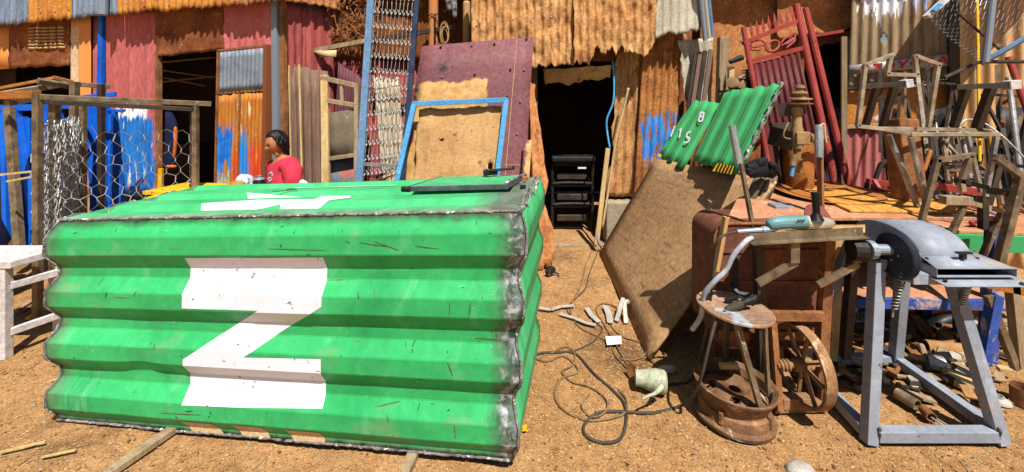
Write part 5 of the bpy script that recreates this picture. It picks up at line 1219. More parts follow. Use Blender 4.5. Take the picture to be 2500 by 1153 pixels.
MB().lathe([(.002, -.008), (.178, -.008), (.186, -.004), (.186, .006), (.180, .010), (.172, .007), (.002, .006)], 48, Matrix.Translation(seatc) @ Matrix.Rotation(R(5), 4, 'Y'), caps=False).build('seat', m_seat, sl, smooth='auto')
for k, (a0, a1) in enumerate((((1766, 775, 2.30), (1762, 905, 2.36)), ((1786, 780, 2.12), (1848, 1000, 2.10)), ((1858, 775, 2.24), (1868, 960, 2.20)), ((1872, 775, 2.32), (1888, 960, 2.36)))):
    MB().angle(P(*a0), P(*a1), .035 if k != 2 else .028, .005, up=(1, 0, 0)).build('leg', m_mill if k else m_mill_d, sl)
MB().tube([P(1758, 893, 2.3), P(1800, 893, 2.3)], .018, 8).build('cross_tube', m_rust_t, sl, smooth='auto')
for a in (.9, 2.3, 3.9, 5.4): MB().box((MR @ V(.175 * math.cos(a), .175 * math.sin(a), .07)).to_tuple(), (.02, .02, .06), Matrix.Rotation(a, 3, 'Z')).build('lug', m_rim, sl, bevel=.003)
# welding electrode holder lying on the stool
wh = thing('electrode_holder', 'dark welding electrode holder lying on the round stool', 'welding tool', tuple(P(1805, 745, 2.24)))
MB().tube([P(1772, 758, 2.2), P(1783, 754, 2.2), P(1800, 747, 2.2), P(1812, 741, 2.2)], [.014, .021, .022, .019], 12).build('grip', m_rubber, wh, smooth='auto')
MB().tube([P(1812, 741, 2.2), P(1826, 735, 2.2), P(1840, 730, 2.2), P(1848, 722, 2.2)], [.016, .018, .014, .010], 10).build('jaw', m_black_st, wh, smooth='auto')
MB().bar(P(1770, 735, 2.27), P(1798, 727, 2.27), .018, .022).build('lever', m_black_st, wh, bevel=.003)
MB().tube(rope([P(1795, 735, 2.24), P(1803, 724, 2.24), P(1815, 730, 2.23), P(1828, 728, 2.22), P(1838, 720, 2.22)]), .007, 6).build('spring_arm', m_black_st, wh, smooth=True)

# ------------------------------------------------------------ spoked flywheel on a bracket
m_fly = mat('dusty rusty flywheel', (172, 130, 88), (110, 78, 52), vs=10, rough=.8, layers=[dict(c=(70, 48, 34), s=9, lo=.58, hi=.66, a=.8), dict(c=(216, 186, 146), s=14, lo=.6, hi=.66, a=.6)], bump=.3)
fc_ = P(1958, 890, 2.27); fw = thing('spoked_wheel', 'rusty spoked iron wheel mounted on a small bracket', 'wheel', (fc_.x, fc_.y, 0))
MF = Matrix.Translation(fc_) @ Matrix.Rotation(R(8), 4, 'Z') @ Matrix.Rotation(R(90), 4, 'Y') @ Matrix.Rotation(R(4), 4, 'X')
MB().lathe([(.185, -.028), (.20, -.028), (.205, 0), (.20, .028), (.185, .028), (.187, 0), (.185, -.028)], 48, MF, caps=False).build('wheel_rim', m_fly, fw, smooth='auto')
for k in range(8):
    a = k * math.pi / 4 + .2
    MB().bar(MF @ V(.02 * math.cos(a), .02 * math.sin(a), 0), MF @ V(.188 * math.cos(a), .188 * math.sin(a), .008 * (-1) ** k), .018, .012).build('spoke', m_fly, fw)
MB().lathe([(.03, -.05), (.034, -.04), (.034, .04), (.03, .05)], 16, MF).build('hub', m_fly, fw, smooth='auto')
MB().tube([MF @ V(0, 0, -.14), MF @ V(0, 0, .13)], .016, 10).build('axle', m_fly, fw, smooth='auto')
for z in (-.13, -.11, -.09): MB().lathe([(.022, 0), (.03, .004), (.03, .012), (.022, .016)], 12, MF @ Matrix.Translation((0, 0, z))).build('collar', m_fly, fw, smooth='auto')
MB().bar(P(1885, 775, 2.30), P(1902, 1000, 2.25), .03, .035).build('upright', m_rust_bar, fw)
MB().bar(P(2012, 880, 2.34), P(2006, 985, 2.34), .03, .03).build('upright', m_rust_bar, fw)
slab('base_plate', [(G(1893, 1012).x, G(1893, 1012).y), (G(2022, 1008).x, G(2022, 1008).y), (G(2000, 970).x, G(2000, 970).y), (G(1898, 978).x, G(1898, 978).y)], .002, .02, m_fly, fw)
MB().box((fc_.x - .03, 2.28, .05), (.16, .06, .06)).build('bracket', m_fly, fw, bevel=.006)

# ------------------------------------------------------------ grey grinding machine on a stand
gm = thing('grey_grinding_machine', 'grey painted milling machine with curved hood on a tapered stand', 'machine', (2.06, 2.35, 0))
base = dict(fl=V(1.74, 2.07, .03), fr=V(2.385, 2.07, .03), br=V(2.40, 2.66, .03), bl=V(1.80, 2.66, .03))
topc = dict(fl=V(1.885, 2.19, .84), fr=V(2.225, 2.17, .84), br=V(2.30, 2.48, .84), bl=V(1.99, 2.48, .84))
for k in base: MB().bar(base[k] - V(0, 0, .03), topc[k], .054, .054, up=(0, -1, 0)).build('leg', m_grey, gm, bevel=.003)
for a, c in (('fl', 'fr'), ('fl', 'bl'), ('bl', 'br'), ('fr', 'br')):
    d_ = (base[c] - base[a]).normalized() * .033
    MB().bar(base[a] + d_ + V(0, 0, .012), base[c] - d_ + V(0, 0, .012), .052, .052).build('base_bar', m_grey, gm, bevel=.003)
for a, c in (('fl', 'fr'), ('fl', 'bl'), ('bl', 'br'), ('fr', 'br')):
    MB().bar(topc[a], topc[c], .05, .03).build('top_bar', m_grey, gm, bevel=.003)
# hood
xl, xr = 2.035, 2.285; b = MB(); K = 18
pf = []
for i in range(K + 1):
    a = math.pi * (1 - i / K); pf.append((2.32 - .205 * math.cos(math.pi - a) * -1 if False else 2.32 + .205 * math.cos(a),   .865 + .128 * math.sin(a) ** .75 if math.sin(a) > 0 else .865))
pf = sorted(pf)
for x in (xl, xr):
    b.v += [(x, y, z) for y, z in pf]
n1 = K + 1
b.f = [(i, i + 1, n1 + i + 1, n1 + i) for i in range(K)]
b.build('hood', m_grey, gm, smooth='auto', solid=.004)
for x in (xl - .002, xr + .002):
    b = MB(); b.v = [(x, y, z) for y, z in pf]; b.f = [tuple(range(n1))]
    b.build('hood_side', m_grey, gm, solid=.003)
# outlet trough and plates
sheet('front_plate', (V(xl, 2.15, .905), V(xr + .04, 2.15, .905), V(xr + .13, 2.03, .865), V(xl + .0, 2.03, .865)), m_grey, gm, nv=2, nu=2, thick=.004)
b = MB().add([V(xl, 2.03, .863), V(xr + .13, 2.03, .863), V(xr + .13, 2.03, .825), V(xl, 2.03, .825), V(xl, 2.2, .863), V(xr + .13, 2.2, .863), V(xr + .13, 2.2, .825), V(xl, 2.2, .825)], [(0, 4, 5, 1), (3, 2, 6, 7), (0, 3, 7, 4), (1, 5, 6, 2), (4, 7, 6, 5)])
b.build('trough', m_grey, gm, solid=.003)
sheet('lip', (V(xl - .02, 2.12, .822), V(xr + .15, 2.12, .822), V(xr + .17, 1.985, .800), V(xl + .0, 1.985, .800)), m_grey, gm, nv=2, nu=2, thick=.004)
MB().box((2.16, 2.2, .80), (.42, .28, .05)).build('bed', m_grey, gm)
MB().box((2.215, 2.085, .905), (.02, .02, .03)).box((2.215, 2.08, .922), (.07, .02, .008)).build('knob', m_black_st, gm)
# pulley and shaft
cy, cz = 2.13, .892
MX = Matrix.Translation((1.925, cy, cz)) @ Matrix.Rotation(R(90), 4, 'Y') 
m_pul = mat('dark blue grey pulley', (48, 54, 66), (40, 44, 54), vs=6, rough=.55, bump=.05, fine=.1)
MB().lathe([(.01, -.012), (.108, -.012), (.115, -.006), (.106, .006), (.115, .018), (.110, .024), (.01, .024)], 40, MX).build('pulley', m_pul, gm, smooth='auto')
for a in (.3, 2.4, 4.5): MB().lathe([(.005, 0), (.005, .003)], 8, MX @ Matrix.Translation((.03 * math.cos(a), .03 * math.sin(a), -.0145))).build('bolt', m_wire, gm)
MB().tube([V(1.94, cy, cz), V(2.04, cy, cz)], .02, 12).build('shaft', m_steel, gm, smooth='auto')
MB().tube([V(1.80, cy + .02, cz + .02), V(1.83, cy + .02, cz + .02), V(1.83, cy + .02, cz + .02), V(1.94, cy + .02, cz + .02)], [.045, .045, .026, .026], 14).build('motor_shaft', m_galv, gm, smooth='auto')
MB().tube([V(1.74, cy + .05, cz + .01), V(1.80, cy + .04, cz + .01)], .055, 14).build('motor', m_black_st, gm, smooth='auto')
def spring(p0, p1, r, turns, w):
    d = (p1 - p0); u_ = d.orthogonal().normalized(); w_ = d.normalized().cross(u_)
    n = turns * 8
    return MB().tube([p0 + d * (i / n) + (u_ * math.cos(i * math.pi / 4) + w_ * math.sin(i * math.pi / 4)) * r for i in range(n + 1)], w, 5)
for q0, q1 in (((2212, 652), (2182, 752)), ((2372, 672), (2346, 742))):
    spring(P(*q0, 2.08), P(*q1, 2.12), .013, 13, .0045).build('spring', m_steel, gm, smooth=True)
    MB().tube([P(q1[0], q1[1], 2.12), P(q1[0] - 3, q1[1] + 22, 2.12)], .005, 6).build('spring_hook', m_steel, gm)

# bolts and weld lumps on the stand
for (x, y, z) in ((2.05, 2.10, .885), (2.30, 2.10, .885), (2.06, 2.02, .813), (2.40, 2.00, .806), (1.90, 2.155, .80), (1.90, 2.158, .76), (2.22, 2.135, .78)):
    MB().lathe([(.009, 0), (.009, .006), (.004, .009)], 6, Matrix.Translation((x, y, z)) @ Matrix.Rotation(R(60), 4, 'X')).build('bolt', m_black_st, gm)
for k, d0 in (('fl', V(.034, -.02, .02)), ('fl', V(.034, -.025, .045)), ('fr', V(-.034, -.02, .02)), ('fr', V(-.034, -.025, .045)), ('br', V(-.03, -.03, .02)), ('bl', V(.03, -.03, .02))):
    c_ = base[k] + d0; MB().tube([c_ + V(0, 0, -.02), c_ + V(.002, 0, 0), c_ + V(0, .0, .02)], [.005, .008, .005], 6).build('weld_lump', m_weld, gm, smooth=True)
# ------------------------------------------------------------ welded chair skeletons on the tables
def framething(name, label, cat, bars, Y, m_, group=None, w=.035):
    pts = [PX_ for b_ in bars for PX_ in b_[:2]]
    lo = max(pts, key=lambda q: q[1]); t = thing(name, label, cat, tuple(P(lo[0], lo[1], Y)), group)
    for b_ in bars:
        (x0, y0), (x1, y1) = b_[0][:2], b_[1][:2]
        d0 = b_[0][2] if len(b_[0]) > 2 else 0; d1 = b_[1][2] if len(b_[1]) > 2 else 0
        MB().bar(P(x0, y0, Y + d0), P(x1, y1, Y + d1), b_[4] if len(b_) > 4 else w, None, up=(0, -1, 0)).build(b_[2], b_[3] if len(b_) > 3 and b_[3] else m_, t, bevel=.002)
    return t
CH_G = 'welded chair skeletons on the tables'
framething('chair_skeleton', 'large unpainted steel chair frame with stepped back in front of the name board', 'chair frame', [
    ((2112, 158), (2094, 308), 'back_post'), ((2110, 160), (2182, 133), 'top_bar'), ((2174, 138), (2166, 182), 'inset_bar'), ((2162, 182), (2242, 184), 'inset_bar'),
    ((2232, 136), (2238, 184), 'inset_bar'), ((2232, 136), (2296, 160), 'top_bar'), ((2290, 158), (2266, 312), 'back_post'),
    ((2092, 308), (2162, 316), 'seat_bar'), ((2155, 314), (2400, 318, .3), 'seat_bar'), ((2158, 316), (2226, 328, -.1), 'seat_bar'), ((2222, 328, -.1), (2438, 328, -.1), 'seat_bar'), ((2400, 318, .3), (2436, 328, -.1), 'seat_bar'),
    ((2170, 330), (2240, 505), 'leg', m_steel), ((2222, 334, -.1), (2262, 505), 'leg', m_steel), ((2432, 334, -.1), (2398, 520, -.1), 'leg', m_steel), ((2360, 322, .2), (2395, 470, .2), 'leg', m_steel)], 2.72, m_bright, CH_G, .024)
framething('chair_arm_frame', 'dark bent arm frame with a pale end behind the large steel chair frame', 'chair frame', [
    ((2098, 212), (2206, 205), 'arm', m_mill_d, .035), ((2204, 206), (2222, 203), 'end_piece', m_whitew, .055), ((2140, 214), (2112, 310, .1), 'post', m_mill_d, .035), ((2182, 212), (2154, 312, .1), 'post', m_mill_d, .035)], 2.95, m_mill_d, CH_G, .03)
framething('chair_arm_frame', 'dark bent arm frame with a pale end at the far right', 'chair frame', [
    ((2330, 213), (2458, 208), 'arm', m_mill_d, .036), ((2456, 209), (2482, 206), 'end_piece', m_whitew, .06), ((2360, 216), (2328, 310, .1), 'post', m_mill_d, .04), ((2420, 213), (2384, 314, .1), 'post', m_mill_d, .045)], 2.9, m_mill_d, CH_G)
framething('chair_skeleton', 'brown angle iron chair frame right behind the grey machine hood', 'chair frame', [
    ((2290, 388), (2248, 545), 'leg'), ((2284, 392), (2378, 378), 'top_bar'), ((2370, 380), (2346, 442), 'post'), ((2335, 440), (2410, 458), 'seat_bar', m_mill_d), ((2284, 388), (2300, 384, .2), 'top_bar', m_mill_d),
    ((2352, 505), (2318, 580), 'leg'), ((2446, 520), (2388, 648), 'leg'), ((2300, 488), (2366, 490), 'seat_plate', m_wood, .05), ((2362, 494), (2448, 516), 'seat_bar', m_wood), ((2345, 440), (2350, 468), 'post', m_wood)], 2.55, m_mill, CH_G, .028)
framething('chair_skeleton', 'brown angle iron chair frame cut by the right edge of the photo', 'chair frame', [
    ((2430, 384), (2498, 434), 'top_bar'), ((2492, 432), (2432, 668), 'leg', None, .04), ((2440, 392, .2), (2410, 500, .2), 'leg', m_mill_d, .036), ((2432, 386), (2446, 384, .25), 'top_bar', m_mill_d), ((2408, 465, .1), (2500, 475), 'seat_bar', m_mill_d), ((2400, 480, .1), (2400, 560, .1), 'leg', m_mill_d)], 2.45, m_mill, CH_G, .036)
framething('low_bench_frame', 'low brown timber and angle frame at the right edge beside the grey stand', 'frame', [
    ((2395, 660), (2520, 700), 'rail', m_wood_p, .04), ((2400, 690), (2520, 715), 'rail', m_rust_or, .045), ((2410, 720), (2480, 900), 'brace', m_mill, .035), ((2470, 690), (2490, 890), 'leg', m_wood, .045), ((2430, 720), (2400, 885), 'leg', m_blue_old, .05)], 2.35, m_mill)

# red steel offcuts on the far table
for k, (a, c, w, lb) in enumerate((((2118, 442), (2196, 452), .05, 'red steel bar at the foot of the pink wall, left of the square column'), ((2128, 462), (2192, 478), .06, 'red channel piece lying in front of the other red bar'), ((2135, 440), (2145, 462), .03, 'short upright red stub on the red bars'), ((2270, 452), (2420, 474), .06, 'long red steel tube behind the brown chair frame'), ((2290, 495), (2385, 512), .06, 'red flat bar lying right of the orange plywood'), ((2370, 545), (2420, 530), .03, 'small red strap piece on the green edged table'))):
    Y = (3.3, 3.2, 3.25, 3.1, 2.85, 2.95)[k]
    tag(MB().bar(P(*a, Y), P(*c, Y - .05), w, w * .8).build('red_steel_piece', m_red, bevel=.003), lb, 'steel bar', 'red steel offcuts on the tables')
cu = MB().tube([P(2395 + 24 * math.cos(t), 545 + 10 * math.sin(t), 2.95 + .05 * math.sin(t)) for t in [i * math.pi / 10 for i in range(-2, 12)]], .014, 6)
tag(cu.build('red_hook', m_red, smooth=True), 'curved red hook on the green edged table', 'hook')
bl_ = framething('curved_bracket', 'dark arched bracket standing against the pink lower wall', 'bracket', [((2132, 455), (2150, 400), 'side'), ((2150, 400), (2178, 388), 'top'), ((2178, 388), (2205, 410), 'side'), ((2118, 445), (2110, 490), 'toothed_bar')], 3.35, m_mill_d, None, .025)
# poles against the tan wall
for (a, c, Y0, Y1, r, mm, lb) in (((2385, -30), (2393, 470), 3.9, 3.5, .011, m_yel, 'thin yellow pole in front of the tan wall'), ((2462, 190), (2500, 500), 3.6, 3.3, .02, m_steel, 'pale grey pole near the right edge'), ((2462, 140), (2530, 330), 3.7, 3.5, .024, m_red, 'thick red pole slanting out at the right edge'), ((2415, 330), (2450, 560), 3.5, 3.3, .014, m_rust_or, 'thin orange rod behind the far right chair frame'), ((2350, 330), (2385, 520), 3.6, 3.4, .02, m_steel, 'bright bar leaning between the chair frames'), ((2310, 335), (2325, 500), 3.6, 3.4, .022, m_wood_p, 'pale batten leaning behind the brown chair frame'), ((2255, 420), (2285, 330), 3.3, 3.5, .014, m_rust_or, 'thin orange rod leaning right of the square column'), ((2330, 330), (2350, 520), 3.7, 3.45, .018, m_wood_p, 'second pale batten behind the brown chair frame'), ((2420, 400), (2380, 520), 3.3, 3.2, .02, m_galv, 'grey bar crossing behind the far right chair')):
    tag(MB().tube([P(*a, Y0), P(*c, Y1)], r, 12).build('leaning_pole', mm, smooth='auto'), lb, 'pole', 'poles against the right wall')
tag(MB().tube(rope([P(2340, 310, 3.2), P(2360, 292, 3.2), P(2400, 300, 3.2), P(2450, 335, 3.1), P(2510, 395, 3.0)]), .006, 5).build('bent_wire', m_wire, smooth=True), 'thin bent wire arching across the far right frames', 'wire')
# pile of dark scrap behind the column
for k in range(34):
    x, y = rnd.uniform(2235, 2490), rnd.uniform(395, 560); Y = rnd.uniform(3.2, 3.6)
    a = rnd.uniform(0, 3.1); l_ = rnd.uniform(18, 50)
    tag(MB().bar(P(x - l_ * math.cos(a), y - l_ * .5 * math.sin(a), Y), P(x + l_ * math.cos(a), y + l_ * .5 * math.sin(a), Y - .1), rnd.uniform(.015, .05), rnd.uniform(.01, .03)).build('steel_offcut', (mq_ := rnd.choice([m_mill_d, m_mill, m_rust_bar, m_black_st, m_steel, m_red]))), {'dark mill steel': 'dark', 'brown mill scale steel': 'brown', 'rusty bar': 'rusty', 'blackened steel': 'black', 'bare bright steel': 'bright', 'red oxide paint': 'red'}[mq_.name] + ' steel offcut in the jumble ' + ('right of the square column' if x < 2320 else 'behind the brown chair frame' if x < 2400 else 'near the right edge') + (', upper part' if y < 475 else ', lower part'), 'offcut', 'steel offcuts behind the chair frames')
# leaning frames added to cast shadow by the patched wall, then leaning bars
for k, (x0, y0, x1, y1, Y, mm, lb) in enumerate(((2150, 240, 2215, 470, 3.9, m_mill_d, 'added dark frame leaning left of the square column'), (2250, 200, 2330, 480, 4.0, m_mill_d, 'added dark frame leaning behind the large steel chair'), (2300, 330, 2420, 500, 3.55, m_mill, 'added brown frame standing behind the brown chair'), (2400, 230, 2500, 480, 3.75, m_mill_d, 'added dark frame leaning at the right edge'), (2215, 330, 2300, 480, 3.6, m_black_st, 'added blackened frame right of the square column'))):
    framething('added_shade_frame', lb.replace('frame leaning', 'gate frame leaning').replace('frame standing', 'gate frame standing'), 'gate frame', [((x0, y0), (x0 + 22, y1, -.3), 'side_bar'), ((x1, y0 + 6), (x1 + 26, y1, -.3), 'side_bar'), ((x0, y0), (x1, y0 + 6), 'top_bar'), ((x0 + 12, (y0 + y1) / 2, -.15), (x1 + 13, (y0 + y1) / 2 + 8, -.15), 'cross_bar'), ((x0 + 4, y0 + 14), (x1 + 18, y1 - 20, -.25), 'brace')], Y, mm, 'added shadow frames leaning on the patched wall', .022)
tag(sheet('shadow_sheet', (P(2215, 262, 3.95), P(2330, 250, 3.9), P(2345, 560, 3.7), P(2225, 560, 3.75)), mat('dark tarpaulin', (46, 42, 44), (70, 60, 56), vs=5, coord='U', rough=.8, bump=.5, bs=12), None, 3, .05, dent=.04, df=4, seed=91, nv=16, nu=24, rag=(.05, 0, .05, .05)), 'dark tarpaulin hanging behind the square column', 'tarpaulin')  # dark sheet added in place of the shadow on the wall
tag(sheet('shadow_panel', (P(2440, 262, 3.75), P(2520, 262, 3.7), P(2525, 560, 3.55), P(2435, 560, 3.6)), m_black_st, None, nv=6, nu=6, dent=.02, seed=92), 'added dark shadow panel standing behind the red pole', 'metal panel')  # dark panel added to deepen the shadow near the right edge
for k in range(30):
    x, y = rnd.uniform(2140, 2500), rnd.uniform(230, 420); Y = rnd.uniform(3.45, 3.95); h_ = rnd.uniform(60, 190); s_ = rnd.uniform(-45, 45)
    mq_ = rnd.choice([m_mill_d, m_mill_d, m_mill, m_rust_bar, m_black_st, m_bright])
    tag(MB().bar(P(x + s_, y - h_ / 2, Y + .1), P(x, min(y + h_ / 2 + 60, 520), Y - .1), rnd.uniform(.012, .03), rnd.uniform(.01, .02)).build('steel_rod', mq_), {'dark mill steel': 'dark', 'brown mill scale steel': 'brown', 'rusty bar': 'rusty', 'blackened steel': 'black', 'ground bright steel': 'bright'}[mq_.name] + (' thin' if k % 2 else ' flat') + ' steel rod leaning ' + ('right ' if s_ > 0 else 'left ') + ('left of the square column' if x < 2195 else 'behind the large steel chair' if x < 2300 else 'behind the brown chair' if x < 2400 else 'near the right edge') + (', high up' if y < 320 else ', low down'), 'rod', 'rods leaning on the patched wall')
# bent pipe frame with chain link netting at the top right
cf = thing('netting_frame', 'bent pipe frame holding sagging chain link netting at the top right', 'netting frame', tuple(P(2420, 150, 3.2)))
MB().bar(P(2262, 42, 3.3), P(2350, -40, 3.3), .05, .03).build('flat_bar', m_whitew, cf)
MB().bar(P(2278, 27, 3.27), P(2296, 11, 3.27), .03, .02).build('paint_patch', m_blue_f, cf)
MB().tube([P(2428, -40, 3.1), P(2406, 152, 3.1)], .022, 10).build('upright', m_galv, cf, smooth='auto')
MB().tube([P(2306, 190, 3.2), P(2384, 154, 3.2), P(2400, 151, 3.2), P(2560, 151, 3.2)], .014, 8).build('bent_pipe', m_mill_d, cf, smooth='auto')
MB().tube([P(2395, 155, 3.15), P(2440, 130, 3.1), P(2560, 60, 3.0)], .02, 8).build('blue_pipe', m_blue_g, cf, smooth='auto')
MB().tube([P(2330, 25, 3.2), P(2450, 130, 3.15)], .009, 6).build('tension_rod', m_mill_d, cf)
def NT(u, v):
    a = P(2268, 40, 3.25).lerp(P(2400, -90, 3.4), u); c = P(2402, 148, 3.12).lerp(P(2560, 10, 3.0), u)
    q = a.lerp(c, v); return q + V(0, 0, -.06 * math.sin(math.pi * v) * math.sin(math.pi * min(1, u + .2)))
b = MB()
for i in range(11):
    for s_ in (1, -1):
        pts = []
        for k in range(29):
            t = k / 28; v = t; u = (i + (.5 * (1 if k % 2 else -1)) * s_ * .9) / 10
            pts.append(NT(min(max(u, -.02), 1.05), v))
        if s_ == 1: b.tube(pts, .0028, 4)
b.build('chain_link', m_galv, cf, smooth=False)
# ------------------------------------------------------------ steel cages with wire netting on the left
def barsF(t, lst, m_, w=.045, kind='bar'):
    for nm, p0, p1, *r_ in lst:
        mm = r_[0] if r_ and r_[0] else m_; ww = r_[1] if len(r_) > 1 else w
        MB().bar(p0, p1, ww, ww, up=(0, -1, 0)).build(nm, mm, t, bevel=.003)
fA0, fA1 = V(-3.52, 3.15, 0), V(-2.70, 3.62, 0)
f1 = thing('wire_cage_panel', 'front steel angle panel with galvanised wire netting, tallest by the bench', 'cage panel', tuple(fA0))
za, zb = V(0, 0, 1.70), V(0, 0, 1.615)
barsF(f1, [('post', fA0, fA0 + za, None, .045), ('post', fA1, fA1 + zb, None, .04), ('post', fA1 + V(-.06, .05, 0), fA1 + zb + V(-.05, .05, -.03), m_mill_d), ('top_bar', fA0 + za + V(0, 0, -.02), fA1 + zb + V(.1, .05, 0), None, .04), ('top_bar', fA0 + za + V(.1, .0, -.06), fA1 + zb + V(0, 0, -.045), m_mill_d, .035), ('bottom_bar', fA0 + V(0, 0, .55), fA1 + V(0, 0, .78), m_mill_d, .025)], m_mill)
b = hexmesh(MB(), lambda u, v: fA0.lerp(fA1, u) + V(0, .0, 1.48 + (1.40 - 1.48) * u - v * .85 + .012 * math.sin(9 * u + 5 * v)), 10, 10, .0026, .24, 1)
b.build('wire_netting', m_wire, f1)
f2 = thing('wire_cage_panel', 'second steel panel with netting just behind the front one', 'cage panel', (-3.4, 3.4, 0))
q0, q1 = P(134, 242, 3.45), P(203, 250, 3.75)
g0, g1 = V(q0.x, 3.45, 0), V(q1.x, 3.75, 0)
barsF(f2, [('post', g0, g0 + V(0, 0, 1.66), None, .055), ('post', g1, g1 + V(0, 0, 1.63), None, .04), ('top_bar', g0 + V(-.0, -.02, 1.66), P(420, 250, 3.95), None, .035)], m_mill)
b = hexmesh(MB(), lambda u, v: g0.lerp(g1, u) + V(0, 0, 1.5 - v * 1.1), 7, 16, .0042, .3, 2)
b.build('wire_netting', m_wire, f2)
f3 = thing('wire_cage_panel', 'crosswise netting panel seen edge on between the dark posts', 'cage panel', (-3.5, 3.7, 0))
r0, r1 = V(-3.50, 3.20, 0), V(P(182, 200, 4.1).x, 4.1, 0)
barsF(f3, [('post', r1, r1 + V(0, 0, 1.82), None, .055), ('post', r1 + V(.16, .1, 0), r1 + V(.16, .1, 1.80), m_mill_d, .045), ('top_bar', r1 + V(-.06, 0, 1.78), P(92, 198, 3.9), None, .05), ('top_bar', r1 + V(-.05, 0, 1.80), P(270, 212, 4.3), m_mill, .045), ('top_bar', P(175, 200, 4.1), P(132, 189, 4.6), m_rust_bar, .03)], m_mill)
for k in range(4):
    b = hexmesh(MB(), lambda u, v: r0.lerp(r1, u) + V(.06 - .06 * k, 0, 1.48 - v * 1.0 + .02 * math.sin(7 * u + k)), 10, 15, .0042, .3, 3 + k)
    b.build('wire_netting', m_wire, f3)
f4 = thing('brown_top_frame', 'brown steel frame lying level across the tops of the cages at the left edge', 'frame', (-4.4, 4.0, 1.5))
barsF(f4, [('long_bar', P(-40, 224, 3.9), P(135, 190, 4.6), m_rust_or, .03), ('long_bar', P(-40, 238, 3.5), P(160, 205, 4.2), m_wood, .05), ('long_bar', P(10, 233, 3.25), P(90, 231, 3.2), m_rust_or, .06), ('long_bar', P(16, 252, 3.4), P(88, 240, 3.6), m_mill, .05), ('cross_bar', P(-10, 236, 3.4), P(160, 250, 3.4), m_mill_d, .04)], m_mill)
MB().bar(P(22, 262, 3.55), P(50, 640, 3.35), .055, .05, up=(0, -1, 0)).build('post', m_mill, f4, bevel=.004)
MB().bar(P(-20, 268, 3.6), P(-10, 640, 3.5), .06, .05, up=(0, -1, 0)).build('post', m_mill_d, f4, bevel=.004)
for (a, c, lb) in (((-10, 428), (88, 418), 'upper thin stick poking between the bars at the left edge'), ((18, 443), (88, 430), 'lower thin stick poking between the bars at the left edge')):
    tag(MB().bar(P(*a, 3.2), P(*c, 3.2), .014, .014).build('thin_stick', m_wood_p), lb, 'stick')
# blue painted frames stacked behind
BG = 'blue frames stacked behind the cages'
def bluef(label, bars, Y):
    t = thing('blue_gate', label, 'gate', tuple(P(bars[0][0][0], 520, Y)), BG)
    for (x0, y0), (x1, y1), w in bars: MB().bar(P(x0, y0, Y), P(x1, y1, Y - .15 * (y1 - y0) / 300), w, w * .7, up=(0, -1, 0)).build('bar', m_blue, t, bevel=.004)
bluef('bright blue steel frame nearest the left edge', [((32, 262), (58, 640), .10), ((-20, 266), (92, 262), .06), ((52, 288), (92, 560), .09), ((30, 450), (98, 450), .025), ((70, 290), (70, 600), .06), ((8, 275), (14, 600), .07), ((-10, 300), (20, 600), .05)], 4.05)
bluef('bright blue steel frame in the middle of the blue stack', [((95, 262), (190, 258), .06), ((112, 270), (122, 600), .08), ((182, 270), (178, 600), .07), ((100, 450), (200, 447), .03), ((100, 464), (200, 460), .03), ((140, 275), (150, 600), .08), ((160, 290), (200, 600), .06), ((100, 300), (82, 600), .06)], 4.35)
bluef('bright blue steel frame with close bars left of the pink wall', [((216, 256), (242, 600), .075), ((252, 250), (254, 600), .10), ((190, 240), (282, 230), .05), ((205, 262), (300, 272), .03), ((232, 262), (226, 600), .05), ((268, 280), (262, 600), .05)], 4.55)
bluef('bright blue steel frame leaning on the pink wall', [((274, 272), (304, 600), .08), ((258, 300), (284, 600), .07), ((205, 276), (305, 270), .03)], 4.75)

# ------------------------------------------------------------ white bench
wb = thing('white_bench', 'whitewashed timber bench at the left edge', 'bench', (-3.6, 2.9, 0))
x1 = -3.19
slab('seat', [(-4.6, 2.70), (-3.22, 2.72), (-3.14, 3.02), (-4.6, 3.02)], .578, .625, m_whitew, wb, .005)
MB().bar(V(-4.5, 2.74, .53), V(-3.27, 2.745, .53), .03, .075).build('apron', m_whitew, wb, bevel=.003)
for x, y in ((-3.285, 2.75), (-3.185, 2.99), (-4.45, 2.75), (-4.45, 2.99)):
    MB().bar(V(x, y, -.01), V(x, y, .578), .055, .05).build('leg', m_whitew, wb, bevel=.003)
MB().bar(V(-3.262, 2.76, .455), V(-3.165, 2.98, .455), .03, .045).build('rail', m_whitew, wb, bevel=.003)
MB().bar(V(-3.262, 2.76, .155), V(-3.165, 2.98, .155), .03, .045).build('rail', m_whitew, wb, bevel=.003)
for k in range(5): tag(MB().bar(G(40 + k * 9, 760 + k * 6), G(150, 690 + k * 14), .03, .02).build('timber_stick', [m_wood, m_rust_bar, m_wood_d, m_yel, m_wood][k]), ['grey stick', 'brown stick', 'dark brown stick', 'yellow stick', 'fifth grey stick'][k] + ' lying on the ground under the white bench', 'timber', 'sticks under the white bench')

# ------------------------------------------------------------ yellow table behind the green box with food things
yt = thing('yellow_table', 'yellow topped table mostly hidden behind the green box', 'table', (-2.3, 3.55, 0))
slab('table_top', [(-3.05, 3.50), (-1.55, 3.28), (-1.50, 3.62), (-2.95, 3.86)], .87, .90, m_yel, yt)
for x, y in ((-2.95, 3.55), (-1.6, 3.35), (-1.6, 3.57), (-2.9, 3.78)): MB().bar(V(x, y, 0), V(x, y, .87), .05, .05).build('leg', m_wood, yt)
tag(MB().bar(P(360, 490, 3.35), P(450, 462, 3.7), .05, .04).build('yellow_bar', m_yel), 'short yellow bar lying beside the cage foot', 'bar')
m_bread = mat('orange bread crust', (222, 140, 40), (190, 100, 24), vs=12, rough=.7, bump=.3)
m_plast = mat('white plastic bag', (216, 216, 222), (160, 166, 184), vs=9, rough=.4, bump=.4, bs=20)
bz = P(588, 446, 3.55)
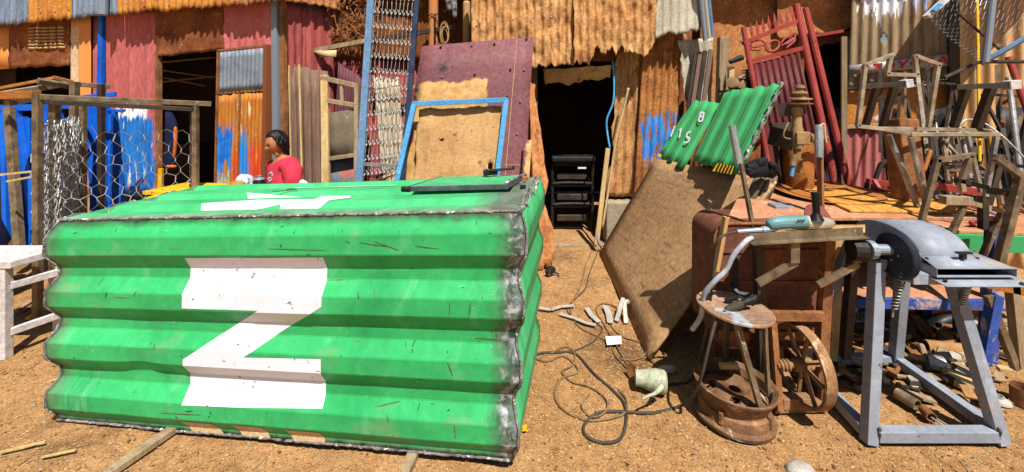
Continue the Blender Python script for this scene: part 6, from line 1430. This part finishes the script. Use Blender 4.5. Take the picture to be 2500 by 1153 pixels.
bg = blob(MB(), bz + V(0, .05, .0), .075, (1.0, .8, .85), 2).build('bread_bag', m_plast, smooth=True); tag(bg, 'white plastic bag of orange bread behind the green box', 'bread bag')
blob(MB(), bz + V(.0, -.055, .0), .055, (1.15, .6, .4), 5).build('loaf', m_bread, bg, smooth=True)
blob(MB(), bz + V(.0, -.055, -.045), .055, (1.15, .6, .45), 6).build('loaf', m_bread, bg, smooth=True)
tag(blob(MB(), P(740, 452, 3.62), .042, (1, .8, 1.1), 9).build('white_bundle', m_plast, smooth=True), 'small knotted white plastic bundle right of the woman', 'bag')
kp = thing('black_pot', 'sooty black pot with a lid standing before the woman', 'pot', tuple(P(636, 470, 3.5)))
pz = P(633, 480, 3.5); MK = Matrix.Translation((pz.x, 3.5, .9)) @ Matrix.Scale(.66, 4)
MB().lathe([(.05, 0), (.075, .02), (.082, .06), (.07, .11), (.058, .14), (.062, .15)], 24, MK).build('pot_body', m_black, kp, smooth='auto')
MB().lathe([(.064, .15), (.06, .158), (.025, .17), (.02, .185), (.028, .195), (.002, .198)], 24, MK).build('lid', m_galv, kp, smooth='auto')
MB().tube(rope([MK @ V(-.075, 0, .08), MK @ V(-.12, 0, .11), MK @ V(-.135, 0, .16), MK @ V(-.15, 0, .17)]), .006, 8).build('spout', m_galv, kp, smooth=True)
tag(MB().lathe([(.03, 0), (.035, .06), (.032, .065), (.028, .01)], 16, Matrix.Translation((P(610, 450, 3.5).x, 3.52, .9))).build('glass_cup', m_galv, smooth='auto'), 'small cup between the bread bag and the black pot', 'cup')

# ------------------------------------------------------------ people
def skin(name, joints, edges, m_, sub=2):
    """one continuous skinned surface from joints {name: (point, radius)}"""
    ks = list(joints); me = bpy.data.meshes.new(name)
    me.from_pydata([tuple(joints[k][0]) for k in ks], [(ks.index(a), ks.index(c)) for a, c in edges], [])
    o = bpy.data.objects.new(name, me); COL.objects.link(o)
    o.modifiers.new('skin', 'SKIN'); s = o.modifiers.new('sub', 'SUBSURF'); s.levels = sub; s.render_levels = sub
    for i, k in enumerate(ks):
        r = joints[k][1]; r = r if hasattr(r, '__len__') else (r, r)
        me.skin_vertices[0].data[i].radius = r
        me.skin_vertices[0].data[i].use_root = (i == 0)
    dg = bpy.context.evaluated_depsgraph_get(); dg.update()
    m2 = bpy.data.meshes.new_from_object(o.evaluated_get(dg))
    vs = [V(*v.co) for v in m2.vertices]; fs = [tuple(p.vertices) for p in m2.polygons]
    bpy.data.objects.remove(o, do_unlink=True)
    b = MB(); b.add(vs, fs); return b
def head(b, c, fwd, tilt, s=1.0):
    """head mesh: fwd is the facing direction, tilt bows it down"""
    f = V(*fwd).normalized(); z = V(0, 0, 1); f = (f * math.cos(tilt) - z * math.sin(tilt)).normalized()
    sd2 = f.cross(z).normalized(); u = sd2.cross(f).normalized()
    N, M2 = 40, 30; k = len(b.v)
    for j in range(M2 + 1):
        th = math.pi * j / M2
        for i in range(N):
            ph = 2 * math.pi * i / N
            x = math.sin(th) * math.cos(ph); y = math.sin(th) * math.sin(ph); w = math.cos(th)   # x forward, y side, w up
            rx, ry, rz_ = .096, .074, .118
            if w < 0: ry *= 1 + .22 * w; rx *= 1 + .05 * w
            X, Y_, Z_ = x * rx, y * ry, w * rz_
            if x > 0:
                fr = max(0, x) 
                X += .036 * math.exp(-((y / .17) ** 2 + ((w + .18) / .15) ** 2)) * fr       # nose
                X += .008 * math.exp(-((y / .12) ** 2 + ((w - .05) / .2) ** 2)) * fr       # bridge
                X += .008 * math.exp(-((w - .22) / .1) ** 2) * fr                            # brow
                for e in (-.36, .36): X -= .012 * math.exp(-(((y - e) / .17) ** 2 + ((w - .04) / .12) ** 2)) * fr
                X += .009 * math.exp(-((y / .26) ** 2 + ((w + .44) / .05) ** 2)) * fr + .010 * math.exp(-((y / .24) ** 2 + ((w + .56) / .05) ** 2)) * fr   # lips
                X += .012 * math.exp(-((y / .3) ** 2 + ((w + .82) / .14) ** 2))              # chin
                for e in (-.55, .55): X += .006 * math.exp(-(((y - e) / .2) ** 2 + ((w + .15) / .2) ** 2))   # cheeks
            p = c + (f * X + sd2 * Y_ + u * Z_) * s
            b.v.append(tuple(p))
    for j in range(M2):
        for i in range(N): b.f.append((k + j * N + i, k + (j + 1) * N + i, k + (j + 1) * N + (i + 1) % N, k + j * N + (i + 1) % N))
    for e in (-1, 1):                       # ears
        ec = c + (sd2 * .076 * e + u * -.005 - f * .005) * s
        b.tube([ec + (f * .012 * math.cos(a) - f * .0 + u * .028 * math.sin(a)) * s for a in [i * math.pi / 5 for i in range(10)]], .009 * s, 6, closed=True)
    return f, sd2, u
def hand(b, wrist, d, palm, sc_=1.0, curl=.5):
    d = d.normalized(); pn = palm.normalized(); sdv = d.cross(pn).normalized()
    b.tube([wrist, wrist + d * .03 * sc_, wrist + d * .07 * sc_, wrist + d * .09 * sc_], [.024 * sc_, .032 * sc_, .036 * sc_, .03 * sc_], 8)
    for k, L_ in enumerate((.066, .078, .072, .056)):
        p = wrist + d * .082 * sc_ + sdv * (.027 - .018 * k) * sc_; q = [p]; dd = d.copy()
        for s_ in (.45, .32, .23):
            q.append(q[-1] + dd * L_ * s_ * sc_); dd = (dd + pn * curl * .55).normalized()
        b.tube(q, [.009 * sc_, .0088 * sc_, .008 * sc_, .006 * sc_], 6)
    p = wrist + d * .03 * sc_ + sdv * .03 * sc_
    b.tube([p, p + (d * .6 + sdv * .7) * .035 * sc_, p + (d * .9 + sdv * .5 + pn * .3) * .065 * sc_], [.013 * sc_, .011 * sc_, .008 * sc_], 6)

m_skin = mat('brown skin', (182, 118, 80), (164, 100, 66), vs=14, rough=.5, bump=.05, fine=.08, spec=.4)
m_shirt = mat('red cotton shirt', (204, 58, 78), (176, 40, 58), vs=7, rough=.9, bump=.5, bs=14, fine=.12)
m_hair = mat('black braided hair', (26, 22, 22), (14, 12, 12), vs=30, rough=.45, bump=.4, bs=120)
m_skirt = mat('dark print skirt', (60, 50, 70), (40, 34, 44), vs=9, rough=.9, bump=.3)
# woman seated behind the green box, facing left and looking down
Yp = 3.98
hc = P(676, 349, Yp)
wx = hc.x - .01
zsh = P(690, 400, Yp).z
J = dict(pelvis=(V(wx + .10, Yp + .02, .50), (.15, .13)), waist=(V(wx + .09, Yp + .01, .68), (.12, .105)), chest=(V(wx + .07, Yp, .90), (.115, .10)), neckb=(V(wx + .075, Yp, 1.05), (.075, .075)), neck=(V(wx + .05, Yp, 1.12), (.05, .05)), headb=(V(wx + .025, Yp, 1.18), (.05, .05)))
E = [('pelvis', 'waist'), ('waist', 'chest'), ('chest', 'neckb'), ('neckb', 'neck'), ('neck', 'headb')]
fdir = V(-.62, -.785, 0)
sdv = V(fdir.y, -fdir.x, 0)                       # her right-hand side points away, left side to the camera
for sg_, nm in ((-1, 'l'), (1, 'r')):
    s_ = sdv * sg_
    J['sh' + nm] = (V(wx + .085, Yp, 1.015) + s_ * .17, .062); J['el' + nm] = (V(wx + .09, Yp, .73) + s_ * .20 + fdir * .03, .043)
    J['wr' + nm] = (V(wx + .0, Yp, .60) + s_ * .12 + fdir * .24, .028)
    J['hip' + nm] = (V(wx + .09, Yp, .49) + s_ * .09, .095); J['kn' + nm] = (V(wx + .07, Yp, .50) + s_ * .13 + fdir * .42, .065); J['an' + nm] = (V(wx + .07, Yp, .08) + s_ * .13 + fdir * .40, .04); J['to' + nm] = (V(wx + .07, Yp, .03) + s_ * .15 + fdir * .56, .03)
    E += [('neckb', 'sh' + nm), ('sh' + nm, 'el' + nm), ('el' + nm, 'wr' + nm), ('pelvis', 'hip' + nm), ('hip' + nm, 'kn' + nm), ('kn' + nm, 'an' + nm), ('an' + nm, 'to' + nm)]
body = skin('body', J, E, m_skin)
hdir = V(-.66, -.75, 0)
f_, s2v, u_ = head(body, hc, hdir, R(18), .97)
for nm in 'lr': hand(body, J['wr' + nm][0], J['wr' + nm][0] - J['el' + nm][0], V(0, 0, -1))
wm = thing('person', 'woman in a red shirt with black braids seated behind the green box', 'person', (wx + .1, Yp, 0))
body.build('body', m_skin, wm, smooth=True)
JS = {k: J[k] for k in ('waist', 'chest', 'neckb', 'shl', 'shr', 'ell', 'elr')}
JS = dict(waist=(J['waist'][0] - V(0, 0, .10), (.155, .135)), mid=(V(wx + .075, Yp, .76), (.165, .145)), chest=(J['chest'][0], (.178, .152)), neckb=(J['neckb'][0] + V(0, 0, .03), (.088, .085)))
ES = [('waist', 'mid'), ('mid', 'chest'), ('chest', 'neckb')]
for nm in 'lr':
    a, c = J['sh' + nm][0], J['el' + nm][0]
    JS['sh' + nm] = (a, .092); JS['sl' + nm] = (a.lerp(c, .45), .088); JS['se' + nm] = (a.lerp(c, .78), .082)
    ES += [('neckb', 'sh' + nm), ('sh' + nm, 'sl' + nm), ('sl' + nm, 'se' + nm)]
bsh = skin('shirt', JS, ES, m_shirt)
bsh.v = [tuple(V(*p) + V(fbm(p[0] * 14, p[1] * 14, p[2] * 9), fbm(p[1] * 14, p[2] * 9, p[0] * 14), 0) * .013) for p in bsh.v]
shirt = bsh.build('shirt', m_shirt, wm, smooth=True)
# white chest print and necklace pendant
def onchest(a, z): return V(wx + .07, Yp, 0) + fdir * (.172 + .0) * math.cos(a) * 1.03 - sdv * (.18) * math.sin(a) * 1.02 + V(0, 0, z)
m_print = mat('white shirt print', (236, 214, 220), (220, 160, 176), vs=20, rough=.9, bump=0)
for k, pts in enumerate(([(-.1, .97), (.1, .995), (.4, .99), (.5, .97), (.2, .975)], [(-.15, .955), (.1, .945), (.4, .95)], [(-.2, .92), (.0, .935), (.3, .925)], [(.1, .90), (.3, .915), (.45, .94)])):
    MB().tube(rope([onchest(*q) for q in pts], 4), .008, 5).build('shirt_print', m_print, shirt, smooth=True).modifiers.new('on cloth', 'SHRINKWRAP').target = shirt
for c_ in shirt.children:
    c_.modifiers[0].offset = .004
# hair: cap and braids
hb = MB(); k0 = 0
N, M2 = 34, 16
for j in range(M2 + 1):
    th = math.pi * .80 * j / M2
    for i in range(N):
        ph = 2 * math.pi * i / N
        x = math.sin(th) * math.cos(ph); y = math.sin(th) * math.sin(ph); w = math.cos(th)
        lim = 1.0
        if x > 0: # hairline keeps the face open
            t = min(1.0, max(0.0, (x + .05) / .4)); w = max(w, -.25 + .95 * t)
            n_ = math.sqrt(max(1e-6, 1 - w * w)) / max(1e-6, math.hypot(x, y)); x *= n_; y *= n_
        g = 1 + .035 * math.sin(ph * 13 + th * 2)
        p = hc + f_ * (x * .102 * g - .004) + s2v * (y * .083 * g) + u_ * (w * .123 * g)
        hb.v.append(tuple(p))
for j in range(M2):
    for i in range(N): hb.f.append((j * N + i, (j + 1) * N + i, (j + 1) * N + (i + 1) % N, j * N + (i + 1) % N))
hair = hb.build('hair', m_hair, wm, smooth=True)
for k in range(13):
    a = R(95 + k * 15); rr0 = V(0, 0, 0)
    st_ = hc + f_ * math.cos(a) * .082 + s2v * math.sin(a) * .078 + u_ * (.03 if k % 2 else .06)
    out = (f_ * math.cos(a) + s2v * math.sin(a))
    e_ = hc - f_ * .085 + s2v * (.05 * math.sin(a)) - V(0, 0, .17 - .015 * (k % 3))
    pts = rope([st_, st_ + out * .022 - V(0, 0, .05), st_.lerp(e_, .6) + out * .02, e_], 5)
    MB().tube(pts, [.0125 + .003 * math.sin(i * 2.2) for i in range(len(pts))], 7).build('braid', m_hair, hair, smooth=True)
m_eye = mat('eye', (30, 20, 16), (20, 14, 12), vs=9, rough=.3, bump=0)
for e in (-1, 1):
    ec = hc + f_ * .0765 + s2v * (.028 * e) + u_ * .004
    MB().tube(rope([ec + s2v * -.015, ec + u_ * .0025 + f_ * .004, ec + s2v * .015], 4), .0042, 5).build('eyelid', m_eye, wm, smooth=True)
    MB().tube(rope([ec + u_ * .020 + s2v * -.014 + f_ * .004, ec + u_ * .025 + f_ * .008, ec + u_ * .020 + s2v * .014 + f_ * .004], 4), .0042, 5).build('eyebrow', m_hair, wm, smooth=True)
MB().tube(rope([hc + f_ * .083 + s2v * -.018 - u_ * .058, hc + f_ * .092 - u_ * .057, hc + f_ * .083 + s2v * .018 - u_ * .058], 4), .0055, 5).build('lips', mat('lips', (120, 54, 48), vs=9, bump=0), wm, smooth=True)
MB().lathe([(.012, 0), (.012, .003)], 10, Matrix.Translation(hc + s2v * -.078 - u_ * .03) @ Matrix.Rotation(R(60), 4, 'X')).build('earring', m_wire, wm)
JK = dict(pelvis=(J['pelvis'][0], (.17, .15)))
for nm in 'lr': JK['hip' + nm] = (J['hip' + nm][0], .11); JK['kn' + nm] = (J['kn' + nm][0], .085); JK['an' + nm] = (J['kn' + nm][0].lerp(J['an' + nm][0], .7), .075)
skin('skirt', JK, [e for nm in 'lr' for e in (('pelvis', 'hip' + nm), ('hip' + nm, 'kn' + nm), ('kn' + nm, 'an' + nm))], m_skirt).build('skirt', m_skirt, wm, smooth=True)
ws = thing('low_stool', 'low wooden stool under the seated woman', 'stool', (wx + .12, Yp + .02, 0))
MB().box((wx + .12, Yp + .02, .345), (.36, .34, .04)).build('seat', m_wood, ws)
for a in (-1, 1):
    for c in (-1, 1): MB().bar(V(wx + .12 + a * .14, Yp + .02 + c * .13, 0), V(wx + .12 + a * .13, Yp + .02 + c * .12, .33), .04).build('leg', m_wood, ws)

# person in navy at the left edge, only the back is in the picture
qx, qy = -4.30, 3.42
J2 = dict(pelvis=(V(qx + .10, qy, .30), (.16, .15)), waist=(V(qx + .05, qy, .46), (.14, .15)), chest=(V(qx - .10, qy, .64), (.15, .17)), neckb=(V(qx - .24, qy, .74), .07), neck=(V(qx - .30, qy, .77), .055), headb=(V(qx - .36, qy, .80), .055))
E2 = [('pelvis', 'waist'), ('waist', 'chest'), ('chest', 'neckb'), ('neckb', 'neck'), ('neck', 'headb')]
for sg_, nm in ((-1, 'l'), (1, 'r')):
    J2['sh' + nm] = (V(qx - .18, qy + sg_ * .18, .70), .062); J2['el' + nm] = (V(qx - .30, qy + sg_ * .22, .46), .046); J2['wr' + nm] = (V(qx - .52, qy + sg_ * .12, .36), .03)
    J2['hip' + nm] = (V(qx + .06, qy + sg_ * .10, .30), .10); J2['kn' + nm] = (V(qx - .36, qy + sg_ * .16, .44), .07); J2['an' + nm] = (V(qx - .30, qy + sg_ * .15, .08), .045); J2['to' + nm] = (V(qx - .48, qy + sg_ * .16, .035), .035)
    E2 += [('neckb', 'sh' + nm), ('sh' + nm, 'el' + nm), ('el' + nm, 'wr' + nm), ('pelvis', 'hip' + nm), ('hip' + nm, 'kn' + nm), ('kn' + nm, 'an' + nm), ('an' + nm, 'to' + nm)]
bod = skin('body', J2, E2, m_skin); head(bod, V(qx - .42, qy, .88), (-1, -.1, 0), R(25))
for nm in 'lr': hand(bod, J2['wr' + nm][0], J2['wr' + nm][0] - J2['el' + nm][0], V(0, 0, -1))
pm = thing('person', 'person in navy work clothes crouching at the left edge of the photo', 'person', (qx, qy, 0))
bod.build('body', m_skin, pm, smooth=True)
JN = {k: (p, tuple(q * 1.17 for q in r) if hasattr(r, '__len__') else r * 1.2) for k, (p, r) in J2.items() if k[:2] in ('pe', 'wa', 'ch', 'sh', 'el', 'hi', 'kn') or k == 'neckb'}
nb = skin('coverall', JN, [e for e in E2 if e[0] in JN and e[1] in JN], m_navy)
nb.v = [tuple(V(*p) + V(fbm(p[0] * 11, p[1] * 11, p[2] * 9), fbm(p[1] * 11, p[2] * 9, p[0] * 11), 0) * .012) for p in nb.v]
nb.build('coverall', m_navy, pm, smooth=True)
blob(MB(), V(qx - .42, qy, .90), .105, (1.0, .82, 1.05), 0, 20).build('hair', m_hair, pm, smooth=True)
# ------------------------------------------------------------ cables and bits on the ground
def cable(name, label, pts, r, m_, z=.008):
    q = []
    for p in pts:
        if len(p) == 3: q.append(P(*p))
        else:
            w = G(p[0], p[1]); q.append(V(w.x, w.y, gh(w.x, w.y) + z))
    tag(MB().tube(rope(q, 7), r, 7).build(name, m_, smooth=True), label, 'cable')
cable('welding_cable', 'grey welding cable running from the stool and coiling on the dirt', [(1770, 760, 2.18), (1748, 785, 2.14), (1732, 840, 2.10), (1712, 920, 2.12), (1690, 970, 2.20), (1655, 992), (1590, 1005), (1520, 1003), (1465, 1005), (1428, 1030), (1430, 1060), (1470, 1076), (1512, 1068), (1528, 1030), (1525, 985), (1500, 955), (1450, 910), (1405, 862), (1360, 858), (1318, 860), (1305, 868)], .0078, m_rubber, .009)
cable('ground_cable', 'tan cable looping beside the green box and crossing the coil', [(1308, 872), (1335, 880), (1370, 868), (1395, 880), (1412, 905), (1375, 920), (1356, 950), (1362, 985), (1395, 1010), (1440, 1022), (1490, 1018), (1525, 1005), (1530, 975), (1510, 950)], .006, m_cable, .009)
cable('ground_cable', 'thin tan cord winding through the metal strips to the plywood foot', [(1450, 605), (1432, 640), (1420, 690), (1398, 735), (1395, 770), (1420, 800), (1480, 830), (1505, 870), (1535, 902), (1520, 870), (1480, 800), (1455, 755), (1470, 738), (1500, 745), (1510, 765), (1490, 790), (1520, 820), (1565, 835), (1575, 865), (1545, 880), (1515, 876)], .005, m_cable, .009)
cable('grinder_cable', 'dark power cord hanging from the angle grinder down to the dirt', [(1802, 566, 2.2), (1775, 572, 2.2), (1750, 590, 2.2), (1742, 640, 2.25), (1732, 760, 2.3), (1715, 850, 2.4), (1705, 890, 2.5), (1680, 930), (1640, 935), (1600, 945), (1560, 930)], .007, m_rubber, .008)
cable('white_wrapped_cable', 'cable wrapped in white tape hanging from the trestle', [(1836, 580, 2.18), (1818, 592, 2.17), (1790, 625, 2.18), (1772, 660, 2.2), (1742, 690, 2.22), (1718, 722, 2.26), (1712, 770, 2.3), (1690, 805, 2.35)], .013, m_plast)
cable('ground_cable', 'thin dark cord snaking from the doorway strip to the metal strips', [(1462, 608), (1440, 660), (1430, 700), (1408, 725), (1385, 750), (1400, 775), (1440, 785), (1470, 800), (1450, 830), (1410, 850), (1380, 858)], .0045, m_rubber, .006)
cable('ground_cable', 'thin tan cord tangled over the welding cable coil', [(1345, 862), (1380, 845), (1402, 860), (1398, 890), (1372, 905), (1395, 930), (1440, 945), (1480, 975), (1478, 1005), (1445, 1015), (1420, 990), (1440, 960)], .0045, m_cable, .012)
# kettle lying on its side
m_enamel = mat('chipped pale green enamel', (196, 190, 160), (150, 160, 136), vs=7, rough=.5, layers=[dict(c=(120, 74, 46), s=9, lo=.62, hi=.66), dict(c=(60, 110, 84), s=7, lo=.6, hi=.68, a=.6)], bump=.2)
kz = G(1600, 960)
kt = thing('kettle', 'chipped pale enamel kettle lying on its side on the dirt', 'kettle', (kz.x, kz.y, 0))
ML = Matrix.Translation((kz.x - .02, kz.y + .02, .062)) @ Matrix.Rotation(R(-12), 4, 'Z') @ Matrix.Rotation(R(-88), 4, 'Y')
MB().lathe([(.05, -.085), (.06, -.075), (.062, -.03), (.052, .02), (.042, .06), (.043, .085), (.038, .084), (.036, .06), (.046, .0)], 28, ML, caps=False).build('kettle_body', m_enamel, kt, smooth='auto')
MB().lathe([(.002, -.08), (.055, -.08)], 20, ML, caps=False).build('kettle_base', m_enamel, kt)
MB().lathe([(.002, 0), (.03, .002), (.044, .012), (.046, .014), (.044, .018), (.002, .012)], 24, Matrix.Translation(G(1549, 925) + V(0, 0, .045)) @ Matrix.Rotation(R(-75), 4, 'Y') @ Matrix.Rotation(R(30), 4, 'X'), caps=False).build('kettle_mouth', m_rust_bar, kt, smooth='auto')
MB().tube(rope([P(1615, 945, 2.33), P(1600, 960, 2.28), P(1580, 968, 2.25), P(1568, 975, 2.23)]), [.02, .018, .016, .014, .012, .011, .010, .009, .008, .008, .008, .007, .007, .006, .006, .006, .005, .005, .005][:19], 8).build('kettle_spout', m_enamel, kt, smooth=True)
# metal strips and paper
m_strip = mat('scuffed white strip', (206, 198, 186), (170, 160, 146), vs=12, rough=.6, metal=.2, bump=.15)
def strip(label, pts, w, z=.012):
    q = [G(*p) for p in pts]; b = MB()
    for a, c in zip(q[:-1], q[1:]): b.bar(V(a.x, a.y, z), V(c.x, c.y, z), w, .006)
    tag(b.build('metal_strip', m_strip), label, 'metal strip', 'white metal strips on the path')
strip('flat pale metal strip lying nearest the green box', [(1316, 755), (1345, 760), (1370, 752), (1402, 750)], .03)
strip('bent pale metal strip pointing to the paper', [(1366, 770), (1400, 780), (1430, 792), (1455, 798)], .03)
strip('short pale strip left of the standing bracket', [(1432, 755), (1445, 775), (1462, 790)], .04)
strip('short pale strip beside the loop of cord', [(1478, 750), (1486, 770), (1490, 792)], .045)
bk = MB().bar(G(1505, 785) + V(0, 0, .0), P(1522, 728, 3.28), .03, .02).bar(P(1512, 745, 3.28), P(1535, 735, 3.3), .03, .02).bar(G(1528, 790), P(1524, 735, 3.28), .03, .02)
tag(bk.build('pale_bracket', m_strip, bevel=.002), 'pale metal bracket standing at the plywood foot', 'bracket')
pp = G(1499, 831); a_ = MB().add([G(1478, 822, .014), G(1516, 820, .012), G(1518, 840, .012), G(1482, 843, .018)], [(0, 1, 2, 3)])
tag(a_.build('paper_scrap', mat('white paper', (240, 238, 230), (226, 222, 212), vs=9, rough=.8, bump=.1), solid=.001), 'white scrap of paper lying on the path', 'paper')
tag(blob(MB(), G(1630, 902) + V(0, 0, .0), .05, (1.1, .7, .35), 12).build('pale_rag', m_strip, smooth=True), 'pale crumpled scrap lying behind the kettle', 'scrap')
tag(blob(MB(), G(1955, 1145) + V(0, 0, -.012), .06, (1.1, .9, .5), 14).build('pale_stone', m_strip, smooth=True), 'pale stone at the bottom edge below the stool', 'stone')
tag(MB().add([G(1275, 1040, .004), G(1286, 1036, .004), G(1286, 1052, .012), G(1276, 1054, .004)], [(0, 1, 2, 3)]).build('yellow_scrap', m_yel, solid=.001), 'tiny yellow scrap at the right corner of the green box', 'scrap')
tag(MB().bar(P(1335, 668, 3.95) , P(1352, 655, 4.0), .05, .04).tube(rope([P(1345, 665, 3.98), P(1362, 668, 3.98), P(1360, 680, 3.95), P(1330, 690, 3.9)]), .008, 5).build('plug_lead', m_black_st), 'dark plug with a short lead on the ground right of the green box', 'plug')
for (a, c, lb) in (((0, 1108), (110, 1085), 'long pale splinter of wood at the lower left corner'), ((60, 1095), (85, 1088), 'curled wood chip at the lower left corner'), ((100, 1120), (185, 1105), 'thin twig lying left of the timber stick')):
    p0, p1 = G(*a), G(*c); tag(MB().bar(V(p0.x, p0.y, .006), V(p1.x, p1.y, .012), .012, .005).build('wood_splinter', m_wood_p), lb, 'splinter')
# scrap heap under the work table and behind the grey stand
sm = [m_rust_bar, m_rust_t_o := mat('tan scrap', (190, 146, 94), (150, 106, 62), vs=9, rough=.85, bump=.3), m_wood_p, m_mill_d, m_wood, m_strip]
for k in range(130):
    x = rnd.uniform(2020, 2460); y = rnd.uniform(790, 925) if rnd.random() < .8 else rnd.uniform(925, 1000)
    if y > 930 and x < 2180: continue
    c = G(x, y); a = rnd.uniform(0, 3.14); l_ = rnd.uniform(.03, .10); tlt = rnd.uniform(-.05, .08)
    d_ = V(math.cos(a), math.sin(a), tlt / l_ * .3); z = rnd.uniform(.008, .05)
    b = MB()
    p0, p1 = V(c.x, c.y, z) - d_ * l_, V(c.x, c.y, z) + d_ * l_
    p0.z = max(p0.z, .004); p1.z = max(p1.z, .004)
    t = rnd.random()
    if t < .5: b.bar(p0, p1, rnd.uniform(.02, .07), rnd.uniform(.006, .03))
    elif t < .75: b.tube([p0, p1], rnd.uniform(.008, .02), 8)
    else:
        M_ = Matrix.Translation(V(c.x, c.y, z)) @ Matrix.Rotation(rnd.uniform(0, 3), 4, 'Z') @ Matrix.Rotation(rnd.uniform(-.5, .5), 4, 'X')
        w, h = rnd.uniform(.03, .08), rnd.uniform(.02, .05)
        b.prism([(-w, -h), (w * .8, -h * 1.1), (w, h * .5), (w * .1, h), (-w * .9, h * .7)], rnd.uniform(.005, .02), M_)
    mm = rnd.choice(sm); shp = 'flat bar' if t < .5 else 'round rod' if t < .75 else 'torn plate'; where = 'beside the wheel' if x < 2120 else 'behind the grey stand' if x < 2330 else 'right of the grey stand'; dep_ = 'at the back of the heap' if y < 830 else 'in the middle of the heap' if y < 885 else 'at the front of the heap'
    tag(b.build('scrap_piece', mm), {'rusty bar': 'rusty', 'tan scrap': 'tan', 'pale timber': 'pale wood', 'dark mill steel': 'dark steel', 'weathered timber': 'grey wood', 'scuffed white strip': 'whitish'}[mm.name] + (' short ' if l_ < .05 else ' long ' if l_ > .08 else ' ') + shp + ' ' + dep_ + ' ' + where, 'scrap', 'scrap heap under the work table')
def pipe(label, p0, p1, r, m_, name='pipe_offcut', th=.006):
    d_ = (p1 - p0); M_ = Matrix.Translation(p0) @ d_.to_track_quat('Z', 'Y').to_matrix().to_4x4(); L_ = d_.length
    tag(MB().lathe([(r, 0), (r, L_), (r - th, L_), (r - th, 0), (r, 0)], 20, M_, caps=False).build(name, m_, smooth='auto'), label, 'pipe', 'pipe offcuts in the scrap heap')
pipe('shiny short pipe lying in the scrap heap behind the stand', G(2262, 882, .045), G(2304, 890, .045), .045, m_steel)
pipe('wide tan ring lying in the scrap heap behind the stand', G(2320, 882, .0), G(2320, 882, .0) + V(0, 0, .05), .075, m_rust_t_o, 'ring_offcut', .015)
pipe('small rusty pipe lying inside the stand base', G(2255, 1000, .025), G(2275, 1020, .025), .025, m_rust_bar)
pipe('long brown pipe lying across the stand base', G(2190, 960, .03), G(2240, 990, .03), .03, m_mill)
pipe('thick tan pipe lying at the back of the scrap heap', G(2260, 845, .04), G(2350, 855, .04), .04, m_rust_t_o)
pipe('rusty tin can standing at the right edge', G(2500, 985, .0), G(2500, 985, .0) + V(0, 0, .09), .055, m_rust_bar, 'tin_can', .003)
tag(MB().tube([G(2275, 1015, .02), G(2320, 1042, .02)], .004, 5).tube([G(2272, 1018, .02), G(2312, 1045, .012)], .004, 5).build('wire_pieces', m_wire), 'two stiff wires sticking out of the small rusty pipe', 'wire')
tag(MB().lathe([(.05, 0), (.045, .01), (.02, .02), (.02, .03), (.014, .03), (.014, .0)], 20, Matrix.Translation(G(2440, 980)), caps=False).build('flange_disc', m_strip, smooth='auto'), 'pale round flange lying right of the stand', 'flange')
for k, (a, c, w) in enumerate((((2305, 915), (2420, 965), .05), ((2330, 945), (2430, 985), .04), ((2395, 1050), (2450, 1070), .05), ((2050, 800), (2095, 740), .02), ((2095, 960), (2140, 930), .04))):
    p0, p1 = G(*a), G(*c) if k != 3 else P(*c, 2.9)
    if k == 3: p0 = G(2050, 830)
    tag(MB().bar(V(p0.x, p0.y, .03), V(p1.x, p1.y, .03 if k != 3 else p1.z), w, .025).build('timber_offcut', [m_wood_p, m_wood, m_rust_bar, m_strip, m_mill_d][k]), ['pale plank lying inside the right of the stand base', 'second plank beside the stand base', 'small block at the lower right corner', 'white stick propped under the blue shelf', 'dark block under the blue shelf'][k], 'timber')
tag(sheet('grating', (P(2050, 760, 3.0), P(2130, 752, 3.0), P(2135, 785, 2.9), P(2060, 790, 2.9)), m_galv, None, 10, .008, 'vee', nv=4), 'grey grating lying under the blue shelf', 'grating')
tag(MB().tube([P(2330 + 62 * math.cos(a), 830 + 50 * math.sin(a), 3.15) for a in [i * math.pi / 12 for i in range(24)]], .06, 10, closed=True).build('tyre', m_black, smooth=True), 'dark tyre standing under the blue edged shelf', 'tyre')
